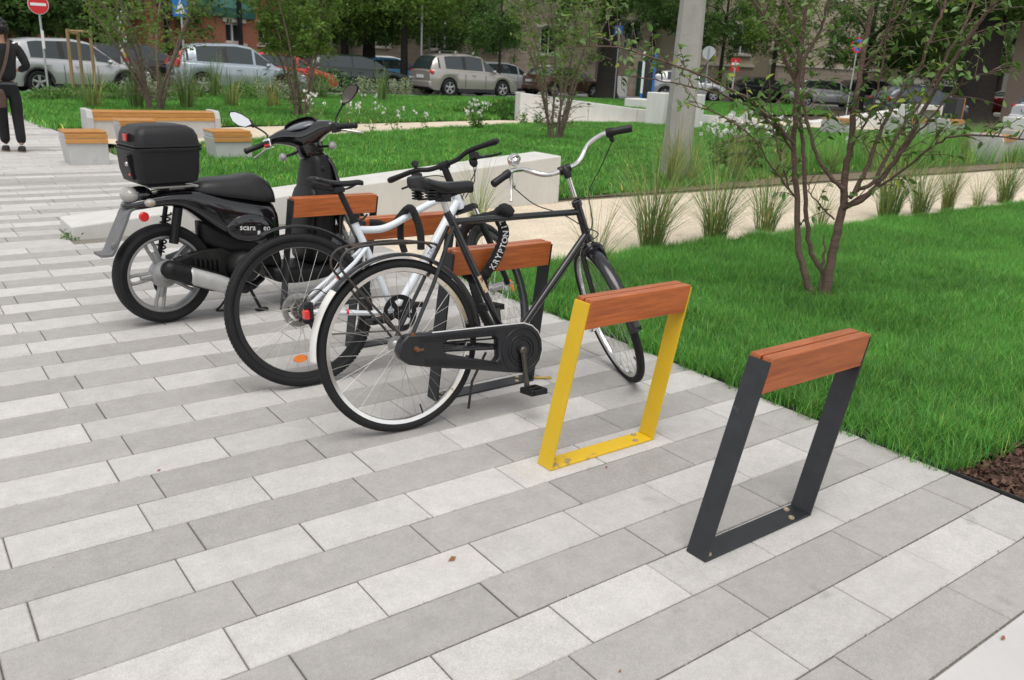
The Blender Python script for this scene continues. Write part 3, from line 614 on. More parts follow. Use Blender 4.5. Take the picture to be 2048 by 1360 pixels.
stc = MB(); stc.tube([(0.888, 0, 1.022), (0.882, 0, 1.05), (0.895, 0, 1.072)], [0.016, 0.02, 0.019], 10); stc.tube([(0.897, -0.028, 1.066), (0.897, 0.028, 1.066)], 0.02, 12); stc.xf(SM).build('bar_clamp', m_blkpl, B, smooth=60)
bp_ = [(0.897, 0, 1.066), (0.900, 0.03, 1.066), (0.915, 0.064, 1.072), (0.930, 0.101, 1.090), (0.938, 0.135, 1.118), (0.925, 0.170, 1.140), (0.895, 0.211, 1.147), (0.872, 0.240, 1.144), (0.840, 0.308, 1.124)]
full = [(x, -y, z) for x, y, z in reversed(bp_[1:])] + bp_
tube_part('handlebar', cr(full, 5), 0.0112, m_chr, B, 12, M=SM)
gd = (V(0.838, 0.312, 1.123) - V(0.872, 0.24, 1.144)).normalized()
for s in (-1, 1):
    a = V(0.872, s * 0.240, 1.144); d = V(gd.x, s * gd.y, gd.z)
    g_ = MB(); g_.tube([a + d * 0.012, a + d * 0.04, a + d * 0.045, a + d * 0.115, a + d * 0.118], [0.0185, 0.0185, 0.0165, 0.0175, 0.0165], 14); g_.xf(SM).build('grip', m_blkpl, B, smooth=50)
# bell, brake lever, shifter, cables
be = MB(); be.lathe([(0, 0.034), (0.016, 0.031), (0.027, 0.02), (0.031, 0.006), (0.031, 0.0), (0.022, -0.004), (0.02, -0.016), (0, -0.016)], (0, 0, 0), 'z', 18); be.xf(SM @ Matrix.Translation((0.888, 0.20, 1.186)) @ Matrix.Rotation(0.5, 4, 'Y')).build('bell', m_chr, B)
bl = MB(); bl.tube(cr([(0.862, 0.245, 1.135), (0.872, 0.255, 1.10), (0.872, 0.27, 1.07), (0.862, 0.285, 1.035), (0.858, 0.295, 1.018)], 4), [0.011, 0.010, 0.0095, 0.009, 0.009, 0.008, 0.007, 0.007, 0.006, 0.0055, 0.005, 0.005, 0.005, 0.0045, 0.0045, 0.006, 0.006][:17], 7); bl.ball((0.895, 0.25, 1.085), (0.018, 0.013, 0.014), 8); bl.xf(SM).build('brake_lever', m_alu, B)
sh = MB(); sh.tube([V(0.872, -0.240, 1.144), V(0.862, -0.262, 1.138)], 0.022, 12); sh.ball((0.88, -0.255, 1.112), (0.018, 0.012, 0.018), 8); sh.xf(SM).build('gear_shifter', m_blkpl, B)
P1 = [SM @ V(0.905, 0.25, 1.08), SM @ V(0.99, 0.17, 0.98), V(0.86, 0.02, 0.86), V(0.95, -0.02, 0.80), V(1.02, -0.045, 0.76), SM @ V(1.06, 0.03, 0.72)]
tube_part('brake_cable', cr(P1, 6), 0.0026, m_blkpl, B, 5)
P2 = [SM @ V(0.89, -0.255, 1.10), SM @ V(0.965, -0.18, 1.02), SM @ V(0.985, -0.09, 0.94), V(1.0, -0.02, 0.86), V(0.985, -0.022, 0.77), V(0.76, -0.02, 0.51)]
tube_part('gear_cable', cr(P2, 6), 0.0026, m_blkpl, B, 5)
bk = MB(); bk.tube([V(1.05, 0.012, 0.715), V(1.075, 0.0, 0.735), V(1.10, -0.012, 0.735)], 0.005, 6); bk.xf(SM).build('lamp_bracket', m_rust, B)
stk = MB(); stk.box((0, 0, 0), (0.02, 0.002, 0.085)); stk.xf(Matrix.Translation((0.398, -0.0185, 0.585)) @ Matrix.Rotation(-0.43, 4, 'Y')).build('frame_sticker', mat('sticker', (0.55, 0.45, 0.30), 0.5, second=(0.12, 0.03, 0.03), thr=(0.5, 0.52), sscale=45), B)
bM = Matrix.LocRotScale(B.location, B.rotation_euler, None)
# sleeve chain lock looped over the top tube and round the rack rail
L0 = [bM @ V(0.545, -0.02, 0.885), V(2.185, 3.010, 0.86), V(2.205, 2.985, 0.78), V(2.190, 2.990, 0.70), V(2.155, 3.005, 0.62), V(2.125, 3.035, 0.565), V(2.11, 3.10, 0.56), V(2.10, 3.15, 0.60), V(2.095, 3.165, 0.70), V(2.12, 3.13, 0.80), bM @ V(0.525, 0.045, 0.875), bM @ V(0.535, 0.012, 0.90)]
LP = cr(L0, 9, closed=True); lkm = MB(); rj = random.Random(3)
lkm.tube(LP, [0.0235 * (1 + rj.uniform(-.10, .12)) for _ in LP], 10, closed=True)
lk = lkm.build('chain_lock', m_fab, smooth=60); tag(lk, 'black fabric sleeve chain lock with white lettering around wood rail', 'lock')
lt = MB(); word = 'KRYPTONITE'; seg = LP[10:46]; tot = sum((seg[i + 1] - seg[i]).length for i in range(len(seg) - 1)); acc = 0; k = 0
camv = V(0, 0, CAM_H)
for i, c in enumerate(reversed(word)):
    tgt = 0.012 + i * 0.0255; acc = 0
    for q in range(len(seg) - 1):
        d = (seg[q + 1] - seg[q]).length
        if acc + d >= tgt:
            P = seg[q].lerp(seg[q + 1], (tgt - acc) / d); T = (seg[q] - seg[q + 1]).normalized(); nn = V(-0.35, -1, 0.1); nn = (nn - T * nn.dot(T)).normalized(); up_ = nn.cross(T)
            vs_, fs_, wd_ = glyphs(c, 0.037, 0.02)
            lt.add([P + nn * 0.0265 + T * (p.x - wd_ / 2) + up_ * (p.y - 0.0135) - nn * (14 * (p.y - 0.0135) ** 2) for p in vs_], fs_); break
        acc += d
lt.build('lettering', m_print, lk, recalc=False, smooth=0)

# ------------------------------------------------------------------ the white bicycle
Wb = bike_root('bicycle', 'white bicycle with curved top tube leaning behind the black one', 'bicycle', 1.503, 3.517, -0.0177, 0.2231)
RA = Matrix.Translation((0, 0, 0.359))
m_rimb = mat('black_rim', (0.02, 0.02, 0.022), 0.3, metal=0.2)
wheel(Wb, RA, 0.359, 0.022, m_rimb, 32, rimR=0.318, knob=True, rim_h=0.024)
guard(Wb, RA, 0.384, radians(42), radians(114), 0.045, m_blkpl)
fr = MB()
fr.tube([(0.312, 0, 0.75), (0.479, 0, 0.288)], 0.0180, 12)
fr.tube(cr([(0.33, 0, 0.712), (0.40, 0, 0.706), (0.46, 0, 0.708), (0.52, 0, 0.724), (0.60, 0, 0.757), (0.743, 0, 0.816), (0.888, 0, 0.858)], 5), 0.0178, 12)
fr.tube([(0.479, 0, 0.288), (0.60, 0, 0.433), (0.90, 0, 0.815)], [0.019, 0.0235, 0.024], 12)
fr.tube([(0.880, 0, 0.895), (0.926, 0, 0.782)], 0.0215, 12)
fr.lathe([(0, -0.04), (0.023, -0.04), (0.023, 0.04), (0, 0.04)], (0.479, 0, 0.288), 'y', 14)
for s in (-1, 1):
    fr.tube([(0.352, s * 0.02, 0.62), (0.27, s * 0.045, 0.555), (0.0, s * 0.064, 0.370)], 0.0105, 8)
    fr.tube([(0.45, s * 0.03, 0.292), (0.33, s * 0.05, 0.305), (0.0, s * 0.064, 0.352)], 0.0125, 8)
    fr.box((0.004, s * 0.066, 0.355), (0.045, 0.006, 0.06))
fr.build('frame', m_wht, Wb)
mk = MB()
for s in (-1,):
    mk.tube([(0.178, s * 0.0575, 0.4945), (0.168, s * 0.0588, 0.4875)], 0.0109, 8, cap=False); mk.build('red_band', mat('red_print', (0.75, 0.04, 0.06), 0.4), Wb); mk = MB(); mk.tube([(0.205, s * 0.0575, 0.3265), (0.193, s * 0.0585, 0.3285)], 0.0130, 8, cap=False)
mk.build('red_band', mat('red_print', (0.75, 0.04, 0.06), 0.4), Wb)
dc = MB(); ux = V(0.30, 0, 0.382).normalized(); write(dc, 'TREK', 0.036, V(0.70, -0.0245, 0.548), ux, V(-ux.z, 0, ux.x), 0.01); dc.build('frame_lettering', mat('grey_print', (0.42, 0.43, 0.47), 0.4), Wb, recalc=False, smooth=0)
tube_part('seat_post', [(0.309, 0, 0.755), (0.252, 0, 0.90)], 0.0145, m_blkpl, Wb, 12)
cl = MB(); cl.lathe([(0.019, -0.009), (0.022, -0.009), (0.022, 0.009), (0.019, 0.009)], (0.310, 0, 0.755), 'z', 14, M=Matrix.Rotation(-0.36, 3, 'Y')); cl.tube(cr([(0.315, -0.024, 0.752), (0.345, -0.03, 0.76), (0.37, -0.03, 0.78)], 4), 0.005, 6); cl.build('seat_clamp', m_blkpl, Wb)
sd = MB(); sd.loft(saddle_mesh(0.275, 0.074, 0.034, 0.010, 0.019)); sd.xf(Matrix.Translation((0.108, 0, 0.955))); so_ = sd.build('saddle', m_skin_saddle, Wb, sub=1)
sp = MB()
for s in (-1, 1): sp.tube(cr([(0.13, s * 0.035, 0.925), (0.20, s * 0.022, 0.908), (0.28, s * 0.022, 0.906), (0.345, s * 0.012, 0.928)], 4), 0.0038, 6)
sp.box((0.243, 0, 0.905), (0.05, 0.058, 0.024), ch=0.005); sp.build('saddle_rails', m_blkpl, so_)
# drivetrain
cs_ = MB()
for i, r_ in enumerate((0.056, 0.051, 0.046, 0.041, 0.036, 0.031, 0.027, 0.023)):
    n = int(r_ * 500)
    pts = []
    for q in range(n * 2): a = pi * q / n; rr2 = r_ + (0.003 if q % 2 else -0.002); pts.append((rr2 * cos(a), rr2 * sin(a)))
    cs_.plate(pts, [], -0.030 - i * 0.0042, -0.0318 - i * 0.0042)
cs_.xf(RA).build('cassette', mat('sprocket_steel', (0.22, 0.21, 0.19), 0.35, metal=0.95, var=0.3, vscale=40), Wb, smooth=20)
dk = MB(); ro = [(0.08 * cos(2 * pi * i / 36), 0.08 * sin(2 * pi * i / 36)) for i in range(36)]
hl = [[((0.062 + 0.009 * cos(q)) * cos(2 * pi * i / 12), (0.062 + 0.009 * cos(q)) * sin(2 * pi * i / 12)) for q in (0,)] for i in range(1)]
dk.plate(ro, [[(0.052 * cos(2 * pi * i / 24), 0.052 * sin(2 * pi * i / 24)) for i in range(24)]], 0.040, 0.042); dk.xf(RA).build('brake_disc', m_alu, Wb)
crg = MB(); ro = [(0.479 + 0.092 * cos(2 * pi * i / 40), 0.288 + 0.092 * sin(2 * pi * i / 40)) for i in range(40)]
hls = []
for i in range(5):
    a = 2 * pi * i / 5 + 0.3; hls.append([(0.479 + r_ * cos(a + d), 0.288 + r_ * sin(a + d)) for r_, d in ((0.036, -0.28), (0.066, -0.40), (0.071, 0), (0.066, 0.40), (0.036, 0.28))])
crg.plate(ro, hls, -0.056, -0.064); crg.build('chainring', m_blkpl, Wb, bevel=0.002)
for (x0, z0, x1, z1) in ((0.479, 0.374, 0.01, 0.40), (0.479, 0.202, 0.075, 0.235)):
    n = 34; chn = MB()
    for i in range(n):
        t = (i + .5) / n; chn.box((x0 + (x1 - x0) * t, -0.050 if i % 2 else -0.0525, z0 + (z1 - z0) * t), (0.0125, 0.004, 0.008), M=Matrix.Rotation(-atan2(z1 - z0, x1 - x0), 3, 'Y'))
    chn.build('chain_run', mat('chain_steel', (0.30, 0.28, 0.26), 0.4, metal=0.9), Wb, smooth=0)
de = MB(); de.tube(cr([(0.0, -0.07, 0.345), (0.005, -0.085, 0.30), (0.03, -0.085, 0.27)], 4), 0.013, 8); de.plate([(0.012, 0.30), (0.045, 0.305), (0.085, 0.235), (0.08, 0.205), (0.055, 0.205), (0.02, 0.26)], [], -0.055, -0.072)
for x, z in ((0.03, 0.285), (0.068, 0.222)): de.lathe([(0, -0.006), (0.022, -0.006), (0.022, 0.006), (0, 0.006)], (x, -0.064, z), 'y', 12)
de.ball((-0.005, -0.085, 0.318), (0.03, 0.016, 0.022), 8); de.build('derailleur', m_blkpl, Wb)
tube_part('gear_cable', cr([(0.10, -0.075, 0.425), (0.055, -0.085, 0.452), (0.01, -0.088, 0.435), (-0.03, -0.085, 0.375), (-0.015, -0.082, 0.33)], 5), 0.0026, m_blkpl, Wb, 5)
crank(Wb, (0.479, 0.288), radians(185), -1, m_blkpl, 0.075)
crank(Wb, (0.479, 0.288), radians(5), 1, m_blkpl, 0.06)
rf = MB(); rf.lathe([(0, -0.004), (0.034, -0.004), (0.036, 0), (0.034, 0.004), (0, 0.004)], (0, 0, 0), 'y', 20); rf.xf(Matrix.Translation((-0.035, -0.006, 0.135)) @ Matrix.Diagonal((1, 1, 0.52, 1))).build('wheel_reflector', m_ora, Wb)
# steering assembly
SW = steerM((0.924, 0, 0.789), (-0.36, 0, 0.93), radians(36)); FWw = SW @ Matrix.Translation((1.155, 0, 0.352))
wheel(Wb, FWw, 0.355, 0.022, m_rimb, 32, rimR=0.315, knob=True, rim_h=0.024)
rf = MB(); rf.lathe([(0, -0.004), (0.034, -0.004), (0.036, 0), (0.034, 0.004), (0, 0.004)], (0, 0, 0), 'y', 20); rf.xf(FWw @ Matrix.Translation((0.19, 0, 0.0)) @ Matrix.Diagonal((0.52, 1, 1, 1))).build('wheel_reflector', m_ora, Wb)
fk = MB(); sl = MB()
ax0 = V(1.005, 0, 0.62)
for s in (-1, 1):
    fk.tube([(0.985, s * 0.062, 0.70), (1.10, s * 0.062, 0.45)], 0.0175, 10); fk.tube([(1.09, s * 0.062, 0.47), (1.155, s * 0.058, 0.352)], [0.0175, 0.013], 10)
    sl.tube([(0.945, s * 0.062, 0.782), (0.99, s * 0.062, 0.69)], 0.0135, 10)
fk.tube(cr([(1.02, -0.062, 0.64), (1.05, -0.05, 0.72), (1.06, 0, 0.745), (1.05, 0.05, 0.72), (1.02, 0.062, 0.64)], 4), 0.010, 8)
fk.box((0.94, 0, 0.775), (0.05, 0.155, 0.03), ch=0.008)
fo = fk.xf(SW).build('fork', m_blkpl, Wb, smooth=50); sl.xf(SW).build('fork_stanchions', m_chr, fo)
st = MB(); st.tube([(0.876, 0, 0.905), (0.855, 0, 0.965), (0.848, 0, 0.99), (0.846, 0, 1.006)], [0.019, 0.0185, 0.018, 0.022], 12); st.tube([(0.846, -0.026, 1.006), (0.846, 0.026, 1.006)], 0.021, 12); st.xf(SW).build('stem', m_blkpl, Wb, smooth=50)
bp_ = [(0.846, 0, 1.006), (0.848, 0.037, 1.008), (0.842, 0.087, 1.011), (0.835, 0.131, 1.023), (0.838, 0.173, 1.031), (0.836, 0.32, 1.027)]
tube_part('handlebar', cr([(x, -y, z) for x, y, z in reversed(bp_[1:])] + bp_, 5), 0.0125, m_blkpl, Wb, 12, M=SW)
for s in (-1, 1):
    g_ = MB(); g_.tube([(0.838, s * 0.19, 1.031), (0.836, s * 0.25, 1.029), (0.832, s * 0.31, 1.026), (0.83, s * 0.325, 1.025)], [0.0165, 0.0175, 0.021, 0.015], 12, flat=((0, 0, 1), 0.8)); g_.xf(SW).build('grip', m_blkpl, Wb, smooth=60)
    l_ = MB(); l_.box((0.86, s * 0.17, 1.005), (0.055, 0.035, 0.04), ch=0.008); l_.tube(cr([(0.89, s * 0.17, 1.0), (0.915, s * 0.20, 0.995), (0.92, s * 0.26, 0.985), (0.905, s * 0.30, 0.98)], 5), [0.008] * 8 + [0.006] * 8, 7)
    if s < 0: l_.ball((0.865, -0.155, 0.975), (0.03, 0.022, 0.028), 8)
    l_.xf(SW).build('brake_lever', m_blkpl, Wb)
be = MB(); be.lathe([(0, 0.02), (0.012, 0.018), (0.018, 0.01), (0.018, -0.012), (0, -0.012)], (0.84, 0.155, 1.062), 'z', 12); be.tube([(0.84, 0.155, 1.05), (0.838, 0.155, 1.03)], 0.009, 8); be.xf(SW).build('bell', m_blkpl, Wb)
for k, pp in enumerate(([(0.895, 0.16, 1.0), (0.96, 0.09, 0.99), (0.97, 0.02, 0.93), (0.93, -0.02, 0.82)], [(0.895, -0.16, 0.99), (0.97, -0.11, 0.95), (0.965, -0.03, 0.87), (0.935, 0.02, 0.80)], [(0.87, -0.15, 0.965), (0.95, -0.1, 0.90), (0.94, -0.03, 0.83)])): tube_part('brake_cable', cr(pp, 6), 0.0027, m_blkpl, Wb, 5, M=SW)
wM = Matrix.LocRotScale(Wb.location, Wb.rotation_euler, None)
# folding fabric strap lock hanging over the white top tube
L1 = [V(1.995, 3.86, 0.685), V(2.03, 3.84, 0.682), V(2.09, 3.80, 0.672), wM @ V(0.60, -0.03, 0.800), wM @ V(0.625, -0.055, 0.735), wM @ V(0.635, -0.06, 0.66), wM @ V(0.635, -0.05, 0.59)]
lkm = MB(); lkm.tube(cr(L1, 6), 0.019, 10); lk2 = lkm.build('strap_lock', m_fab, smooth=60); tag(lk2, 'black fabric covered lock draped over the white top tube', 'lock')
s2 = MB(); s2.tube(cr([wM @ V(0.60, -0.02, 0.80), wM @ V(0.585, 0.03, 0.75), wM @ V(0.58, 0.05, 0.66), wM @ V(0.59, 0.04, 0.58)], 6), 0.017, 10); s2.build('lock_strand', m_fab, lk2, smooth=60)
# ================================================================== the motor scooter
m_gloss = mat('black_gloss', (0.006, 0.006, 0.008), 0.12, coat=0.8, var=0.2, vscale=10)
m_matt = mat('matt_black_plastic', (0.0095, 0.0095, 0.0105), 0.42, var=0.2, vscale=10, bump=0.12, bscale=350, spec=0.3)
m_case = mat('case_plastic', (0.014, 0.014, 0.0155), 0.4, var=0.15, vscale=10, bump=0.2, bscale=500, spec=0.35)
m_vinyl = mat('seat_vinyl', (0.010, 0.010, 0.011), 0.36, var=0.2, vscale=20, bump=0.15, bscale=260)
m_grey = mat('grey_plastic', (0.15, 0.15, 0.155), 0.6, var=0.15, vscale=15)
m_cast = mat('cast_alloy', (0.34, 0.34, 0.34), 0.45, metal=0.6, var=0.15, vscale=15)
m_silv = mat('silver_paint', (0.52, 0.52, 0.51), 0.4, metal=0.3, var=0.08, vscale=15, second=(0.25, 0.24, 0.23), thr=(0.68, 0.72), sscale=25)
m_eng = mat('engine_dark', (0.018, 0.0175, 0.017), 0.55, metal=0.3, var=0.4, vscale=20, bump=0.2, bscale=60)
m_lens = mat('clear_lens', (0.36, 0.35, 0.33), 0.2, metal=0.0, coat=0.6, bump=0.15, bscale=120)
m_mirr = mat('mirror_glass', (0.62, 0.63, 0.64), 0.05, metal=1.0)
S = bike_root('motor_scooter', 'black motor scooter with top case parked behind bicycles', 'scooter', 1.219, 4.841, 0.156, 0.0)
def ell(c, ry, rz, n=16, p=2.5, y0=0.0):
    """superellipse ring in the yz plane at x=c[0]"""
    out = []
    for i in range(n):
        a = 2 * pi * i / n; ca, sa = cos(a), sin(a)
        out.append((c[0], y0 + ry * math.copysign(abs(ca) ** (2 / p), ca), c[1] + rz * math.copysign(abs(sa) ** (2 / p), sa)))
    return out
def body_loft(stations, p=2.5, n=18, sub=1):
    mb = MB(); mb.loft([ell((a, (zt + zb) / 2), hw, (zt - zb) / 2, n, p) for a, zb, zt, hw in stations]); return mb
def sc_wheel(M, name='wheel'):
    r = MB(); r.lathe([(0.222, -0.032), (0.206, -0.03), (0.196, -0.012), (0.196, 0.012), (0.206, 0.03), (0.222, 0.032)], n=56)
    rim = r.xf(M).build(name, m_cast, S, smooth=50, solid=0.004)
    t = MB(); t.lathe([(0.218, -0.034), (0.230, -0.044), (0.252, -0.052), (0.270, -0.043), (0.278, -0.024), (0.2805, 0), (0.278, 0.024), (0.270, 0.043), (0.252, 0.052), (0.230, 0.044), (0.218, 0.034)], n=72)
    t.xf(M).build('tyre', m_rub, rim, smooth=40)
    for i in range(5):
        a = 2 * pi * i / 5 + radians(185); sp = MB(); ca, sa = cos(a), sin(a); e = V(ca, 0, sa); u = V(-sa, 0, ca)
        for s in (-1, 1):
            sp.tube([e * 0.055 + u * s * 0.012, e * 0.12 + u * s * 0.017, e * 0.16 + u * s * 0.022, e * 0.20 + u * s * 0.020], [0.014, 0.012, 0.0095, 0.011], 8)
        sp.tube([e * 0.045, e * 0.10, e * 0.135], [0.022, 0.018, 0.014], 8); sp.xf(M).build('spoke', m_cast, rim, smooth=60)
    h = MB(); h.lathe([(0.0, -0.055), (0.03, -0.055), (0.05, -0.03), (0.078, -0.02), (0.082, 0.0), (0.078, 0.03), (0, 0.04)], n=24); h.xf(M).build('hub', m_cast, rim, smooth=40)
    return rim
sc_wheel(Matrix.Translation((0, 0, 0.2805)))
SS = steerM((1.0, 0, 0.85), (-0.42, 0, 0.91), radians(40))
sc_wheel(SS @ Matrix.Translation((1.255, 0, 0.2815)))
# rear body shell over the wheel and up under the seat
b = body_loft([(-0.205, 0.668, 0.680, 0.02), (-0.17, 0.648, 0.705, 0.06), (-0.10, 0.652, 0.728, 0.085), (0.0, 0.668, 0.745, 0.105), (0.08, 0.655, 0.752, 0.12), (0.15, 0.610, 0.752, 0.13), (0.22, 0.545, 0.748, 0.138), (0.30, 0.475, 0.73, 0.143), (0.40, 0.43, 0.71, 0.145), (0.50, 0.40, 0.69, 0.145), (0.60, 0.335, 0.67, 0.135), (0.66, 0.26, 0.65, 0.12), (0.685, 0.25, 0.60, 0.10)], 3.0)
body = b.build('body_shell', m_gloss, S, sub=1)
pn = MB(); pn.ball((0, 0, 0), (0.152, 0.030, 0.083), 18); pn.xf(Matrix.Translation((0.465, -0.138, 0.515)) @ Matrix.Rotation(0.10, 4, 'Y') @ Matrix.Rotation(-0.06, 4, 'Z'))
sp_ = pn.build('side_panel', m_gloss, S, sub=1)
for word_, x_ in (('scara', -0.078), ('eo', 0.066)):
    nm_ = MB(); write(nm_, word_, 0.046, V(x_, -0.04, -0.008), V(1, 0, 0), V(0, 0, 1), 0.012)
    nm_.v = [(a_, -0.0325 * sqrt(max(0.05, 1 - (a_ / 0.152) ** 2 - (c_ / 0.083) ** 2)), c_) for a_, b_, c_ in nm_.v]
    nm_.xf(Matrix.Translation((0.465, -0.138, 0.515)) @ Matrix.Rotation(0.10, 4, 'Y') @ Matrix.Rotation(-0.06, 4, 'Z')).build('name_lettering', m_print, sp_, recalc=False, smooth=0)
lg = MB(); lg.ball((0, 0, 0), (0.008, 0.002, 0.014), 8)
for s in (-1, 1):
    for q in range(3): lg.tube([(0, 0, -0.006 + 0.006 * q), (s * 0.011, 0, -0.008 + 0.008 * q)], 0.0012, 4)
lg.xf(Matrix.Translation((0.500, -0.1715, 0.489))).build('beetle_emblem', m_print, sp_)
lw = body_loft([(0.20, 0.44, 0.60, 0.04), (0.26, 0.40, 0.56, 0.07), (0.38, 0.36, 0.50, 0.10), (0.55, 0.30, 0.46, 0.12), (0.66, 0.22, 0.40, 0.115), (0.70, 0.20, 0.30, 0.10)], 3.5); lw.build('inner_mudguard', m_matt, S, sub=1)
# seat
se = MB(); rings = []
for a, zt, zb, hw in ((0.165, 0.765, 0.745, 0.05), (0.19, 0.785, 0.735, 0.09), (0.25, 0.800, 0.722, 0.115), (0.33, 0.803, 0.705, 0.128), (0.41, 0.802, 0.69, 0.135), (0.49, 0.812, 0.675, 0.138), (0.56, 0.818, 0.66, 0.135), (0.62, 0.790, 0.65, 0.125), (0.655, 0.74, 0.645, 0.105), (0.668, 0.70, 0.645, 0.08)):
    rings.append([(a, hw * math.copysign(abs(cos(t)) ** 0.75, cos(t)), zb + (zt - zb) * max(0, sin(t)) ** 0.8 if sin(t) > 0 else zb + 0.006 * sin(t)) for t in [2 * pi * i / 20 for i in range(20)]])
se.loft(rings); se.build('seat', m_vinyl, S, sub=1)
# carrier plate and top case
rk = MB(); rk.prism([(-0.06, 0.776), (0.18, 0.776), (0.24, 0.758), (0.335, 0.722), (0.33, 0.716), (0.235, 0.748), (0.17, 0.762), (-0.06, 0.764)], -0.075, 0.075); rk.build('carrier_plate', m_alu, S, bevel=0.003)
def rbox(a0, a1, w0, w1, z0, z1, r=0.05, n=6):
    """rounded-plan ring pairs for the case: bottom ring (w0) to top ring (w1)"""
    def ring(x0, x1, hw, z):
        out = []
        for cx, cy, a_ in ((x1 - r, hw - r, 0), (x0 + r, hw - r, 90), (x0 + r, -hw + r, 180), (x1 - r, -hw + r, 270)):
            for i in range(n + 1): t = radians(a_ + 90 * i / n); out.append((cx + r * cos(t), cy + r * sin(t), z))
        return out
    return ring
ring = rbox(0, 0, 0, 0, 0, 0, 0.04)
cb = MB(); cb.loft([ring(-0.115, 0.165, 0.110, 0.790), ring(-0.138, 0.185, 0.128, 0.802), ring(-0.152, 0.196, 0.136, 0.86), ring(-0.160, 0.202, 0.140, 0.968)]); tc_ = cb.build('top_case', m_case, S, smooth=40)
ci = MB(); ci.loft([ring(-0.1543, 0.2103, 0.1463, 0.966), ring(-0.1560, 0.2120, 0.1477, 0.972), ring(-0.1560, 0.2120, 0.1477, 0.98), ring(-0.1524, 0.2085, 0.1449, 0.983)]); ci.loft([ring(-0.1524, 0.2085, 0.1449, 0.987), ring(-0.1560, 0.2120, 0.1477, 0.99), ring(-0.1543, 0.2103, 0.1463, 1.0)]); ci.build('case_rim', m_case, tc_, smooth=40)
cl_ = MB(); cl_.loft([ring(-0.1456, 0.2016, 0.1400, 0.998), ring(-0.1405, 0.1955, 0.1343, 1.045), ring(-0.1295, 0.1825, 0.1216, 1.075), ring(-0.1010, 0.1570, 0.0954, 1.093), ring(-0.0494, 0.1053, 0.0495, 1.1)]); cl_.build('case_lid', m_case, tc_, smooth=40)
ck = MB(); ck.box((-0.160, -0.055, 0.885), (0.02, 0.045, 0.135), M=Matrix.Rotation(-0.18, 3, 'Y'), ch=0.004); ck.box((-0.158, -0.05, 1.035), (0.016, 0.05, 0.045), M=Matrix.Rotation(0.15, 3, 'Y'), ch=0.004); lko = ck.build('case_latch', m_matt, tc_)
lc = MB(); lc.lathe([(0, 0), (0.011, 0), (0.013, 0.004), (0.013, 0.012), (0, 0.012)], (-0.180, -0.055, 0.90), 'x', 12); lc.build('latch_lock', m_alu, lko)
rb_ = MB(); rb_.box((-0.170, -0.05, 1.035), (0.008, 0.038, 0.034), ch=0.002); rb_.build('case_reflector', m_red, tc_)
rb_ = MB(); rb_.box((-0.160, -0.055, 0.845), (0.01, 0.02, 0.014), ch=0.002); rb_.build('latch_button', m_red, lko)
bs = MB(); bs.box((0.02, 0, 0.784), (0.20, 0.16, 0.014), ch=0.003); bs.box((0.02, -0.02, 0.756), (0.05, 0.05, 0.02)); bs.build('case_mount', m_matt, S)
# tail light, indicators, plate holder, reflector
tl = MB(); tl.ball((-0.152, 0, 0.728), (0.048, 0.062, 0.045), 14); tl.build('tail_lamp', m_lens, S)
th_ = MB(); th_.ball((-0.10, 0, 0.725), (0.07, 0.06, 0.05), 14); th_.build('lamp_housing', m_gloss, S)
for s in (-1, 1):
    il = MB(); il.ball((-0.095, s * 0.115, 0.700), (0.030, 0.026, 0.022), 12); il.tube([(-0.09, s * 0.05, 0.70), (-0.093, s * 0.11, 0.70)], 0.011, 8); io = il.build('indicator', m_lens, S)
    ib = MB(); ib.ball((-0.098, s * 0.118, 0.699), (0.020, 0.0262, 0.014), 8); ib.build('amber_bulb', mat('amber_lens', (0.55, 0.30, 0.14), 0.2, coat=0.5), io)
ph = MB(); prf = cr([(-0.115, 0, 0.668), (-0.175, 0, 0.655), (-0.205, 0, 0.60), (-0.245, 0, 0.52), (-0.285, 0, 0.44), (-0.305, 0, 0.428), (-0.345, 0, 0.428)], 5); rings = []
for i, q in enumerate(prf): hw = 0.055 + 0.012 * sin(pi * i / len(prf)); tn = (prf[min(i + 1, len(prf) - 1)] - prf[max(i - 1, 0)]).normalized(); nn = V(-tn.z, 0, tn.x) * 0.007; rings.append([q + V(0, -hw, 0) + nn, q + V(0, hw, 0) + nn, q + V(0, hw, 0) - nn, q + V(0, -hw, 0) - nn])
ph.loft(rings); ph.ball((-0.275, -0.05, 0.475), (0.020, 0.014, 0.024), 10); pho = ph.build('plate_holder', m_grey, S, smooth=50)
rr_ = MB(); rr_.lathe([(0, -0.010), (0.022, -0.010), (0.026, -0.005), (0.026, 0.005), (0, 0.005)], (-0.125, -0.095, 0.625), 'y', 20); rr_.build('round_reflector', m_red, S)
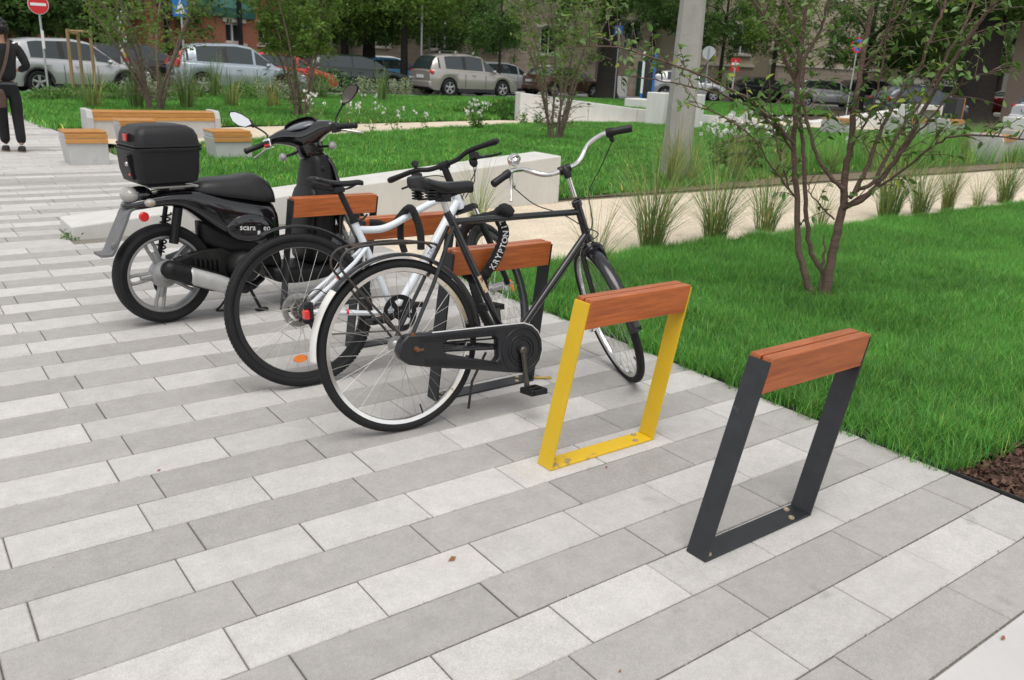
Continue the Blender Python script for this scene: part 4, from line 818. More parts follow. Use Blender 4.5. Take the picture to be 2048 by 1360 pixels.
# engine, swingarm, exhaust cover, shock absorber
en = MB(); en.lathe([(0, -0.165), (0.045, -0.165), (0.05, -0.155), (0.075, -0.15), (0.088, -0.135), (0.098, -0.09), (0.11, -0.05), (0.11, 0.10), (0, 0.10)], (0.435, 0, 0.285), 'y', 28); en.lathe([(0.02, -0.17), (0.028, -0.172), (0.03, -0.165)], (0.435, 0, 0.285), 'y', 20)
en.prism([(0.05, 0.36), (0.20, 0.40), (0.40, 0.40), (0.52, 0.33), (0.50, 0.20), (0.40, 0.17), (0.20, 0.22), (0.05, 0.26)], -0.07, 0.09)
for q in range(6): en.box((0.14 + q * 0.028, -0.085, 0.315 - q * 0.004), (0.006, 0.04, 0.09))
eo_ = en.build('engine', m_eng, S, bevel=0.006, smooth=50)
ex = MB(); ex.tube(cr([(-0.012, -0.115, 0.325), (0.06, -0.125, 0.295), (0.20, -0.13, 0.238), (0.33, -0.125, 0.185), (0.40, -0.11, 0.165), (0.50, -0.06, 0.15), (0.60, 0.0, 0.17)], 5), [0.052] * 6 + [0.058] * 6 + [0.05] * 6 + [0.04] * 5 + [0.028] * 4 + [0.022] * 4, 14); ex.ball((-0.012, -0.115, 0.325), (0.055, 0.053, 0.053), 14); exo = ex.build('exhaust', m_matt, S, smooth=60)
hs_ = MB(); rings = []
hp = cr([(0.075, -0.125, 0.288), (0.16, -0.130, 0.254), (0.25, -0.130, 0.218), (0.335, -0.125, 0.185)], 5)
for i, q in enumerate(hp):
    r_ = 0.062 if i < 10 else 0.062 - 0.016 * ((i - 10) / 5) ** 1.5; k = 0.75 if 0 < i < len(hp) - 1 else 0.45
    rings.append([q + V(0.38 * 0.0, -r_ * cos(t), r_ * sin(t) * 0.93) for t in [(-0.5 + j / 8) * pi * k * 0.9 for j in range(9)]])
hs_.loft(rings, closed=False); hs_.build('heat_shield', m_silv, exo, smooth=60, solid=0.004)
sk = MB(); sk.tube([(0.015, 0.085, 0.36), (0.075, 0.085, 0.64)], 0.014, 8); sko = sk.build('shock_absorber', m_matt, S)
cl2 = MB(); cl2.tube([(0.02 + 0.055 * t + 0.026 * cos(t * 44), 0.085 + 0.026 * sin(t * 44), 0.38 + 0.22 * t) for t in [i / 90 for i in range(91)]], 0.0055, 5); cl2.build('coil_spring', m_matt, sko)
shr = MB(); shr.tube([(0.035, -0.07, 0.46), (0.075, -0.07, 0.655)], 0.026, 10); shr.build('shock_cover', m_matt, S)
hg = MB(); hg.tube(cr([(0.0, 0.06, 0.28), (-0.02, 0.09, 0.20), (0.01, 0.10, 0.14), (0.0, 0.09, 0.17)], 4), 0.010, 6); hg.build('brake_caliper', m_matt, S)
# stand
sn = MB(); sn.tube(cr([(0.42, -0.02, 0.17), (0.30, -0.06, 0.06), (0.26, -0.07, 0.035), (0.33, -0.08, 0.03)], 4), 0.007, 6); sn.tube([(0.45, -0.09, 0.18), (0.52, -0.11, 0.02)], 0.010, 6); sn.box((0.53, -0.11, 0.008), (0.07, 0.035, 0.014)); sn.build('centre_stand', m_eng, S)
# floorboard, leg shield, neck
fb = body_loft([(0.60, 0.20, 0.26, 0.12), (0.64, 0.15, 0.255, 0.155), (0.75, 0.135, 0.24, 0.165), (0.90, 0.135, 0.235, 0.17), (1.02, 0.15, 0.24, 0.165), (1.07, 0.18, 0.25, 0.14)], 5.0); fb.build('floorboard', m_matt, S, sub=1)
lgz = MB(); rings = []
for z, a0, a1, hw in ((0.22, 0.86, 1.08, 0.150), (0.30, 0.865, 1.075, 0.165), (0.45, 0.885, 1.07, 0.172), (0.58, 0.90, 1.075, 0.168), (0.70, 0.915, 1.085, 0.150), (0.80, 0.925, 1.085, 0.128), (0.87, 0.93, 1.075, 0.108), (0.92, 0.935, 1.05, 0.085)):
    c_, h_ = (a0 + a1) / 2, (a1 - a0) / 2; rings.append([(c_ + h_ * math.copysign(abs(cos(t)) ** 0.6, cos(t)), hw * math.copysign(abs(sin(t)) ** 0.75, sin(t)), z) for t in [2 * pi * i / 24 for i in range(24)]])
lgz.loft(rings); lso = lgz.build('leg_shield', m_matt, S, sub=1)
fp = MB(); rings = []
for z, a, hw in ((0.24, 1.075, 0.165), (0.40, 1.085, 0.19), (0.58, 1.092, 0.19), (0.74, 1.098, 0.165), (0.85, 1.085, 0.12), (0.90, 1.06, 0.085)):
    rings.append([(a - 0.035 * (q / 6) ** 2 * 1.0, hw * q / 6, z) for q in range(-6, 7)])
fp.loft(rings, closed=False); fp.build('front_panel', m_gloss, S, solid=0.02, smooth=60)
gk = MB(); gk.lathe([(0, -0.012), (0.012, -0.012), (0.016, -0.006), (0.016, 0.004)], (0.98, -0.118, 0.83), 'y', 14); gk.build('key_switch', m_eng, S)
bg_ = MB(); rings = []
for z, a0, a1, hw in ((0.33, 0.852, 0.90, 0.12), (0.42, 0.86, 0.91, 0.135), (0.55, 0.868, 0.93, 0.14), (0.66, 0.885, 0.95, 0.13), (0.72, 0.905, 0.96, 0.11)):
    c_, h_ = (a0 + a1) / 2, (a1 - a0) / 2; rings.append([(c_ + h_ * cos(t), hw * math.copysign(abs(sin(t)) ** 0.7, sin(t)), z) for t in [2 * pi * i / 20 for i in range(20)]])
bg_.loft(rings); bg_.build('glove_box', m_matt, lso, sub=1)
# front fork leg and mudguard
ff = MB()
for s in (-1, 1): ff.tube([(1.06, s * 0.07, 0.62), (1.24, s * 0.075, 0.30)], 0.018, 8)
ff.xf(SS).build('fork', m_cast, S); guard(S, SS @ Matrix.Translation((1.255, 0, 0.2815)), 0.30, radians(20), radians(175), 0.13, m_gloss, th=0.03)
# headset: glossy bar cover with dash, grips, levers, mirrors, indicators
hd = MB(); rings = []
for y, x, z, rx, rz in ((-0.225, 0.905, 1.030, 0.022, 0.022), (-0.19, 0.91, 1.035, 0.034, 0.030), (-0.15, 0.925, 1.036, 0.050, 0.044), (-0.10, 0.945, 1.032, 0.070, 0.060), (-0.05, 0.955, 1.015, 0.085, 0.078), (0.0, 0.96, 1.008, 0.09, 0.085), (0.05, 0.955, 1.015, 0.085, 0.078), (0.10, 0.945, 1.032, 0.070, 0.060), (0.15, 0.925, 1.036, 0.050, 0.044), (0.19, 0.91, 1.035, 0.034, 0.030), (0.225, 0.905, 1.030, 0.022, 0.022)):
    rings.append([(x + rx * cos(t), y, z + rz * sin(t)) for t in [2 * pi * i / 18 for i in range(18)]])
hd.loft(rings); hdo = hd.xf(SS).build('handlebar_cover', m_gloss, S, sub=1)
nk = MB(); rings = []
for z, x, rx, ry in ((0.87, 0.985, 0.062, 0.075), (0.91, 0.975, 0.070, 0.085), (0.95, 0.967, 0.075, 0.088), (1.0, 0.96, 0.08, 0.085), (1.04, 0.955, 0.06, 0.07)):
    rings.append([(x + rx * cos(t), ry * math.copysign(abs(sin(t)) ** 0.8, sin(t)), z) for t in [2 * pi * i / 20 for i in range(20)]])
nk.loft(rings); nk.xf(SS).build('steering_neck', m_gloss, S, sub=1)
ds = MB(); ds.ball((0.925, 0, 1.078), (0.065, 0.10, 0.018), 16, M=Matrix.Rotation(-0.35, 3, 'Y')); ds.xf(SS).build('dashboard', mat('dash_glass', (0.10, 0.11, 0.13), 0.06, coat=1.0), hdo, smooth=60)
vz = MB(); rings = []
for i in range(13):
    t = pi * i / 12; y = 0.115 * cos(t); rings.append([(0.985 - 0.05 * abs(cos(t)) ** 2, y, 1.055), (1.0 - 0.05 * abs(cos(t)) ** 2, y * 0.97, 1.07 + 0.05 * sin(t)), (0.965 - 0.06 * abs(cos(t)) ** 2, y * 0.9, 1.078 + 0.05 * sin(t))])
vz.loft(rings, closed=False); vz.xf(SS).build('dash_visor', m_matt, hdo, solid=0.004, smooth=60)
for s in (-1, 1):
    g_ = MB(); a = V(0.880, s * 0.235, 1.017); e = V(0.852, s * 0.364, 0.997); d = e - a; g_.tube([a, a + d * 0.08, a + d * 0.9, a + d * 0.93, a + d * 1.0, a + d * 1.03], [0.019, 0.0165, 0.0165, 0.020, 0.018, 0.012], 12); g_.xf(SS).build('grip', m_blkpl, S, smooth=50)
    sw = MB(); sw.box((0.893, s * 0.222, 1.018), (0.05, 0.05, 0.06), ch=0.01); swo = sw.xf(SS).build('switch_block', m_chr if s > 0 else m_blkpl, S, bevel=0.006)
    if s > 0: bt = MB(); bt.box((0.862, 0.222, 1.005), (0.014, 0.028, 0.013)); bt.xf(SS).build('red_switch', mat('red_button', (0.6, 0.03, 0.03), 0.4), swo)
    lv = MB(); lv.tube(cr([(0.93, s * 0.215, 1.008), (0.95, s * 0.26, 0.995), (0.955, s * 0.32, 0.972), (0.953, s * 0.362, 0.957)], 5), [0.008] * 5 + [0.0065] * 10 + [0.008], 8); lv.xf(SS).build('brake_lever', m_alu, S)
    il = MB(); il.ball((0.925, s * 0.165, 0.921), 0.025, 12); ilo = il.xf(SS).build('indicator', m_lens, S); ia = MB(); ia.tube([(0.955, s * 0.06, 0.935), (0.93, s * 0.15, 0.922)], 0.008, 8); ia.xf(SS).build('indicator_arm', m_blkpl, ilo)
    mst = MB(); mst.tube(cr([(0.912, s * 0.225, 1.045), (0.920, s * 0.23, 1.075), (0.920, s * 0.262, 1.11), (0.912, s * 0.298, 1.142)], 5), 0.0055, 8); mst.ball((0.912, s * 0.298, 1.142), 0.013, 8); mso = mst.xf(SS).build('mirror_stem', m_blkpl, S)
    # mirror head: kite-shaped shell with glass
    cx = V(0.885, s * 0.356, 1.188); ex_ = (V(0.871, s * 0.413, 1.228) - V(0.905, s * 0.297, 1.145)).normalized(); nrm = V(-1, 0, 0.12); nrm = (nrm - ex_ * nrm.dot(ex_)).normalized(); ey = nrm.cross(ex_)
    outl = [(-0.078, -0.004), (-0.05, -0.028), (0.005, -0.038), (0.05, -0.036), (0.078, -0.022), (0.076, -0.004), (0.045, 0.026), (0.0, 0.038), (-0.045, 0.030)]
    mh = MB(); mh.loft([[cx + ex_ * a_ * k1 + ey * b_ * k1 + nrm * h_ for a_, b_ in outl] for k1, h_ in ((0.55, -0.032), (0.9, -0.018), (1.0, 0.0), (0.97, 0.004))]); mh.xf(SS).build('mirror', m_blkpl, mso, smooth=60)
    mg = MB(); mg.add([cx + ex_ * a_ * 0.88 + ey * b_ * 0.88 + nrm * 0.0052 for a_, b_ in outl], [tuple(range(len(outl)))]); mg.xf(SS).build('mirror_glass', m_mirr, mso, smooth=0, recalc=False)
# ================================================================== benches, tables, posts, signs
m_oak = wood('honey_wood', (0.56, 0.265, 0.07), (0.44, 0.19, 0.045))
m_bconc = mat('bench_concrete', (0.47, 0.47, 0.46), 0.85, var=0.08, vscale=6, bump=0.1, bscale=80, second=(0.38, 0.375, 0.36), thr=(0.55, 0.8), sscale=5)
def bench(x, y, w_, d, label, rz=0.0, caps=0, h=0.42, group='concrete benches with wood tops'):
    r = thing('bench', label, 'bench', (x, y, 0), rz, group); t = 0.09
    b = MB(); b.hexa([(0.05, 0, -0.03), (w_, 0, -0.03), (w_, d, -0.03), (0.05, d, -0.03), (0.0, 0, h - t), (w_, 0, h - t), (w_, d, h - t), (0.0, d, h - t)]); b.build('base', m_bconc, r, bevel=0.012, smooth=0)
    x0, x1 = (0.10 if caps else 0.0), (w_ - 0.10 if caps else w_)
    b = MB(); b.box(((x0 + x1) / 2, d / 2 + 0.02, h - t / 2 - 0.002), (x1 - x0 - 0.01, d - 0.06, t - 0.02)); b.build('core', m_bconc, r, smooth=0)
    n = 4; pw = (d - 0.02) / n
    for i in range(n):
        b = MB(); b.box(((x0 + x1) / 2, 0.02 + pw * (i + .5), h - 0.012 + 0.0), (x1 - x0, pw - 0.008, 0.028)); b.build('plank', m_oak, r, bevel=0.004, smooth=0)
    for i in range(2):
        b = MB(); b.box(((x0 + x1) / 2, -0.002 - 0.006, h - 0.055 - 0.062 * i), (x1 - x0, 0.028, 0.055)); b.build('plank', m_oak, r, bevel=0.004, smooth=0)
    if caps:
        for xx in ((0.05, w_ - 0.05) if caps == 2 else (0.05,)):
            b = MB(); b.prism([(-0.03, -0.03), (-0.03, h - 0.10), (0.03, h + 0.015), (0.08, h + 0.03), (d, h + 0.03), (d, -0.03)], xx - 0.05, xx + 0.05, 'x'); b.build('end_block', m_bconc, r, bevel=0.015, smooth=0)
    return r
bench(1.98, 12.10, 0.50, 0.46, 'concrete cube seat with wood top at the lawn edge by the walker')
bench(3.84, 12.08, 0.54, 0.46, 'concrete cube seat with wood top on the grass beside the scooter mirror')
bench(3.05, 13.95, 0.54, 0.46, 'concrete cube seat peeping out above the scooter top case')
bench(2.93, 15.70, 2.20, 0.50, 'long concrete bench with wood slats behind the scooter', caps=2, h=0.43)
bench(23.0, 14.7, 1.05, 0.6, 'small concrete seat with wood front behind the slender tree stems', 0.25, h=0.48)
bench(24.0, 13.2, 1.5, 0.7, 'concrete bench with raised wood back among the far tables', 0.15, caps=1, h=0.62)
bench(27.1, 13.6, 1.5, 0.6, 'far concrete bench half hidden behind the wood backed one', 0.15, caps=1, h=0.55)
bench(19.9, 8.75, 1.3, 0.7, 'concrete end bench in tall grass near the path', 0.2, caps=1, h=0.55)
bench(21.5, 8.9, 1.3, 0.7, 'rightmost concrete bench beside the portal table', 0.2, caps=1, h=0.60)
def portal(x, y, rz, w_, h, d, label):
    r = thing('portal_table', label, 'table', (x, y, 0), rz, 'white concrete portal tables')
    b = MB(); b.plate([(0, -0.03), (0, h), (w_, h), (w_, -0.03), (w_ - 0.14, -0.03), (w_ - 0.14, h - 0.14), (0.14, h - 0.14), (0.14, -0.03)], [], 0, d); b.build('portal_frame', m_conc2, r, bevel=0.012, smooth=0)
portal(26.2, 14.1, 0.15, 1.9, 0.95, 0.7, 'white concrete portal table in front of the dark hatchback')
portal(24.4, 9.9, 0.1, 2.4, 0.85, 0.9, 'white concrete portal table under the big trunk')
bo = MB(); bo.box((0, 0, 0.6), (0.5, 0.4, 1.2), ch=0.02); o = bo.build('bin_cabinet', mat('cabinet_black', (0.03, 0.03, 0.033), 0.5), smooth=0); o.location = (30.6, 15.3, 0); tag(o, 'dark litter cabinet with orange edge beside big trunk', 'cabinet'); e_ = MB(); e_.box((0.28, 0.0, 0.6), (0.05, 0.42, 1.2)); e_.build('orange_side', mat('orange_paint', (0.62, 0.22, 0.04), 0.5), o, smooth=0)
# lamp post: tapering chamfered concrete mast on its plinth
pr_ = thing('lamp_post', 'tall grey concrete lamp post standing in the planting bed', 'lamp post', (9.62, 8.78, 0), 0.50)
m_post = mat('post_concrete', (0.33, 0.32, 0.30), 0.9, var=0.12, vscale=3, bump=0.25, bscale=120, second=(0.42, 0.41, 0.39), thr=(0.62, 0.66), sscale=14)
b = MB(); rings = []
for z, hw in ((-0.1, 0.205), (0.9, 0.192), (2.6, 0.165), (7.0, 0.10)): k = hw * 0.5; rings.append([(hw, -k, z), (hw, k, z), (k, hw, z), (-k, hw, z), (-hw, k, z), (-hw, -k, z), (-k, -hw, z), (k, -hw, z)])
b.loft(rings); b.build('mast', m_post, pr_, smooth=0)
b = MB(); b.tube([(0, 0, 6.9), (0.1, 0, 7.4), (1.2, 0, 7.7)], 0.04, 8); b.ball((1.5, 0, 7.7), (0.4, 0.14, 0.08), 10); b.build('lamp_arm', m_alu, pr_)
# concrete utility plinths behind the lamp post
for k, (px, dd, w_, h) in enumerate(((1318, 26.2, 0.55, 0.98), (1392, 25.6, 0.40, 1.0), (1292, 36, 1.3, 0.5))):
    p = at(px, 200, dd); b = MB(); b.box((0, 0, h / 2 - 0.02), (w_, w_, h), ch=0.02); o = b.build('concrete_plinth', m_conc2, smooth=0); o.location = (p.x, p.y, 0); o.rotation_euler = (0, 0, 0.4)
    tag(o, ('slim white concrete plinth just left of the lamp post', 'slim white concrete plinth half behind the lamp post right side', 'low grey concrete block on the street edge beyond the lamp post')[k], 'plinth')
# signs
m_galv = mat('galvanised', (0.45, 0.46, 0.47), 0.45, metal=0.5, var=0.15, vscale=20)
m_sred = mat('sign_red', (0.62, 0.012, 0.02), 0.4); m_swht = mat('sign_white', (0.78, 0.78, 0.78), 0.45); m_sblu = mat('sign_blue', (0.015, 0.16, 0.55), 0.4)
def disc(mb, r, y, n=32): mb.lathe([(0, y - 0.006), (r, y - 0.006), (r, y), (0, y)], (0, 0, 0), 'y', n)
def sign_root(name, label, px, dist, face=None, cat='sign'):
    p = at(px, 150, dist); r = thing(name, label, cat, (p.x, p.y, 0)); r.rotation_euler = (0, 0, atan2(p.y, p.x) - pi / 2 + (face or 0)); return r
r = sign_root('no_entry_sign', 'round red no entry sign on a grey pole above the silver car', 93, 29.2, -0.12)
b = MB(); b.tube([(0, 0.03, -0.05), (0, 0.03, 3.2)], 0.03, 10); b.build('pole', m_galv, r)
for nm, rad, yy, m in (('sign_edge', 0.27, -0.012, m_swht), ('sign_disc', 0.255, -0.02, m_sred)): b = MB(); disc(b, rad, yy); b.xf(Matrix.Translation((0, 0, 2.50))).build(nm, m, r)
b = MB(); b.box((0, -0.03, 2.50), (0.40, 0.006, 0.075)); b.build('white_bar', m_swht, r, smooth=0)
b = MB(); b.box((0.02, -0.01, 1.55), (0.07, 0.07, 0.5)); b.build('pole_sticker', m_swht, r, smooth=0)
r = sign_root('crossing_sign', 'blue pedestrian crossing sign on grey pole before brick building', 371, 29.0, 0.1)
b = MB(); b.tube([(0, 0.03, -0.05), (0, 0.03, 3.2)], 0.03, 10); b.build('pole', m_galv, r)
b = MB(); b.box((-0.02, 0, 2.72), (0.44, 0.012, 0.62)); so_ = b.build('sign_panel', m_sblu, r, smooth=0)
b = MB(); b.add([V(-0.17, -0.009, 2.5), V(0.13, -0.009, 2.5), V(-0.02, -0.009, 2.9)], [(0, 1, 2)]); b.build('white_triangle', m_swht, so_, smooth=0)
r = sign_root('crossing_sign', 'small blue sign with white triangle hanging far behind shrub branches', 1230, 47, 0.0)
b = MB(); b.tube([(0.05, 0.03, -0.05), (0.05, 0.03, 3.9)], 0.03, 8); b.build('pole', m_galv, r)
b = MB(); b.box((0, 0, 3.55), (0.42, 0.012, 0.42)); so_ = b.build('sign_panel', m_sblu, r, smooth=0); b = MB(); b.add([V(-0.15, -0.009, 3.4), V(0.15, -0.009, 3.4), V(0, -0.009, 3.7)], [(0, 1, 2)]); b.build('white_triangle', m_swht, so_, smooth=0)
r = sign_root('no_stopping_sign', 'round blue no stopping sign with red ring among the branches', 1706, 38, 0.5)
b = MB(); b.tube([(0, 0.03, -0.05), (0, 0.03, 3.4)], 0.025, 8); b.build('pole', m_galv, r)
for nm, rad, yy, m in (('sign_ring', 0.29, -0.012, m_sred), ('sign_disc', 0.23, -0.02, m_sblu)): b = MB(); disc(b, rad, yy); b.xf(Matrix.Translation((0, 0, 2.95))).build(nm, m, r)
for s in (-1, 1): b = MB(); b.box((0, -0.029, 2.95), (0.46, 0.004, 0.05), M=Matrix.Rotation(s * pi / 4, 3, 'Y')); b.build('red_stripe', m_sred, r, smooth=0)
r = sign_root('round_sign', 'round grey sign seen from behind right of the lamp post', 1413, 50, 0.0)
b = MB(); b.tube([(0, -0.03, -0.05), (0, -0.03, 3.0)], 0.035, 8); b.build('pole', m_galv, r); b = MB(); disc(b, 0.36, 0.0); b.xf(Matrix.Translation((0, 0, 2.7))).build('sign_disc', mat('sign_back', (0.55, 0.56, 0.60), 0.5), r)
r = sign_root('red_sign', 'red sign with white cross on the stone wall', 1468, 53, 0.0)
b = MB(); b.box((0, 0, 2.2), (0.52, 0.02, 0.72)); so_ = b.build('sign_panel', m_sred, r, smooth=0); b = MB(); b.box((0, -0.014, 2.24), (0.42, 0.008, 0.14)); b.build('white_bar', m_swht, so_, smooth=0); b = MB(); b.box((0, -0.014, 1.5), (0.08, 0.02, 1.9)); b.build('post', m_galv, r, smooth=0)
# striped info column
r = sign_root('info_column', 'blue and white framed information column by the street', 1297, 45, 0.0, 'column')
for sx in (-0.28, 0.28): b = MB(); b.box((sx, 0, 1.25), (0.12, 0.25, 2.5)); uo = b.build('column_side', m_sblu if sx > 0 else m_swht, r, smooth=0)
b = MB(); b.box((0, 0.05, 1.25), (0.44, 0.1, 2.3)); b.build('dark_panel', mat('panel_dark', (0.02, 0.022, 0.025), 0.3), r, smooth=0)
b = MB(); b.box((-0.28, 0, 0.25), (0.125, 0.26, 0.5)); b.build('blue_foot', m_sblu, r, smooth=0)
for k, (px, dd) in enumerate(((842, 44), (858, 52), (888, 60))):
    p = at(px, 150, dd); b = MB(); b.tube([(0, 0, -0.05), (0, 0, 4.5 + k)], 0.06, 10); o = b.build('street_pole', m_galv); o.location = (p.x, p.y, 0); tag(o, ('slim grey pole just left of the beige car rear window', 'thin grey pole second from the beige car', 'thin grey pole farthest back by the stone house')[k], 'pole', 'slim grey street poles')
# stickered grey post by the dark car
r = sign_root('sticker_post', 'post plastered with stickers between two parked cars', 252, 33, 0.0, 'post')
b = MB(); b.box((0, 0, 1.3), (0.24, 0.2, 2.6), ch=0.02); b.build('post', m_galv, r, smooth=0)
rs_ = random.Random(5)
for k in range(9): b = MB(); b.box((rs_.uniform(-.05, .05), -0.104, 0.9 + k * 0.16), (0.12 + rs_.random() * 0.06, 0.004, 0.12)); b.build('sticker', (m_swht, m_sred, mat('sticker_yellow', (0.7, 0.5, 0.05), 0.5), m_swht, mat('sticker_black', (0.03, 0.03, 0.03), 0.5))[k % 5], r, smooth=0)
# wooden tree stake frame
sx_, sy_ = 4.95, 26.4; r = thing('tree_stakes', 'wooden three post tree support frame before the silver car', 'tree stake', (sx_, sy_, 0)); m_stk = mat('stake_wood', (0.30, 0.20, 0.10), 0.8, var=0.3, vscale=10, stretch=(6, 6, 1))
for dx, dy in ((-0.28, 0), (0.28, 0), (0.05, 0.42)): b = MB(); b.tube([(dx, dy, -0.05), (dx, dy, 1.85)], 0.045, 8); b.build('post', m_stk, r)
for (a, b_) in (((-0.3, 0, 1.8), (0.3, 0, 1.8)), ((-0.28, 0, 1.74), (0.05, 0.42, 1.74))): b = MB(); b.tube([a, b_], 0.035, 6); b.build('crossbar', m_stk, r)
# ================================================================== cars
m_glass = mat('car_glass', (0.025, 0.035, 0.038), 0.05, spec=0.7, coat=0.2)
m_trim = mat('car_trim', (0.018, 0.018, 0.02), 0.55); m_alloy = mat('alloy_wheel', (0.42, 0.42, 0.43), 0.35, metal=0.7)
m_tail = mat('tail_lamp', (0.50, 0.008, 0.01), 0.15, coat=0.6); m_head = mat('head_lamp', (0.6, 0.62, 0.65), 0.1, metal=0.4, coat=0.6)
m_plate = mat('number_plate', (0.72, 0.72, 0.70), 0.5)
def paint(name, c, metal=0.35): return mat('paint_' + name, c, 0.28, metal=metal, coat=0.7, var=0.02, vscale=3)
def interp(x, P):
    if x <= P[0][0]: return P[0][1]
    for (a, b), (c, d) in zip(P, P[1:]):
        if x <= c: t = (x - a) / (c - a); t = t * t * (3 - 2 * t) * 0.35 + t * 0.65; return b + (d - b) * t
    return P[-1][1]
def CP(px, d): p = at(px, 150, d); return (p.x, p.y)
CARS = {
 'suv':   dict(L=4.3, W=1.80, wb=2.60, wr=0.335, belt=[(-2.15, 0.90), (-2.05, 1.0), (0.75, 0.94), (1.3, 0.90), (1.9, 0.80), (2.12, 0.62)], roof=[(-2.10, 1.0), (-1.95, 1.32), (-1.75, 1.52), (-1.2, 1.60), (-0.2, 1.63), (0.30, 1.57), (1.15, 0.93)], pil=[(-1.72, -1.45), (-0.62, -0.50), (0.32, 0.40)], win=(-1.75, 0.93)),
 'hatch': dict(L=4.1, W=1.74, wb=2.50, wr=0.31, belt=[(-2.05, 0.85), (-1.98, 0.96), (0.8, 0.90), (1.25, 0.86), (1.8, 0.76), (2.02, 0.58)], roof=[(-2.0, 0.95), (-1.75, 1.22), (-1.4, 1.40), (-0.7, 1.47), (0.0, 1.47), (0.45, 1.38), (1.3, 0.87)], pil=[(-1.45, -1.2), (-0.55, -0.45), (0.42, 0.5)], win=(-1.5, 1.05)),
 'sedan': dict(L=4.5, W=1.76, wb=2.60, wr=0.315, belt=[(-2.25, 0.80), (-2.2, 0.97), (-1.55, 0.98), (0.8, 0.90), (1.3, 0.87), (2.0, 0.75), (2.22, 0.55)], roof=[(-1.65, 0.98), (-1.0, 1.33), (-0.5, 1.43), (0.0, 1.45), (0.4, 1.40), (1.3, 0.88)], pil=[(-1.12, -0.9), (-0.28, -0.18), (0.5, 0.58)], win=(-1.15, 1.05)),
 'wagon': dict(L=4.6, W=1.78, wb=2.65, wr=0.32, belt=[(-2.3, 0.82), (-2.22, 0.97), (0.8, 0.91), (1.35, 0.87), (2.05, 0.76), (2.28, 0.56)], roof=[(-2.25, 0.98), (-2.0, 1.28), (-1.75, 1.42), (-1.0, 1.48), (0.0, 1.49), (0.45, 1.40), (1.3, 0.88)], pil=[(-1.55, -1.42), (-0.5, -0.4), (0.48, 0.56)], win=(-1.85, 1.05)),
}
def car(kind, name, label, x, y, head, pm, scale=1.0, cladding=False, roofbars=False, tall_lamps=False, z=0.0):
    c = CARS[kind]; L, W, wb, wr = c['L'], c['W'], c['wb'], c['wr']; r = thing(name, label, 'car', (x, y, z), head, 'parked cars'); r.scale = (scale,) * 3
    xs = sorted(set([round(-L / 2 + L * i / 44, 4) for i in range(45)])); hw0 = W / 2; sill = 0.22
    def zb(q):
        v = sill + (0.10 * max(0, (abs(q) - L / 2 + 0.35) / 0.35) ** 2)
        for xc in (-wb / 2, wb / 2):
            d = abs(q - xc); R = wr + 0.055
            if d < R: v = max(v, wr + sqrt(R * R - d * d) - 0.0)
        return v
    def hw(q): e = abs(q) / (L / 2); return hw0 * (1 - 0.02 - 0.16 * max(0, (e - 0.72) / 0.28) ** 2.2)
    body = MB(); clad = MB(); rows = []
    for q in xs:
        zz, bz, h = zb(q), interp(q, c['belt']), hw(q); zz = min(zz, bz - 0.05); m1 = zz + (bz - zz) * 0.12; m2 = zz + (bz - zz) * 0.55
        half = [(h * 0.955, zz), (h * 0.985, m1), (h, m2), (h * 0.985, bz - 0.05), (h * 0.93, bz), (h * 0.55, bz + 0.035), (0, bz + 0.045)]
        rows.append([(q, -y_, z_) for y_, z_ in half] + [(q, y_, z_) for y_, z_ in reversed(half[:-1])])
    body.loft(rows, closed=False); n = len(rows[0])
    body.add([V(*p) for p in rows[0]], [tuple(range(n))]); body.add([V(*p) for p in rows[-1]], [tuple(range(n - 1, -1, -1))])
    bo_ = body.build('body', pm, r, smooth=50)
    # floor and wheel wells
    b = MB(); b.box((0, 0, 0.33), (L - 0.3, W * 0.84, 0.22)); b.build('underbody', m_trim, r, smooth=0)
    # greenhouse: quads routed to paint, side windows and screens
    R = c['roof']; x0, x1 = R[0][0], R[-1][0]; gx = [x0 + (x1 - x0) * i / 40 for i in range(41)]; xf = R[-2][0]; xr = R[2][0] if kind != 'sedan' else R[1][0]
    P, G = MB(), {}
    def sec(q):
        zr, bz = interp(q, R), interp(q, c['belt']) - 0.0; zr = max(zr, bz + 0.005); h = zr - bz; full = 0.58; t = min(1, h / full); yb = hw(q) * 0.93; yt = yb - (0.235) * t
        return [(yb, bz - 0.01), (yb - 0.02 * t, bz + 0.05 * t), (yt + 0.03 * t, zr - 0.085 * t), (yt - 0.05 * t, zr - 0.025 * t), (yt * 0.5, zr), (0, zr + 0.008)]
    for i in range(40):
        A, B_ = sec(gx[i]), sec(gx[i + 1]); mid = (gx[i] + gx[i + 1]) / 2
        for s in (-1, 1):
            for j in range(5):
                quad = [V(gx[i], s * A[j][0], A[j][1]), V(gx[i + 1], s * B_[j][0], B_[j][1]), V(gx[i + 1], s * B_[j + 1][0], B_[j + 1][1]), V(gx[i], s * A[j + 1][0], A[j + 1][1])]
                key = None
                if j == 1 and c['win'][0] < mid < c['win'][1] and not any(a < mid < b2 for a, b2 in c['pil']): key = ('side_window', s, sum(mid > b2 for a, b2 in c['pil']))
                elif j == 1 and any(a < mid < b2 for a, b2 in c['pil'][1:2]): key = ('pillar', s, 0)
                elif j >= 3 and mid > xf + 0.03: key = ('windscreen', 0, 0)
                elif j >= 3 and mid < xr - 0.02 and mid > x0 + 0.04: key = ('rear_window', 0, 0)
                (P if key is None else G.setdefault(key, MB())).add(quad, [(0, 1, 2, 3)])
    def weld(o): bm_ = bmesh.new(); bm_.from_mesh(o.data); bmesh.ops.remove_doubles(bm_, verts=bm_.verts, dist=1e-4); bmesh.ops.recalc_face_normals(bm_, faces=bm_.faces); bm_.to_mesh(o.data); bm_.free(); o.data.polygons.foreach_set('use_smooth', [True] * len(o.data.polygons)); return o
    weld(P.build('roof', pm, r, smooth=60))
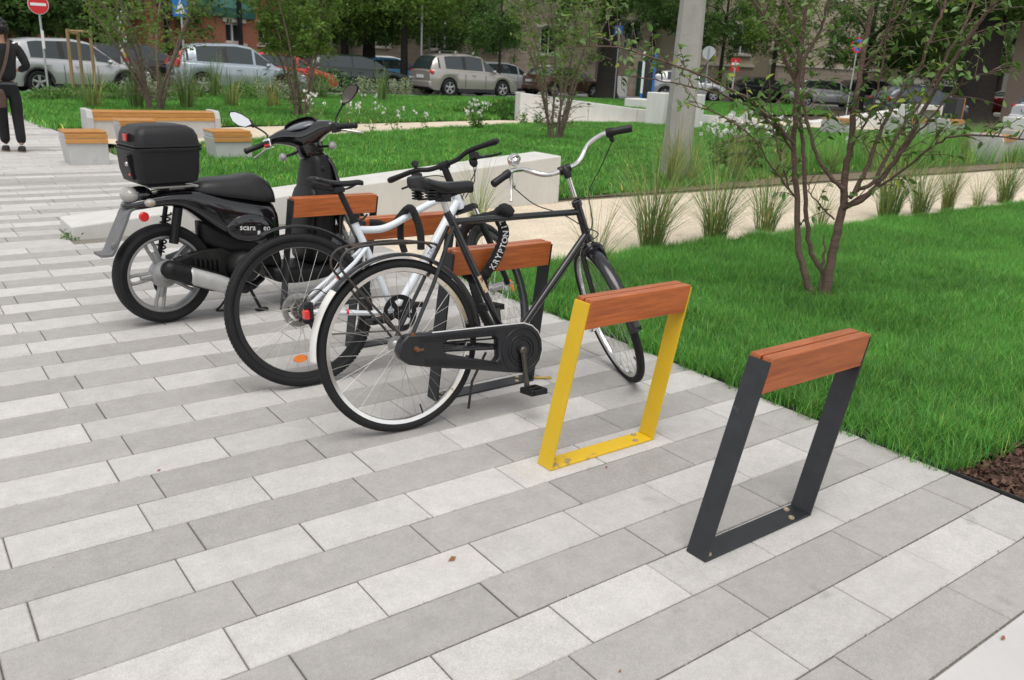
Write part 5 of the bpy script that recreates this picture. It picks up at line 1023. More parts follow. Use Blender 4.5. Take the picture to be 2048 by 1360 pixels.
    for k, g_ in G.items(): weld(g_.build(k[0], m_trim if k[0] == 'pillar' else m_glass, r, smooth=60))
    # wheels
    for xc in (-wb / 2, wb / 2):
        for s in (-1, 1):
            T = Matrix.Translation((xc, s * (W / 2 - 0.115), wr)); t = MB(); t.lathe([(wr * 0.66, -0.10), (wr * 0.93, -0.105), (wr, -0.08), (wr, 0.08), (wr * 0.93, 0.105), (wr * 0.66, 0.10)], n=28); w_ = t.xf(T).build('wheel', m_rub, r, smooth=40)
            d = MB(); d.lathe([(0, s * 0.03), (wr * 0.67, s * 0.03)], n=20)
            dd = d.xf(T).build('wheel_well', m_trim, w_); a = MB(); a.lathe([(wr * 0.60, s * 0.095), (wr * 0.67, s * 0.098), (wr * 0.67, s * 0.03)], n=24); a.lathe([(0, s * 0.10), (wr * 0.16, s * 0.095), (wr * 0.17, s * 0.05)], n=12)
            for q in range(5): t_ = 2 * pi * q / 5 + 0.3; a.tube([(wr * 0.12 * cos(t_), s * 0.085, wr * 0.12 * sin(t_)), (wr * 0.62 * cos(t_), s * 0.085, wr * 0.62 * sin(t_))], [wr * 0.10, wr * 0.13], 6, flat=((0, 1, 0), 0.25))
            a.xf(T).build('rim', m_alloy, w_, smooth=40)
    # arches and sills in black for the crossover look
    if cladding:
        for xc in (-wb / 2, wb / 2):
            for s in (-1, 1):
                a = MB(); a.tube([(xc + (wr + 0.075) * cos(t), s * (W / 2 - 0.012), wr + (wr + 0.075) * sin(t)) for t in [pi * i / 16 for i in range(17)]], 0.035, 6, flat=((0, 1, 0), 0.4)); a.build('arch_trim', m_trim, r)
    for s in (-1, 1):
        a = MB(); a.box((0, s * (W / 2 - 0.035), 0.245), (wb - 2 * wr - 0.12, 0.05, 0.13)); a.build('sill', m_trim, r, smooth=0)
        a = MB(); a.ball((0.78, s * (W / 2 + 0.06), interp(0.78, c['belt']) + 0.05), (0.07, 0.11, 0.075), 10); a.build('door_mirror', pm, r)
        for hx in ((-0.15, -1.0) if kind != 'hatch' else (-0.15,)):
            a = MB(); a.box((hx, s * (W / 2 - 0.004), interp(hx, c['belt']) - 0.13), (0.18, 0.02, 0.03), ch=0.006); a.build('door_handle', pm, r, bevel=0.005)
        for gx_ in (0.42, -0.56, ):
            a = MB(); a.box((gx_, s * (W / 2 - 0.0105), 0.60), (0.008, 0.012, 0.52)); a.build('door_gap', m_trim, r, smooth=0)
        a = MB(); yb = interp(-L / 2 + 0.08, c['belt']); a.ball((-L / 2 + 0.10, s * (W / 2 - 0.20), yb - 0.09), (0.10, 0.145, 0.09), 12); a.build('tail_lamp', m_tail, r)
        a = MB(); a.ball((L / 2 - 0.20, s * (W / 2 - 0.25), 0.68), (0.22, 0.14, 0.07), 12); a.build('head_lamp', m_head, r)
    a = MB(); a.box((-L / 2 + 0.02, 0, 0.45), (0.14, W * 0.86, 0.22), ch=0.03); a.build('bumper', m_trim if cladding else pm, r, bevel=0.02); a = MB(); a.box((L / 2 - 0.05, 0, 0.42), (0.16, W * 0.80, 0.22), ch=0.03); a.build('bumper', m_trim if cladding else pm, r, bevel=0.02)
    a = MB(); a.box((-L / 2 - 0.015, 0, 0.72), (0.03, 0.50, 0.115)); po = a.build('number_plate', m_plate, r, smooth=0); a = MB(); a.box((-L / 2 - 0.032, 0.23, 0.72), (0.004, 0.04, 0.11)); a.build('blue_band', m_sblu, po, smooth=0)
    if tall_lamps:
        for s in (-1, 1): a = MB(); a.tube(cr([(-L / 2 + 0.05, s * (W / 2 - 0.12), 0.86), (-L / 2 + 0.12, s * (W / 2 - 0.13), 1.02), (-L / 2 + 0.22, s * (W / 2 - 0.22), 1.22), (-L / 2 + 0.38, s * (W / 2 - 0.28), 1.42)], 4), [0.10] * 5 + [0.06] * 4 + [0.05] * 4, 8); a.build('tall_tail_lamp', m_tail, r)
    if roofbars:
        for xb in (-0.9, -0.05):
            a = MB(); a.box((xb, 0, 1.70), (0.09, 1.25, 0.035), ch=0.01)
            for s in (-1, 1): a.box((xb, s * 0.56, 1.655), (0.07, 0.05, 0.075))
            a.build('roof_bar', m_alu, r, smooth=0)
    return r
ps = paint('silver', (0.47, 0.47, 0.49)); pb = paint('blue_grey', (0.33, 0.38, 0.43)); pr2 = paint('red', (0.45, 0.018, 0.02), 0.0); pdg = paint('dark_green', (0.015, 0.025, 0.022)); pbl = paint('blue', (0.06, 0.26, 0.55), 0.1)
pbe = paint('beige_grey', (0.36, 0.335, 0.31)); pbr = paint('brown', (0.115, 0.06, 0.042), 0.3); pbk = paint('black', (0.012, 0.012, 0.014), 0.1); pwh = paint('white', (0.70, 0.72, 0.74), 0.0); pnv = paint('slate', (0.05, 0.06, 0.08))
car('suv', 'crossover_car', 'silver crossover parked beneath the red no entry sign', 5.42, 30.45, 0.19, ps, 1.0, cladding=True)
car('suv', 'estate_car', 'blue grey estate with tall red tail lamps before brick building', 11.15, 31.9, -0.10, pb, 1.08, tall_lamps=True)
car('hatch', 'hatchback_car', 'bright red hatchback behind the blue grey estate', *CP(562, 37.5), -0.05, pr2, 1.05)
car('wagon', 'wagon_car', 'dark green estate car behind the bushy multi stem tree', *CP(712, 41.5), -0.08, pdg, 1.1)
car('hatch', 'hatchback_car', 'bright blue hatchback roof behind the dark green estate', *CP(785, 47), -0.12, pbl, 1.08)
car('suv', 'compact_suv', 'beige grey compact suv with silver roof bars', *CP(930, 42.5), 0.02, pbe, 1.18, roofbars=True)
car('wagon', 'wagon_car', 'silver estate car directly behind the beige suv', *CP(1000, 48.5), 0.05, ps, 1.12)
car('sedan', 'saloon_car', 'brown saloon car behind the white retaining wall', *CP(1128, 49.5), 0.02, pbr, 1.12)
car('wagon', 'van_car', 'white car beyond the brown saloon', 38.2, 45.8, 0.05, pwh, 1.12)
car('hatch', 'hatchback_car', 'silver hatchback cut in two by the lamp post', 41.2, 37.4, -0.62, ps, 1.2)
car('sedan', 'saloon_car', 'black saloon with lit red tail lamps on the street', 47.0, 36.2, -0.42, pbk, 1.12)
car('wagon', 'wagon_car', 'silver estate half hidden behind the slender tree stems', 48.8, 32.6, -0.65, ps, 1.1)
car('suv', 'suv_car', 'black suv with red tail lamp beside the no stopping sign', 52.5, 31.5, -0.55, pbk, 1.12)
car('wagon', 'wagon_car', 'white estate car left of the big trunk', 49.8, 25.6, -0.45, pwh, 1.15)
car('hatch', 'hatchback_car', 'slate blue hatchback in front of the white estate', 39.8, 21.6, -0.45, pnv, 1.05)
car('sedan', 'saloon_car', 'dark red car mostly hidden behind the big trunk', 57.5, 24.6, -0.5, paint('dark_red', (0.20, 0.02, 0.025)), 1.15)
car('hatch', 'hatchback_car', 'white compact car at the right edge of the photo', 39.6, 15.0, -0.35, pwh, 1.1)
car('wagon', 'wagon_car', 'white estate with roof rack far behind the small street trees', 27.0, 49.5, -0.2, pwh, 1.15)
car('hatch', 'hatchback_car', 'dark hatchback between the silver crossover and the sticker post', 8.2, 34.2, 0.1, pbk, 1.1)
# ================================================================== the walker
def skin_mesh(name, verts, edges, m, parent, sub=2, root=0):
    """continuous body surface grown on a skeleton: verts are (x, y, z, rx, ry)"""
    me = bpy.data.meshes.new(name); me.from_pydata([v[:3] for v in verts], edges, []); o = bpy.data.objects.new(name, me); col.objects.link(o); o.parent = parent; me.materials.append(m)
    md = o.modifiers.new('skin', 'SKIN'); md.use_smooth_shade = True; md.branch_smoothing = 0.6
    if not me.skin_vertices: me.attributes
    sk_ = me.skin_vertices[0].data if me.skin_vertices else None
    if sk_ is None:
        bm = bmesh.new(); bm.from_mesh(me); bm.verts.layers.skin.verify(); bm.to_mesh(me); bm.free(); sk_ = me.skin_vertices[0].data
    for i, v in enumerate(verts): sk_[i].radius = (v[3], v[4] if len(v) > 4 else v[3]); sk_[i].use_root = (i == root)
    o.modifiers.new('sub', 'SUBSURF').levels = sub; o.modifiers['sub'].render_levels = sub
    return o
m_skinp = mat('skin', (0.42, 0.24, 0.16), 0.55, sss=0.0, var=0.05, vscale=20)
m_cloth = mat('black_shirt', (0.012, 0.012, 0.014), 0.9, var=0.3, vscale=10, bump=0.4, bscale=18)
m_trous = mat('black_trousers', (0.009, 0.009, 0.011), 0.9, var=0.3, vscale=8, bump=0.4, bscale=14)
m_hair = mat('black_hair', (0.010, 0.008, 0.007), 0.5, bump=0.8, bscale=60, stretch=(1, 1, 0.3))
m_leath = mat('brown_leather', (0.085, 0.048, 0.036), 0.55, var=0.2, vscale=12)
pz = thing('person', 'person in black shirt and trousers walking away with brown shoulder bag', 'person', (1.61, 13.80, 0), 0.05)
# body: head, neck, torso, both arms to the hands, both legs to the ankles
bv = [(0, 0, 0.97, .08, .06), (0, 0, 1.15, .09, .06), (0, 0, 1.36, .10, .06), (0, 0.0, 1.46, .055, .055), (0.0, 0.01, 1.53, .05, .052), (0.0, 0.02, 1.60, .075, .085), (0.0, 0.025, 1.66, .078, .095), (0, 0.02, 1.715, .055, .07),
      (0.16, 0, 1.40, .04), (0.265, -0.03, 1.16, .035), (0.20, 0.18, 1.09, .032), (0.17, 0.25, 1.10, .028),
      (-0.16, 0, 1.40, .04), (-0.26, -0.02, 1.16, .042), (-0.24, 0.13, 0.98, .032), (-0.23, 0.18, 0.92, .028),
      (0.09, 0, 0.88, .06), (0.085, 0.02, 0.50, .045), (0.085, -0.05, 0.09, .038), (-0.09, 0, 0.88, .06), (-0.085, 0.06, 0.50, .045), (-0.08, 0.10, 0.09, .038)]
be_ = [(0, 1), (1, 2), (2, 3), (3, 4), (4, 5), (5, 6), (6, 7), (2, 8), (8, 9), (9, 10), (10, 11), (2, 12), (12, 13), (13, 14), (14, 15), (0, 16), (16, 17), (17, 18), (0, 19), (19, 20), (20, 21)]
skin_mesh('body', bv, be_, m_skinp, pz)
skin_mesh('shirt', [(0, 0, 0.92, .165, .125), (0, 0, 1.10, .165, .125), (0, 0, 1.30, .20, .13), (0, 0.0, 1.45, .095, .085), (0.185, 0, 1.41, .075), (0.275, -0.03, 1.15, .058), (0.215, 0.155, 1.095, .042), (-0.185, 0, 1.41, .075), (-0.27, -0.02, 1.15, .058), (-0.25, 0.11, 1.0, .042)], [(0, 1), (1, 2), (2, 3), (2, 4), (4, 5), (5, 6), (2, 7), (7, 8), (8, 9)], m_cloth, pz)
skin_mesh('trousers', [(0, 0, 1.02, .135, .10), (0, 0, 0.87, .158, .125), (0.095, 0.0, 0.78, .10), (0.09, 0.02, 0.50, .078), (0.09, -0.045, 0.10, .066), (-0.095, 0.0, 0.78, .10), (-0.09, 0.06, 0.50, .078), (-0.085, 0.095, 0.10, .066)], [(0, 1), (1, 2), (2, 3), (3, 4), (1, 5), (5, 6), (6, 7)], m_trous, pz)
for x, y in ((0.09, -0.045), (-0.085, 0.095)):
    b = MB(); b.loft([ell((0, 0), 0, 0)] * 0 or [[(x + rx * cos(t), y + dy + ry * sin(t), z) for t in [2 * pi * i / 16 for i in range(16)]] for z, rx, ry, dy in ((0.0, .046, .125, .055), (0.025, .05, .13, .055), (0.06, .046, .10, .03), (0.085, .04, .055, -.005))]); so_ = b.build('shoe', mat('shoe_dark', (0.02, 0.017, 0.015), 0.7), pz, sub=1)
    b = MB(); b.loft([[(x + rx * cos(t), y + 0.055 + ry * sin(t), z) for t in [2 * pi * i / 16 for i in range(16)]] for z, rx, ry in ((0.0, .049, .129), (0.016, .052, .133))]); b.build('sole', mat('shoe_sole', (0.22, 0.15, 0.10), 0.8), so_)
hr_ = MB(); rj = random.Random(2)
for i in range(64):
    a = rj.uniform(0, 2 * pi); zz = rj.uniform(-0.55, 1.0); q = sqrt(max(0, 1 - zz * zz)); p = V(0.088 * q * cos(a), 0.015 + 0.103 * q * sin(a) - 0.012, 1.645 + 0.105 * zz)
    if sin(a) * q > 0.45 and zz < 0.35: continue
    hr_.ball(p, rj.uniform(0.026, 0.040), 6)
hr_.ball((0, -0.005, 1.65), (0.092, 0.105, 0.108), 14); hr_.build('hair', m_hair, pz, smooth=170)
for s in (-1, 1): b = MB(); b.ball((s * 0.092, 0.02, 1.615), (0.016, 0.024, 0.034), 8); b.build('ear', m_skinp, pz)
b = MB(); b.loft([[(0.01, 0.118, 1.59), (-0.01, 0.118, 1.59), (0, 0.142, 1.60)], [(0.006, 0.115, 1.64), (-0.006, 0.115, 1.64), (0, 0.122, 1.64)]]); b.build('nose', m_skinp, pz)
for s in (-1, 1): b = MB(); b.ball((s * 0.032, 0.106, 1.645), (0.013, 0.008, 0.008), 8); b.build('eye', mat('eye_dark', (0.05, 0.04, 0.035), 0.2), pz)
b = MB(); b.ball((0, 0.108, 1.565), (0.026, 0.008, 0.006), 8); b.build('mouth', mat('lips', (0.30, 0.11, 0.09), 0.5), pz)
for s, c in ((1, V(0.165, 0.262, 1.10)), (-1, V(-0.228, 0.195, 0.905))):       # palm and five fingers each
    h = MB(); d = V(-0.25 * s, 0.9, 0.12).normalized() if s > 0 else V(0, 0.35, -0.95).normalized(); sd = V(1, 0.2, 0).normalized(); sd = (sd - d * sd.dot(d)).normalized(); n = d.cross(sd)
    h.ball(c + d * 0.035, (0.036, 0.042, 0.022), 8)
    for k in range(4): b0 = c + d * 0.06 + sd * (k - 1.5) * 0.018; ln = (0.062, 0.072, 0.068, 0.054)[k]; h.tube([b0, b0 + d * ln * 0.55 + n * 0.004, b0 + d * ln * 0.85 + n * 0.02], [0.009, 0.008, 0.006], 6)
    h.tube([c + d * 0.02 + sd * s * -0.03, c + d * 0.045 + sd * s * -0.052, c + d * 0.07 + sd * s * -0.056], [0.011, 0.010, 0.008], 6); h.build('hand', m_skinp, pz, smooth=60)
st_ = MB(); sp = cr([V(0.075, 0.06, 1.475), V(0.085, -0.02, 1.50), V(0.05, -0.115, 1.36), V(-0.02, -0.148, 1.15), V(-0.10, -0.145, 0.98), V(-0.15, -0.12, 0.86)], 6); rings = []
for i, q in enumerate(sp):
    tn = (sp[min(i + 1, len(sp) - 1)] - sp[max(0, i - 1)]).normalized(); out = V(q.x * 0.3, -1 if i > 4 else -0.2, 0.1 if i > 4 else 1).normalized(); sd = tn.cross(out).normalized() * 0.019; rings.append([q + sd, q - sd, q - sd + out * 0.005, q + sd + out * 0.005])
st_.loft(rings); o_ = st_.build('bag_strap', m_leath); o_.parent = None
bag = thing('shoulder_bag', 'brown leather shoulder bag at the walker hip', 'bag', (1.61, 13.80, 0), 0.05); o_.parent = bag
b = MB(); b.loft([[(-0.17 + rx * cos(t), -0.13 + 0.05 * sin(t), z) for t in [2 * pi * i / 16 for i in range(16)]] for z, rx in ((0.60, .11), (0.62, .135), (0.72, .135), (0.82, .12), (0.86, .10))]); b.build('bag_body', m_leath, bag, sub=1)
b = MB(); b.box((0.0, -0.128, 0.925), (0.24, 0.006, 0.03)); b.build('belt', mat('belt_grey', (0.06, 0.065, 0.075), 0.5), pz, smooth=0)
# ================================================================== planting
m_mulch = mat('bark_mulch', (0.075, 0.040, 0.026), 0.9, var=0.5, vscale=50, bump=1.0, bscale=90)
struct(sheet('mulch_bed', [(3.345, 0.75), (9, 0.75), (9, 1.36), (3.345, 1.36)], -0.02, m_mulch))
struct(sheet('planting_bed', [(6.4, 7.62), (12.6, 7.70), (30, 7.98), (30, 9.3), (20, 9.4), (12.6, 8.8), (9, 9.3), (6.4, 8.0)], -0.011, mat('bed_mulch', (0.17, 0.125, 0.085), 0.9, var=0.5, vscale=30, bump=1.0, bscale=60)))
m_edge = mat('edging', (0.03, 0.03, 0.03), 0.6)
for pts in ([(3.337, 0.75), (3.337, 5.02)], [(3.36, 5.07), (9, 5.12), (16, 5.3)], [(6.4, 7.70), (12.6, 7.78), (24, 8.0)]):
    e = MB()
    for a, b in zip(pts, pts[1:]): d = V(b[0] - a[0], b[1] - a[1], 0); e.box(((a[0] + b[0]) / 2, (a[1] + b[1]) / 2, 0.0), (d.length, 0.006, 0.016), M=Matrix.Rotation(atan2(d.y, d.x), 3, 'Z'))
    struct(e.build('lawn_edging', m_edge, smooth=0))
# bark chips near the corner
chips = MB(); rc = random.Random(8)
for i in range(2600):
    x, y = 3.36 + rc.random() ** 1.3 * 2.2, rc.uniform(0.80, 1.37); a, b = rc.uniform(0.008, 0.022), rc.uniform(0.004, 0.010)
    M = Euler((rc.gauss(0, .5), rc.gauss(0, .5), rc.uniform(0, 6.3))).to_matrix(); chips.add([V(x, y, -0.012 + rc.random() * 0.018) + M @ V(*q) for q in ((-a, -b, 0), (a, -b * .6, .003), (a * .8, b, 0), (-a * .9, b * .7, .004))], [(0, 1, 2, 3)])
o = chips.build('bark_chips', mat('bark_chip', (0.10, 0.052, 0.034), 0.85, rnd=0.6, var=0.2, vscale=60), smooth=0, recalc=False); tag(o, 'reddish brown bark chips at the lawn corner', 'mulch', kind='stuff')
# drip pipe valve in the mulch
b = MB(); b.tube([(3.42, 1.10, 0.02), (3.80, 1.05, 0.02)], 0.014, 10); b.tube([(3.50, 1.09, 0.02), (3.50, 1.09, 0.055)], 0.012, 8); b.box((3.50, 1.09, 0.062), (0.05, 0.022, 0.02)); b.tube([(3.44, 1.1, 0.02), (3.46, 1.097, 0.02)], 0.02, 8); o = b.build('drip_pipe', m_blkpl); tag(o, 'black irrigation pipe with valve lying on the bark mulch', 'pipe')
# ornamental grass clumps
m_clump = mat('clump_blade', (0.19, 0.31, 0.105), 0.55, attr='tint', rnd=0.12, spec=0.2, translucent=0.3)
def clump_mesh(n, h, lean, seed, dry=0.12, wd=0.0055, rad=0.06): return blade_mesh('blades', n, rad, h, wd, lean, dry, seed, seg=4, m=m_clump, spread=0.5, droop=1.2, dryt=(2.1, 1.2, 1.3))
CM = [clump_mesh(300, 1.0, 0.60, 21, 0.22, 0.0052, 0.085), clump_mesh(220, 0.94, 0.66, 22, 0.15, 0.0052, 0.085), clump_mesh(260, 1.0, 0.40, 23, 0.40, 0.0052, 0.08), clump_mesh(120, 0.88, 0.6, 24, 0.2, 0.0045, 0.07)]
CFAR = [clump_mesh(110, 0.85, 0.22, 31, 0.15, 0.014, 0.10), clump_mesh(90, 0.8, 0.34, 32, 0.30, 0.014, 0.12), clump_mesh(120, 0.65, 0.42, 33, 0.05, 0.016, 0.14)]
seeds = [blade_mesh('seed_heads', 5, 0.03, 0.78, 0.011, 0.07, 1.0, 40 + i, seg=3, m=mat('seed_head', (0.16, 0.115, 0.055), 0.8, attr=None), spread=0.5, droop=0.6) for i in range(2)]
gn = [0]
def clump(x, y, me, sc, label, z=0.0, plumes=False, group='ornamental grass clumps'):
    r = thing('grass_clump', label, 'ornamental grass', (x, y, z), random.uniform(0, 6.28), group); r.scale = (sc, sc, sc * random.uniform(0.92, 1.1))
    o = bpy.data.objects.new('blades', me); col.objects.link(o); o.parent = r; o['kind'] = 'stuff'
    if plumes: o = bpy.data.objects.new('seed_heads', random.choice(seeds)); col.objects.link(o); o.parent = r; o['kind'] = 'stuff'
    return r
rowc = [(1187, 548, 3, .80, 'sparse grass clump rising behind the black bicycle head tube'), (1302, 497, 0, 1.0, 'fullest grass clump in front of the lamp post'), (1428, 480, 0, .95, 'grass clump at the path edge right of the fullest one'), (1530, 461, 1, .95, 'grass clump just left of the slender tree trunk'), (1640, 452, 3, .7, 'thin grass clump seen between the slender tree stems'), (1775, 436, 0, 1.05, 'grass clump right of the slender tree limb'), (1838, 429, 1, .95, 'slim grass clump second right of the slender tree limb'), (1893, 421, 2, .72, 'short browning grass clump on the path edge'), (1955, 412, 3, .7, 'small wispy grass clump near the photo right edge'), (2008, 405, 0, .9, 'big grass clump closest to the photo right edge'), (955, 452, 3, .8, 'wispy grass beside the wedge wall end')]
for px, py, k, sc, lb in rowc:
    d = CR * ((px - 1024) / F_PX) - CU * ((py - 680) / F_PX) + CF; t = -CAM_H / d.z; clump(d.x * t, d.y * t, CM[k], sc * 1.25, lb, plumes=(k == 2 or px == 1302))
bedc = [(1345, 372, 2, 1.0, 'tall tan grass at the foot of the lamp post'), (1382, 366, 1, .8, 'green grass tuft right of the lamp post foot'), (1470, 360, 2, .85, 'tawny grass clump below the white blossoms'), (1560, 352, 1, .8, 'grass clump in the bed behind the slender stems'), (1660, 345, 1, .8, 'bed grass clump seen under the slender tree fork'), (1735, 338, 0, .9, 'long green grass clump under the far benches'), (1800, 332, 1, .95, 'tall soft grass clump between far benches and path'), (1860, 326, 0, .9, 'soft green grass clump before the portal table'), (1925, 322, 2, .8, 'tan tipped grass in front of the end bench'), (1985, 318, 0, .95, 'leafy grass clump covering the rightmost bench')]
for px, py, k, sc, lb in bedc:
    d = CR * ((px - 1024) / F_PX) - CU * ((py - 680) / F_PX) + CF; t = -CAM_H / d.z; clump(d.x * t, d.y * t, CM[k], sc * 1.1, lb, plumes=(k == 2))
farc = [(273, 222, 0, 'dark upright clump left of the many stemmed tree'), (375, 222, 0, 'upright clump under the pedestrian crossing sign'), (462, 218, 1, 'tan upright clump below the blue grey estate'), (548, 218, 1, 'tan upright clump left of the bushy tree'), (765, 206, 0, 'dense upright clump in front of the blue car'), (185, 222, 1, 'faded clump at the tree stake foot'), (340, 200, 2, 'pale arching clump at the estate rear wheel'), (395, 200, 2, 'pale feathery clump under the estate'), (510, 196, 2, 'blue green clump before the estate bonnet'), (640, 200, 2, 'blue green clump behind the bushy stems'), (430, 198, 0, 'green clump in front of the estate door'), (590, 199, 0, 'green clump left of the bushy stems near street')]
for px, py, k, lb in farc:
    d = CR * ((px - 1024) / F_PX) - CU * ((py - 680) / F_PX) + CF; t = -CAM_H / d.z; clump(d.x * t, d.y * t, CFAR[k], 1.35 + 0.3 * random.random(), lb)
# leafy border plants and white-flowered gaura
m_leafg = mat('leaf_green', (0.12, 0.25, 0.05), 0.5, attr='tint', rnd=0.12, translucent=0.35); m_petal = mat('white_petal', (0.82, 0.80, 0.80), 0.6, translucent=0.3)
def leaf_quads(pts, size, seed, flat=0.5, tintf=None, droop=0.0):
    """many small folded leaves: numpy build; returns verts, faces, tints"""
    r = np.random.default_rng(seed); P = np.asarray(pts, dtype=np.float64); n = len(P)
    ax = r.normal(size=(n, 3)); ax[:, 2] = ax[:, 2] * flat - droop; ax /= np.linalg.norm(ax, axis=1)[:, None]
    up = r.normal(size=(n, 3)); up[:, 2] += 1.2; sd = np.cross(ax, up); sd /= np.linalg.norm(sd, axis=1)[:, None] + 1e-9; nm = np.cross(sd, ax)
    s = size * r.uniform(0.6, 1.25, size=(n, 1)); w_ = s * r.uniform(0.36, 0.5, size=(n, 1))
    v = np.stack([P, P + ax * s * 0.45 + sd * w_ * 0.5 + nm * s * 0.06, P + ax * s - nm * s * 0.08, P + ax * s * 0.45 - sd * w_ * 0.5 + nm * s * 0.06], 1).reshape(-1, 3)
    f = np.arange(n * 4).reshape(n, 4)
    t = r.uniform(0.7, 1.3, size=(n, 1)) * np.array([[1, 1, 1]]); t[:, 0] *= r.uniform(0.85, 1.25, n)
    if tintf is not None: t = t * tintf(P)
    return v, f, np.repeat(t, 4, 0)
def leaf_object(name, pts, size, seed, m, parent=None, kind=None, **k):
    v, f, t = leaf_quads(pts, size, seed, **k); me = bpy.data.meshes.new(name); n = len(v)
    me.vertices.add(n); me.vertices.foreach_set('co', v.ravel()); me.loops.add(n); me.loops.foreach_set('vertex_index', np.arange(n)); me.polygons.add(n // 4); me.polygons.foreach_set('loop_start', np.arange(0, n, 4)); me.update(calc_edges=True); me.validate()
    a = me.attributes.new('tint', 'FLOAT_COLOR', 'POINT'); a.data.foreach_set('color', np.concatenate([t, np.ones((n, 1))], 1).astype(np.float32).ravel()); me.materials.append(m)
    o = bpy.data.objects.new(name, me); col.objects.link(o)
    if parent: o.parent = parent
    if kind: o['kind'] = kind
    return o
def gaura(x, y, n, h, label, seed, sc=1.0, leafy=1.0):
    r_ = random.Random(seed); r = thing('gaura_plant', label, 'flowering plant', (x, y, 0), 0, 'white flowering gaura'); st = MB(); pet = MB(); lp = []
    for i in range(n):
        a = r_.uniform(0, 6.28); ln = r_.uniform(0.1, 0.5) * h; tip = V(cos(a) * ln, sin(a) * ln, h * r_.uniform(0.7, 1.1)); base = V(cos(a) * 0.05, sin(a) * 0.05, 0); mid = base.lerp(tip, 0.55) + V(0, 0, 0.06)
        st.tube(cr([base, mid, tip], 3), 0.003 * sc, 4, cap=False)
        for q in range(r_.randint(2, 5)):
            p = tip + V(r_.gauss(0, .03), r_.gauss(0, .03), -q * 0.05 * r_.random())
            M = Euler((r_.uniform(-1, 1), r_.uniform(-1, 1), r_.uniform(0, 6))).to_matrix()
            for k in range(4):
                t = k * pi / 2; u = M @ V(cos(t), 0.25, sin(t)); w_ = M @ V(-sin(t), 0, cos(t)); s_ = 0.026 * sc; pet.add([p, p + u * s_ * 0.6 + w_ * s_ * 0.4, p + u * s_, p + u * s_ * 0.6 - w_ * s_ * 0.4], [(0, 1, 2, 3)])
        for q in range(int(10 * leafy)): lp.append(tuple(base.lerp(mid, r_.random()) + V(r_.gauss(0, .05), r_.gauss(0, .05), abs(r_.gauss(0, .05)))))
    st.build('stems', m_leafg if False else mat('plant_stem', (0.10, 0.15, 0.05), 0.6), r, kind='stuff'); pet.build('blossoms', m_petal, r, smooth=0, recalc=False, kind='stuff'); leaf_object('leaves', lp, 0.075 * sc, seed, m_leafg, r, 'stuff')
gz = [(1440, 340, 24, .85, 'gaura with white blossoms right of the lamp post', 1.45), (1500, 345, 28, .88, 'thickest white gaura left of the slender tree', 1.45), (1555, 338, 18, .8, 'white gaura seen through the slender tree stems', 1.35), (1700, 318, 8, .6, 'sparse white gaura right of the slender tree', 1.0)]
for k, (px, py, n, h, lb, sc) in enumerate(gz):
    d = CR * ((px - 1024) / F_PX) - CU * ((py - 680) / F_PX) + CF; t = -CAM_H / d.z; gaura(d.x * t, d.y * t, n, h, lb, 60 + k, sc)
gz = [(952, 262, 12, .65, 'leafy gaura with white flowers at the curved path edge'), (640, 262, 9, .75, 'white gaura behind the scooter handlebar'), (690, 262, 7, .7, 'white gaura just right of the scooter mirror stem'), (745, 262, 6, .8, 'loose white gaura before the curved path'), (790, 262, 6, .55, 'small gaura on the curved path edge'), (1075, 252, 5, .4, 'low leafy plant before the retaining wall'), (1045, 252, 5, .45, 'low leafy plant at the retaining wall corner'), (850, 262, 4, .4, 'tiny leafy plant beside the curved path')]
for k, (px, py, n, h, lb) in enumerate(gz):
    d = CR * ((px - 1024) / F_PX) - CU * ((py - 680) / F_PX) + CF; t = -CAM_H / d.z; gaura(d.x * t, d.y * t, n, h, lb, 80 + k, 1.25 if px != 952 else 1.3, 0.7 if px < 900 else 2.2)
# silvery artemisia and rough growth along the street edge
m_silvl = mat('silver_leaf', (0.34, 0.43, 0.25), 0.7, attr='tint', translucent=0.3)
def bushlet(x, y, w_, h, n, label, m, seed, size=0.06, spikes=False):
    r_ = np.random.default_rng(seed); r = thing('border_plant', label, 'plant', (x, y, 0), 0, 'plants along the street edge')
    if spikes:
        pts = []
        for i in range(int(n / 40)):
            a = r_.uniform(0, 6.28); q = w_ * sqrt(r_.random()); bx, by = q * cos(a), q * sin(a); hh = h * r_.uniform(0.6, 1.1)
            zz = r_.random(40) * hh; pts.append(np.stack([bx * (1 + .2 * zz) + r_.normal(0, .02, 40), by * (1 + .2 * zz) + r_.normal(0, .02, 40), zz], 1))
        pts = np.concatenate(pts)
    else:
        v = r_.normal(size=(n, 3)); v /= np.linalg.norm(v, axis=1)[:, None]; v[:, 2] = abs(v[:, 2]); pts = v * np.array([w_, w_, h]) * (r_.random((n, 1)) ** 0.4)
    leaf_object('foliage', pts, size, seed, m, r, 'stuff')
bz = [(835, 186, .55, .75, 'silvery spiked plant left of the beige suv bumper', 1), (870, 190, .6, .7, 'silvery spiked plant below the beige suv plate', 1), (905, 190, .4, .65, 'silvery spiked plant at the beige suv rear wheel', 1), (800, 190, .45, .6, 'green spiked plant near the dark estate bonnet', 1), (740, 196, .45, .6, 'green spiked plant behind the scooter right mirror', 1), (660, 200, .8, .9, 'loose yellow green shrub under the bushy tree', 0), (340, 206, .6, .5, 'bright green low plant under the estate rear', 0), (150, 204, .5, .35, 'low weeds along the kerb before the silver crossover', 0), (230, 206, .5, .45, 'green border plant by the crossover front wheel', 0), (100, 204, .45, .3, 'low weeds at the paving end beside the walker', 0), (480, 203, .5, .5, 'green border plant under the red hatchback', 0), (290, 207, .5, .5, 'grey green border plant behind the many stemmed tree', 1), (555, 202, .5, .6, 'grey green border plant left of the bushy tree', 1)]
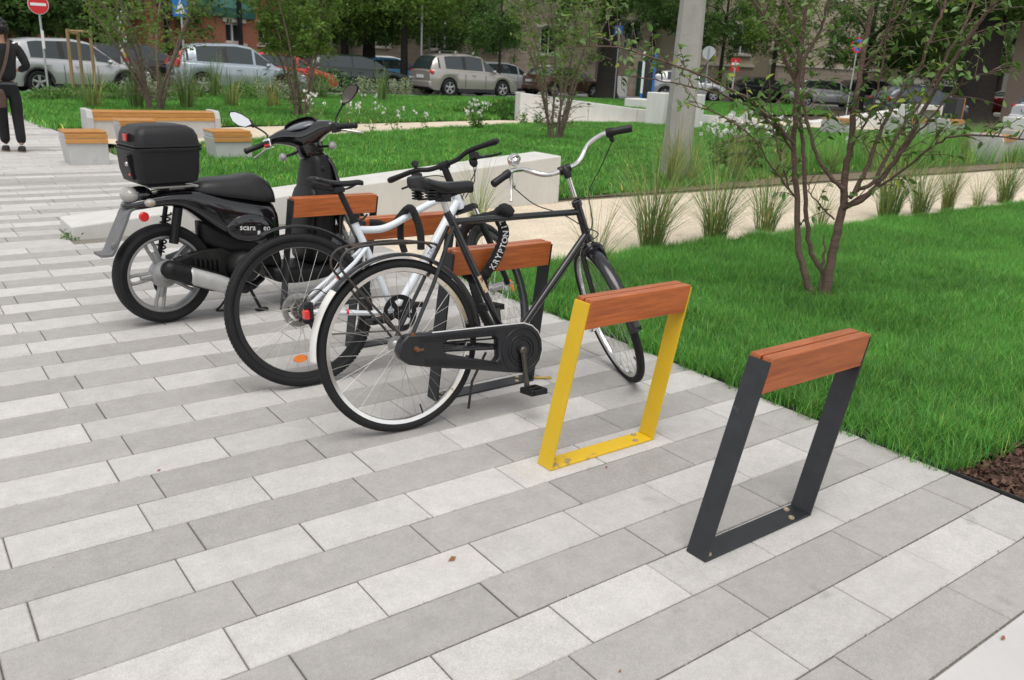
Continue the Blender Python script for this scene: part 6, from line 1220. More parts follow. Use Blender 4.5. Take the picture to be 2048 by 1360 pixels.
for k, (px, py, w_, h, lb, spk) in enumerate(bz):
    d = CR * ((px - 1024) / F_PX) - CU * ((py - 680) / F_PX) + CF; t = -CAM_H / d.z; bushlet(d.x * t, d.y * t, w_ * 1.3, h * 1.25, 1400, lb, m_silvl if spk else m_leafg, 100 + k, 0.09, bool(spk))

# ================================================================== trees
m_bark = mat('cherry_bark', (0.130, 0.082, 0.062), 0.75, var=0.35, vscale=14, stretch=(1, 1, 6), bump=0.6, bscale=30, second=(0.17, 0.14, 0.12), thr=(0.58, 0.66), sscale=16)
m_bark3 = mat('pale_bark', (0.18, 0.135, 0.105), 0.8, var=0.3, vscale=12)
m_bark2 = mat('dark_bark', (0.032, 0.026, 0.022), 0.9, var=0.4, vscale=10, bump=1.0, bscale=12)
m_cleaf = mat('cherry_leaf', (0.105, 0.20, 0.042), 0.40, attr='tint', rnd=0.10, spec=0.5, translucent=0.3)
m_tleaf = mat('tree_leaf', (0.092, 0.19, 0.042), 0.5, attr='tint', translucent=0.5)
m_tleaf2 = mat('light_tree_leaf', (0.15, 0.26, 0.048), 0.5, attr='tint', translucent=0.5)
# --- the foreground multi-stem cherry, limbs placed where they stand
rt = random.Random(12); BASE = V(5.235, 3.28, 0); D0 = hypot(BASE.x, BASE.y)
ct = thing('cherry_tree', 'slender multi stem tree with bare lower limbs on the near lawn', 'tree', BASE)
def limb(pts, d0, d1, r0, r1, wob=0.0):
    n = len(pts); out = []
    for i, (px, py) in enumerate(pts): t = i / (n - 1); out.append(at(px, py, D0 + d0 + (d1 - d0) * t))
    return cr(out, 5), r0, r1
limbs = [
 limb([(1634, 606), (1628, 592), (1614, 565), (1596, 492), (1594, 397), (1587, 292), (1594, 182), (1600, 114), (1607, 46), (1614, -9), (1622, -120), (1640, -260)], 0, 0.15, 0.029, 0.010),
 limb([(1640, 606), (1645, 565), (1646, 547), (1619, 492), (1611, 401), (1607, 319), (1600, 237), (1590, 150), (1582, 36), (1571, 0), (1545, -120), (1525, -220)], 0.02, 0.35, 0.023, 0.008),
 limb([(1645, 608), (1650, 596), (1660, 538), (1674, 465), (1687, 410), (1690, 360), (1701, 296), (1710, 219), (1719, 150), (1731, 82), (1744, 0), (1752, -110), (1770, -270)], 0, 0.1, 0.041, 0.010),
 limb([(1690, 412), (1728, 397), (1765, 356), (1797, 310), (1829, 255), (1861, 192), (1911, 114), (1961, 41), (1993, 0), (2060, -110)], 0, -0.35, 0.021, 0.008),
 limb([(1700, 395), (1715, 380), (1747, 365), (1778, 306), (1810, 246), (1847, 196), (1902, 100), (1954, 0), (1990, -110)], 0, 0.4, 0.017, 0.007),
 limb([(1708, 385), (1737, 328), (1765, 255), (1797, 192), (1838, 137), (1870, 55), (1892, 0), (1910, -120)], 0, 0.25, 0.016, 0.007),
 limb([(1688, 378), (1655, 347), (1628, 296), (1614, 237), (1604, 192), (1610, 120), (1640, 60), (1655, 0), (1690, -110)], 0, -0.3, 0.016, 0.007),
 limb([(1700, 405), (1778, 360), (1856, 301), (1902, 274), (1970, 271), (2038, 278), (2100, 285)], 0, -0.5, 0.010, 0.004),
 limb([(1588, 290), (1550, 246), (1514, 214), (1468, 182), (1400, 150), (1320, 120), (1250, 100), (1180, 92), (1110, 100)], 0, -0.9, 0.013, 0.003),
 limb([(1587, 300), (1536, 240), (1470, 200), (1390, 176), (1310, 160), (1230, 150)], 0.05, -0.5, 0.010, 0.003),
 limb([(1590, 160), (1550, 78), (1509, 0), (1470, -90)], 0.1, -0.2, 0.014, 0.006),
 limb([(1600, 110), (1560, 60), (1530, 20), (1480, -60)], 0.1, 0.4, 0.010, 0.005),
 limb([(1587, 392), (1569, 347), (1560, 310), (1545, 250), (1540, 160)], 0, -0.2, 0.007, 0.003),
 limb([(1669, 438), (1640, 410), (1619, 383), (1625, 350)], 0, -0.1, 0.007, 0.003),
 limb([(1640, 540), (1650, 500), (1646, 470)], 0, 0, 0.012, 0.005),
 limb([(1797, 310), (1850, 250), (1900, 190), (1960, 150), (2030, 130)], -0.2, -0.5, 0.008, 0.003),
 limb([(1719, 150), (1760, 90), (1800, 20), (1830, -60)], 0.1, 0.3, 0.009, 0.004),
 limb([(1701, 296), (1740, 230), (1760, 150), (1775, 60), (1790, -20)], 0, -0.25, 0.008, 0.004),
 limb([(1594, 397), (1540, 330), (1500, 270), (1440, 230), (1370, 205)], 0, -0.6, 0.008, 0.003),
]
tk = MB(); twig = MB(); leafpts = []; leafdir = []
for k, (P, r0, r1) in enumerate(limbs):
    n = len(P); R = [r0 + (r1 - r0) * (i / (n - 1)) ** 0.75 for i in range(n)]
    P = [p + V(rt.gauss(0, .004), rt.gauss(0, .004), rt.gauss(0, .003)) for p in P]
    mb = MB(); mb.tube([p - BASE for p in P], R, 10); mb.build('trunk' if k in (0, 1, 2) else 'limb', m_bark, ct, smooth=70)
    for i in range(n - 1):
        z = P[i].z; low = z < 0.95
        if z < 0.62: continue
        rate = 0.15 if z < 1.0 else 0.72
        if r1 < 0.005: rate = 0.75 if z > 0.75 else 0.3
        for _rep in range(2 if (z > 1.5 and rt.random() < 0.5) else 1):
            if rt.random() >= rate: continue
            t = (P[i + 1] - P[i]).normalized(); d = V(rt.gauss(0, 1), rt.gauss(0, 1), rt.gauss(0.6, 0.5)); d = (d - t * d.dot(t) * 0.6).normalized(); ln = rt.uniform(0.10, 0.32) * (0.7 if low else 1.0)
            q = [P[i], P[i] + d * ln * 0.5 + t * 0.05, P[i] + d * ln + V(0, 0, -0.03) + t * 0.10]; tw = cr(q, 4); twig.tube([p - BASE for p in tw], [0.0035 - 0.0024 * j / 8 for j in range(9)], 5, cap=False)
            for j in range(2, 9):
                if rt.random() < (0.68 if z > 1.0 else 0.5): leafpts.append(tw[min(j, len(tw) - 1)] - BASE); leafdir.append((d + V(rt.gauss(0, .7), rt.gauss(0, .7), rt.gauss(-.5, .4))).normalized())
twig.build('twigs', m_bark, ct, smooth=70, kind='stuff')
def cleaf_mesh(seed):
    r = random.Random(seed); mb = MB(); L = 0.057; n = 5; vs = []; bend = r.uniform(0.1, 0.4)
    for i in range(n + 1):
        t = i / n; w_ = 0.0145 * sin(pi * t ** 0.8) ** 0.9 * (1 if t < 0.9 else 0.6); x = L * t; z = -bend * L * t * t
        vs += [V(x, -w_, z + 0.35 * w_), V(x, 0, z), V(x, w_, z + 0.35 * w_)]
    fs = []
    for i in range(n): a = i * 3; fs += [(a, a + 1, a + 4, a + 3), (a + 1, a + 2, a + 5, a + 4)]
    mb.add(vs, fs); me = bpy.data.meshes.new('leaf'); me.from_pydata(mb.v, [], mb.f); me.materials.append(m_cleaf); a = me.attributes.new('tint', 'FLOAT_COLOR', 'POINT'); g_ = r.uniform(0.8, 1.25); a.data.foreach_set('color', np.tile(np.array([g_ * r.uniform(.9, 1.3), g_, g_ * r.uniform(.8, 1.4), 1], dtype=np.float32), len(vs))); me.polygons.foreach_set('use_smooth', [True] * len(me.polygons)); return me
LM = [cleaf_mesh(s) for s in range(6)]
idx = list(range(len(leafpts))); rt.shuffle(idx); vis = [i for i in idx if (leafpts[i] + BASE).z < 2.1]
keep = set(vis[:300]); cl = MB(); tints = []
mv, mf, mt = [], [], []
for i in idx:
    p, d = leafpts[i], leafdir[i]; up_ = V(rt.gauss(0, .6), rt.gauss(0, .6), 1); sd = d.cross(up_).normalized(); nm = sd.cross(d); s_ = rt.uniform(0.65, 1.2); M = Matrix(((d.x, sd.x, nm.x), (d.y, sd.y, nm.y), (d.z, sd.z, nm.z)))
    me = LM[rt.randrange(6)]
    if i in keep: continue
    o0 = len(mv); mv += [tuple(p + M @ (v.co * s_)) for v in me.vertices]; mf += [tuple(q + o0 for q in f.vertices) for f in me.polygons]; g_ = rt.uniform(0.7, 1.35); yl = rt.random() < 0.05; mt += [((2.6 if yl else rt.uniform(.85, 1.25)) * g_, (1.6 if yl else 1) * g_, g_, 1)] * len(me.vertices)
me = bpy.data.meshes.new('crown'); me.from_pydata(mv, [], mf); me.materials.append(m_cleaf); a = me.attributes.new('tint', 'FLOAT_COLOR', 'POINT'); a.data.foreach_set('color', np.array(mt, dtype=np.float32).ravel()); me.polygons.foreach_set('use_smooth', [True] * len(me.polygons))
crown = bpy.data.objects.new('crown', me); col.objects.link(crown); crown.parent = ct; crown['kind'] = 'stuff'
for i in keep:
    p, d = leafpts[i], leafdir[i]; up_ = V(rt.gauss(0, .6), rt.gauss(0, .6), 1); sd = d.cross(up_).normalized(); nm = sd.cross(d); M = Matrix(((d.x, sd.x, nm.x), (d.y, sd.y, nm.y), (d.z, sd.z, nm.z)))
    o = bpy.data.objects.new('leaf', LM[rt.randrange(6)]); col.objects.link(o); o.parent = crown; o.matrix_local = Matrix.Translation(p) @ M.to_4x4() @ Matrix.Diagonal((1, 1, 1, 1)) ; o.scale = (rt.uniform(.7, 1.15),) * 3
print('cherry leaves', len(leafpts))
# --- smaller multi-stem trees on the middle and far lawns
def multistem(x, y, label, seed, h, spread, nst, nleaf, lsize, ml, base_clear=0.5, dens_low=0.2, rstem=0.03):
    r_ = random.Random(seed); r = thing('multi_stem_tree', label, 'tree', (x, y, 0)); ends = []
    for i in range(nst):
        a = 2 * pi * i / nst + r_.gauss(0, .3); sp = spread * r_.uniform(0.5, 1.1); P = [V(cos(a) * 0.10, sin(a) * 0.10, -0.05), V(cos(a) * (0.10 + sp * 0.10), sin(a) * (0.1 + sp * 0.10), h * 0.15), V(cos(a + .2) * sp * 0.38, sin(a + .2) * sp * 0.38, h * 0.42), V(cos(a + .1) * sp * 0.72, sin(a + .1) * sp * 0.72, h * 0.72), V(cos(a) * sp, sin(a) * sp, h * r_.uniform(0.85, 1.05))]
        P = cr(P, 5); n = len(P); b = MB(); b.tube(P, [rstem * (1 - 0.8 * (j / n) ** 0.8) for j in range(n)], 8); b.build('trunk', m_bark3, r, smooth=70)
        for j in range(3, n):
            for q in range(2):
                if r_.random() < 0.9:
                    d = V(r_.gauss(0, 1), r_.gauss(0, 1), r_.gauss(0.5, .4)).normalized(); ln = r_.uniform(0.3, 0.9) * spread * 0.55; ends.append(cr([P[j], P[j] + d * ln * 0.5 + V(0, 0, 0.05), P[j] + d * ln], 3))
    tw = MB(); pts = []
    for E in ends:
        tw.tube(E, [0.009, 0.007, 0.006, 0.005, 0.004, 0.004, 0.003][:len(E)], 4, cap=False)
    tw.build('branches', m_bark3, r, smooth=70, kind='stuff')
    for i in range(nleaf):
        E = r_.choice(ends); t = r_.random() ** 0.7; p = E[min(int(t * (len(E) - 1)), len(E) - 1)]
        if p.z < h * 0.40 and r_.random() > dens_low: continue
        pts.append((p.x + r_.gauss(0, .07), p.y + r_.gauss(0, .07), p.z + r_.gauss(-.02, .06)))
    leaf_object('crown', pts, lsize, seed, ml, r, 'stuff', droop=0.3)
multistem(11.74, 14.2, 'sparse twiggy multi stem tree on the middle lawn', 5, 3.3, 1.35, 9, 3600, 0.10, m_tleaf2, dens_low=0.10, rstem=0.032)
multistem(8.55, 20.1, 'bushy light green multi stem tree behind the scooter mirrors', 6, 3.9, 2.0, 8, 17000, 0.125, m_tleaf2, dens_low=0.03, rstem=0.045)
multistem(5.55, 21.6, 'dark many stemmed tree behind the long bench', 9, 3.9, 2.7, 8, 6500, 0.12, m_tleaf2, dens_low=0.02, rstem=0.05)
# --- street trees: trunk, limbs and leafy crown
def blob_points(blobs, n, seed):
    r = np.random.default_rng(seed); out = []
    vol = np.array([b[3] * b[4] * b[5] for b in blobs]) ** 0.67; vol[0] *= 0.35; vol /= vol.sum()
    for b, k in zip(blobs, (vol * n).astype(int)):
        v = r.normal(size=(k, 3)); v /= np.linalg.norm(v, axis=1)[:, None]; rad = r.random((k, 1)) ** 0.45
        # leaves gather in clumps
        c = r.normal(size=(max(6, k // 55), 3)); c /= np.linalg.norm(c, axis=1)[:, None]; c *= r.random((len(c), 1)) ** 0.4
        j = r.integers(0, len(c), k); p = np.where(r.random((k, 1)) < 0.82, c[j] + r.normal(0, 0.13, (k, 3)), v * rad); out.append(p * np.array(b[3:6]) + np.array(b[0:3]))
    return np.concatenate(out)
def street_tree(x, y, label, seed, trunk_r, clear, h, spread, nleaf, lsize, ml, mb_=None, lean=(0, 0), name='street_tree', hang=0.0):
    r_ = random.Random(seed); r = thing(name, label, 'tree', (x, y, 0)); P = cr([V(0, 0, -0.1), V(lean[0] * .3, lean[1] * .3, clear * 0.5), V(lean[0], lean[1], clear), V(lean[0] * 1.3, lean[1] * 1.3, h * 0.7), V(lean[0] * 1.3, lean[1] * 1.3, h * 0.92)], 5); n = len(P)
    b = MB(); b.tube(P, [trunk_r * (1.35 if j == 0 else 1.0) * (1 - 0.85 * (j / n) ** 1.1) + 0.01 for j in range(n)], 12); b.build('trunk', mb_ or m_bark2, r, smooth=70)
    blobs = [(P[-1].x, P[-1].y, h * 0.75, spread * 0.7, spread * 0.7, h * 0.25)]; lm = MB()
    for i in range(9):
        a = 2 * pi * i / 9 + r_.gauss(0, .25); z0 = clear + (h * 0.7 - clear) * r_.random() * 0.7; sp = spread * r_.uniform(0.6, 1.0); zz = z0 + (h - clear) * r_.uniform(0.05, 0.35) - hang * 0.3
        s0 = V(lean[0], lean[1], z0); e = V(lean[0] + cos(a) * sp, lean[1] + sin(a) * sp, zz); lm.tube(cr([s0, s0.lerp(e, 0.5) + V(0, 0, 0.35), e], 4), [trunk_r * 0.42 * (1 - .8 * j / 8) for j in range(9)], 7)
        blobs.append((e.x * 0.85, e.y * 0.85, zz + 0.1, spread * 0.42, spread * 0.42, (h - clear) * 0.20 + hang * 0.3))
        a2 = a + 0.35; q2 = spread * r_.uniform(0.25, 0.95); blobs.append((lean[0] + cos(a2) * q2, lean[1] + sin(a2) * q2, clear + r_.uniform(-0.1, 1.0) - hang * 0.25, spread * 0.36, spread * 0.36, 0.75 + hang * 0.25))
    lm.build('limbs', mb_ or m_bark2, r, smooth=70)
    leaf_object('crown', blob_points(blobs, int(nleaf * 2.7), seed), lsize * 0.9, seed, ml, r, 'stuff', droop=0.4)
    return r
def stree(px, dist, *a, **k): p = at(px, 150, dist); return street_tree(p.x, p.y, *a, **k)
stree(1215, 48.5, 'thick dark trunk street tree beside the brown saloon', 41, 0.62, 4.9, 12, 4.6, 5200, 0.34, m_tleaf)
stree(1955, 52, 'huge dark trunk tree beside the white compact car', 42, 1.05, 5.2, 14, 5.5, 6000, 0.36, m_tleaf, lean=(0.3, 0))
stree(808, 45, 'slim dark trunk tree right of the bushy tree', 43, 0.20, 3.6, 9, 3.6, 4600, 0.26, m_tleaf2, hang=2.0)
stree(738, 50, 'dark tree behind the dark green estate', 44, 0.42, 3.6, 11, 5.0, 4600, 0.32, m_tleaf, hang=1.0)
stree(948, 50, 'small dark crowned tree behind the beige suv', 45, 0.16, 2.9, 7, 2.6, 3600, 0.22, m_tleaf, hang=0.6)
stree(998, 43.5, 'thin young street tree in front of the beige suv', 46, 0.07, 2.7, 6, 1.7, 2200, 0.18, m_tleaf, hang=0.5)
stree(890, 66, 'dark tree far behind the slim poles', 47, 0.5, 3.4, 11, 5.0, 4000, 0.36, m_tleaf)
stree(1300, 62, 'dark street tree left of the lamp post', 48, 0.30, 4.8, 11, 4.5, 4200, 0.32, m_tleaf, hang=1.0)
stree(1545, 56, 'leafy street tree hanging before the beige house', 81, 0.16, 3.5, 9, 2.6, 3000, 0.24, m_tleaf2, hang=1.0)
stree(1440, 58, 'leafy street tree right of the lamp post top', 82, 0.14, 3.6, 9, 2.4, 2600, 0.24, m_tleaf, hang=0.8)
stree(1730, 58, 'dense street tree crown above the white estate', 83, 0.2, 3.3, 9, 3.4, 4200, 0.26, m_tleaf, hang=1.0)
stree(1870, 60, 'dense green crown left of the huge trunk', 84, 0.2, 3.0, 10, 3.6, 4600, 0.26, m_tleaf2, hang=1.0)
stree(1500, 66, 'street tree hanging over the black saloon', 49, 0.28, 4.8, 10, 4.5, 3600, 0.30, m_tleaf, hang=0.8)
stree(1800, 74, 'dense street tree behind the white estate', 50, 0.5, 3.2, 12, 6.0, 6500, 0.36, m_tleaf, hang=1.2)
stree(1090, 66, 'dark street tree between shrub twigs and stone house', 51, 0.4, 3.2, 11, 5.0, 4600, 0.34, m_tleaf, hang=0.8)
stree(60, 42, 'dense dark tree behind the silver crossover', 52, 0.45, 3.0, 10, 5.0, 8000, 0.30, m_tleaf, hang=1.5)
stree(210, 44, 'dense dark tree behind the tree stakes', 53, 0.45, 2.8, 10, 4.6, 7500, 0.30, m_tleaf, hang=1.5)
stree(-60, 38, 'dark tree at the left edge above the walker', 54, 0.4, 2.8, 9, 4.6, 6000, 0.30, m_tleaf, hang=1.5)
stree(690, 48, 'tree between the brick building and the bushy tree', 55, 0.25, 3.2, 9, 3.6, 5000, 0.28, m_tleaf, hang=1.0)
stree(2000, 84, 'dark tree far behind the pinkish house', 57, 0.4, 3.6, 11, 6.0, 5000, 0.32, m_tleaf, hang=0.6)
for k, (px, dd) in enumerate(((150, 62), (480, 70), (700, 74), (1000, 84), (1700, 80))): stree(px, dd, ('dark wood of trees far behind the silver crossover', 'tall tree rising behind the brick building', 'tall tree far behind the bright blue car', 'tall tree behind the stone house', 'tall dark tree at the far street end')[k], 70 + k, 0.5, 3, 15, 8, 6500, 0.5, m_tleaf)
# ================================================================== buildings
def brick_mat(name, c1, c2, mort, scale, bw=0.5, rh=0.25):
    m = bpy.data.materials.new(name); m.use_nodes = True; t = m.node_tree; N = t.nodes; b = N['Principled BSDF']; b.inputs['Roughness'].default_value = 0.9
    tc = N.new('ShaderNodeTexCoord'); mp = N.new('ShaderNodeMapping'); mp.inputs['Rotation'].default_value = (pi / 2, 0, 0); br = N.new('ShaderNodeTexBrick'); br.inputs['Color1'].default_value = (*c1, 1); br.inputs['Color2'].default_value = (*c2, 1); br.inputs['Mortar'].default_value = (*mort, 1); br.inputs['Scale'].default_value = scale; br.inputs['Brick Width'].default_value = bw; br.inputs['Row Height'].default_value = rh; br.inputs['Mortar Size'].default_value = 0.02
    t.links.new(tc.outputs['Object'], mp.inputs[0]); t.links.new(mp.outputs[0], br.inputs['Vector']); t.links.new(br.outputs[0], b.inputs['Base Color']); return m
m_brick = brick_mat('red_brick', (0.62, 0.14, 0.052), (0.48, 0.10, 0.04), (0.25, 0.17, 0.12), 1.0, 0.25, 0.075)
m_stone = brick_mat('stone_blocks', (0.40, 0.33, 0.26), (0.32, 0.26, 0.21), (0.26, 0.22, 0.18), 1.0, 0.8, 0.4)
m_plaster = mat('beige_plaster', (0.46, 0.395, 0.30), 0.9, var=0.08, vscale=0.6, second=(0.36, 0.30, 0.23), thr=(0.55, 0.8), sscale=0.5)
m_trimw = mat('pale_trim', (0.60, 0.56, 0.49), 0.85, var=0.06, vscale=2); m_wfr = mat('white_window_frame', (0.70, 0.70, 0.69), 0.5); m_pane = mat('window_pane', (0.03, 0.035, 0.04), 0.05, spec=0.8)
def facade(name, label, A, Bp, h, m, windows=(), depth=9, plinth=None, cat='building'):
    """building with a street front from A to B (x, y); windows in wall coordinates (s, z, w, h)"""
    ax, ay = A; bx, by = Bp; L = hypot(bx - ax, by - ay); r = thing(name, label, cat, (ax, ay, 0), atan2(by - ay, bx - ax))
    b = MB(); b.plate([(0, -0.2), (L, -0.2), (L, h), (0, h)], [[(s, z), (s + w_, z), (s + w_, z + hh), (s, z + hh)] for s, z, w_, hh in windows], 0, 0.35); b.build('wall', m, r, smooth=0)
    b = MB(); b.box((L / 2, depth / 2 + 0.4, h / 2), (L, depth, h)); b.build('building_core', mat('dark_interior', (0.05, 0.045, 0.04), 0.9), r, smooth=0)
    for s in (0, L): b = MB(); b.box((s, depth / 2 + 0.36, h / 2 - 0.1), (0.1, depth, h + 0.2)); b.build('wall', m, r, smooth=0)
    b = MB(); b.prism([(-0.5, h), (depth / 2, h + 2.6), (depth + 0.9, h)], -0.3, L + 0.3, 'x'); b.build('roof', mat('roof_tile', (0.16, 0.07, 0.045), 0.85, var=0.2, vscale=3), r, smooth=0)
    if plinth: b = MB(); b.box((L / 2, -0.04, plinth / 2 - 0.1), (L, 0.10, plinth + 0.2)); b.build('plinth', m_stone, r, smooth=0); b = MB(); b.box((L / 2, -0.07, plinth + 0.08), (L, 0.2, 0.16)); b.build('string_course', m_trimw, r, smooth=0)
    for s, z, w_, hh in windows:
        b = MB(); t = 0.09
        b.plate([(s, z), (s + w_, z), (s + w_, z + hh), (s, z + hh)], [[(s + t, z + t), (s + w_ / 2 - t / 2, z + t), (s + w_ / 2 - t / 2, z + hh - t), (s + t, z + hh - t)], [(s + w_ / 2 + t / 2, z + t), (s + w_ - t, z + t), (s + w_ - t, z + hh - t), (s + w_ / 2 + t / 2, z + hh - t)]], 0.12, 0.18); wo_ = b.build('window', m_wfr, r, smooth=0)
        b = MB(); b.box((s + w_ / 2, 0.2, z + hh / 2), (w_ - 0.04, 0.02, hh - 0.04)); b.build('pane', m_pane, wo_, smooth=0)
        b = MB(); b.box((s + w_ / 2, -0.05, z - 0.06), (w_ + 0.3, 0.2, 0.1)); b.build('sill', m_trimw, wo_, smooth=0)
        b = MB(); b.box((s + w_ / 2, -0.02, z + hh + 0.12), (w_ + 0.4, 0.12, 0.2)); b.build('lintel', m_trimw, wo_, smooth=0)
    return r
def P2(px, d): p = at(px, 150, d); return (p.x, p.y)
# brick house with banner
A, Bp = P2(300, 41.5), P2(566, 47.5)
br = facade('brick_building', 'red brick building with a printed banner above a hedge', A, Bp, 7.5, m_brick, [(4.6, 1.9, 1.1, 0.9), (6.8, 1.9, 1.1, 0.9)], 8)
L = hypot(Bp[0] - A[0], Bp[1] - A[1]); tx = 1.2; bw = L - 3.2
ban = MB(); ban.box((tx + bw / 2, -0.12, 4.75), (bw, 0.03, 3.4)); bo_ = ban.build('banner', mat('banner_orange', (0.52, 0.25, 0.11), 0.6, var=0.1, vscale=1.5), br, smooth=0)
b = MB(); b.box((tx + bw / 2, -0.145, 3.33), (bw, 0.02, 0.6)); b.build('teal_band', mat('banner_teal', (0.04, 0.13, 0.12), 0.6, var=0.15, vscale=2), bo_, smooth=0)
for k in range(3): b = MB(); b.lathe([(0, 0), (0.75 if k == 1 else 0.6, 0)], (tx + bw - 3.4 + k * 1.25, -0.162, 3.45), 'y', 20, arc=pi); b.build('printed_scallop', mat('banner_mint', (0.12, 0.30, 0.26), 0.6), bo_, smooth=0)
b = MB(); b.box((tx + bw / 2 + 0.8, -0.15, 3.74), (bw - 2, 0.02, 0.22)); b.build('printed_road', mat('banner_road', (0.09, 0.06, 0.06), 0.6), bo_, smooth=0)
b = MB(); b.prism([(tx + bw - 4.2, 3.95), (tx + bw - 0.5, 3.95), (tx + bw - 0.4, 4.6), (tx + bw - 0.9, 5.6), (tx + bw - 3.6, 5.6), (tx + bw - 4.2, 4.8)], -0.152, -0.14); vb = b.build('printed_van', mat('banner_red', (0.42, 0.06, 0.045), 0.6), bo_, smooth=0)
for k, dx in enumerate((-3.3, -2.3)): b = MB(); b.lathe([(0, -0.004), (0.24, -0.004), (0.24, 0.0), (0, 0.0)], (tx + bw + dx, -0.156, 4.0), 'y', 16); b.build('printed_wheel', mat('banner_wheel', (0.25, 0.2, 0.18), 0.6), bo_, smooth=0)
for k in range(2): b = MB(); b.box((tx + bw - 1.35 + 0.1 * k, -0.156, 4.55 - 0.32 * k), (1.3, 0.008, 0.14)); b.build('printed_line', m_plate, vb, smooth=0)
for sx in (0.9, 5.3, L - 0.5): b = MB(); b.box((sx, -0.25, 2.6), (0.16, 0.16, 5.4)); b.build('pillar', mat('dark_pillar', (0.02, 0.02, 0.022), 0.5), br, smooth=0)
# hedge before it
hp = []; rh = np.random.default_rng(3); HA, HB = V(*P2(330, 39.5), 0), V(*P2(620, 45), 0); nrm_ = V(-(HB - HA).y, (HB - HA).x, 0).normalized()
k = 9000; tt = rh.random(k); yy = rh.uniform(-0.5, 0.5, k); zz = 0.1 + 1.55 * rh.random(k) ** 0.6; pts = np.stack([HA.x + (HB - HA).x * tt + nrm_.x * yy, HA.y + (HB - HA).y * tt + nrm_.y * yy, zz], 1)
hr = thing('hedge', 'clipped green hedge in front of the brick building', 'hedge', (0, 0, 0)); leaf_object('foliage', pts, 0.16, 5, m_tleaf2, hr, 'stuff')
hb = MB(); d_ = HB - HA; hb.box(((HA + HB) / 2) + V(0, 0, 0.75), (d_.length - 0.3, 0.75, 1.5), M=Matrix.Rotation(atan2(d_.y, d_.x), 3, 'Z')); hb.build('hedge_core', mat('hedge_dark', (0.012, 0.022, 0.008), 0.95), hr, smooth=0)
# stone house and plastered houses along the street
facade('stone_house', 'brown stone block house behind the beige suv', P2(560, 74), P2(1190, 62), 8.5, m_stone, [(4.2, 2.4, 1.3, 1.8), (8.8, 2.4, 1.3, 1.8), (13.4, 2.4, 1.3, 1.8), (18, 2.4, 1.3, 1.8), (22.2, 2.4, 1.3, 1.8)], 9)
facade('plaster_house', 'beige plastered house with white windows behind the lamp post', P2(1195, 63), P2(1530, 62), 12, m_plaster, [(1.6, 3.0, 1.2, 1.9), (5.2, 3.0, 1.2, 1.9), (9.0, 3.0, 1.2, 1.9), (1.6, 6.6, 1.2, 1.9), (5.2, 6.6, 1.2, 1.9), (9.0, 6.6, 1.2, 1.9)], 9, plinth=2.2)
facade('plaster_house', 'beige corner house with tall windows behind the no stopping sign', P2(1535, 61), P2(1815, 72), 12, m_plaster, [(2.0, 3.2, 1.2, 1.9), (5.4, 3.2, 1.2, 1.9), (9.0, 3.2, 1.2, 1.9), (12.6, 3.2, 1.2, 1.9), (2.0, 6.8, 1.2, 1.9), (5.4, 6.8, 1.2, 1.9), (9.0, 6.8, 1.2, 1.9)], 9, plinth=2.4)
facade('pink_house', 'pale pinkish house at the right edge behind the trunk', P2(2018, 56), P2(2300, 52), 10, mat('pink_plaster', (0.58, 0.44, 0.37), 0.9, var=0.05, vscale=1), [(6, 3, 1.2, 1.8)], 9)
facade('grey_house', 'long pale house at the far end of the street', P2(1780, 95), P2(2120, 88), 11, mat('grey_plaster', (0.50, 0.47, 0.43), 0.9, var=0.05, vscale=1), [(4, 2.5, 1.3, 1.9), (8, 2.5, 1.3, 1.9), (12, 2.5, 1.3, 1.9)], 9)
facade('dark_house', 'dim brick house hidden in trees behind the crossover', P2(-260, 50), P2(250, 52), 9, mat('dim_brick', (0.16, 0.075, 0.05), 0.9, var=0.15, vscale=2), [(9, 2, 1.2, 1.7), (13, 2, 1.2, 1.7), (18, 2, 1.2, 1.7)], 9)
# garden wall with green gate left of the lamp post
g = P2(1225, 60); g2 = P2(1310, 57); d_ = V(g2[0] - g[0], g2[1] - g[1], 0); wl = thing('garden_wall', 'low grey garden wall with green gate across the street', 'wall', (*g, 0), atan2(d_.y, d_.x)); b = MB(); b.box((0.9, 0, 0.6), (1.8, 0.3, 1.3)); b.build('wall_panel', m_conc2, wl, smooth=0); b = MB(); b.box((2.1, 0, 1.4), (0.5, 0.5, 2.8)); b.build('gate_pillar', m_stone, wl, smooth=0); b = MB(); b.box((3.1, 0.05, 1.1), (1.4, 0.06, 2.2)); b.build('gate', mat('gate_green', (0.01, 0.06, 0.04), 0.5), wl, smooth=0)
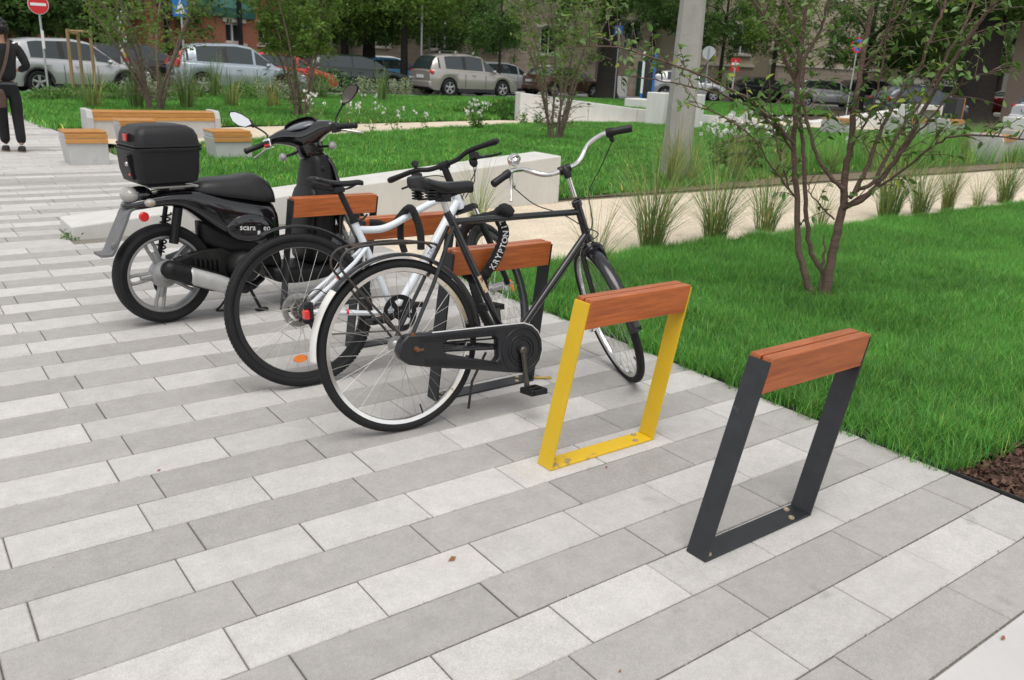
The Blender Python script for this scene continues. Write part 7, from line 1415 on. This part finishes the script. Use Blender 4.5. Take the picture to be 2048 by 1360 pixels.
# ================================================================== little things on the ground
def gp(px, py): d = CR * ((px - 1024) / F_PX) - CU * ((py - 680) / F_PX) + CF; t = -CAM_H / d.z; return V(d.x * t, d.y * t, 0)
p = gp(1085, 757); b = MB(); b.plate([(-0.042, -0.012), (0.01, -0.010), (0.03, -0.016), (0.046, -0.006), (0.046, 0.010), (0.03, 0.017), (0.01, 0.010), (-0.042, 0.012), (-0.05, 0)], [[(0.025, -0.006), (0.036, -0.004), (0.036, 0.006), (0.025, 0.007)]], 0, 0.003); b.xf(Matrix.Translation(p + V(0, 0, 0.004)) @ Matrix.Rotation(-0.5, 4, 'Z') @ Matrix.Rotation(pi / 2, 4, 'X')); o = b.build('yellow_tag', mat('tag_yellow', (0.55, 0.36, 0.05), 0.5), smooth=0); tag(o, 'flat yellow key shaped tag on the paving beside the yellow rack', 'tag')
def dryleaf(px, py, s, lb, c=(0.26, 0.10, 0.05)):
    p = gp(px, py); r_ = random.Random(px); b = MB(); b.add([p + V(-s, 0, 0.004), p + V(0, s * .45, 0.004 + s * .5), p + V(s, 0.2 * s, 0.004 + s * .2), p + V(0.1 * s, -s * .4, 0.005)], [(0, 1, 2), (0, 2, 3)]); o = b.build('dry_leaf', mat('dry_leaf', c, 0.8), smooth=0, solid=0.0008); tag(o, lb, 'leaf', 'dry leaves on the paving')
dryleaf(905, 1121, 0.016, 'curled brown leaf on the pale slab at the bottom centre'); dryleaf(1213, 936, 0.008, 'tiny orange leaf scrap below the yellow rack', (0.45, 0.16, 0.04)); dryleaf(318, 943, 0.008, 'tiny pink petal on the paving left of centre', (0.7, 0.2, 0.3)); dryleaf(2006, 1279, 0.012, 'dark leaf scrap on the pale strip corner', (0.10, 0.07, 0.05)); dryleaf(1240, 1345, 0.006, 'dark seed on a grey slab at the bottom edge', (0.10, 0.07, 0.05)); dryleaf(1050, 838, 0.006, 'small brown speck beside the black bicycle pedal')
# crumbs of grit in the joints
gr = MB(); rg_ = random.Random(31)
for i in range(1500):
    j = rg_.randint(0, 24); x = rg_.uniform(0.0, 3.3); y = V0 + ROW * j + rg_.gauss(0, 0.003); s_ = rg_.uniform(0.0010, 0.0030) * (1.0 if rg_.random() < 0.9 else 1.7)
    gr.add([V(x - s_, y - s_, 0.0), V(x + s_, y - s_ * .6, 0.0), V(x, y + s_, 0.0), V(x, y, s_ * 1.3)], [(0, 1, 3), (1, 2, 3), (2, 0, 3)])
o = gr.build('grit', mat('pale_grit', (0.45, 0.41, 0.34), 0.9, rnd=0.3), smooth=0, recalc=False); tag(o, 'pale crumbs of grit along the paving joints', 'grit', kind='stuff')
# weed at the wedge wall corner
wp = gp(140, 478); rw_ = np.random.default_rng(4); v = rw_.normal(size=(60, 3)) * np.array([0.035, 0.025, 0.03]); v[:, 2] = abs(v[:, 2]) ; wr_ = thing('weed', 'small green weed at the low end of the wedge wall', 'weed', wp); leaf_object('foliage', v, 0.035, 9, m_leafg, wr_, 'stuff')
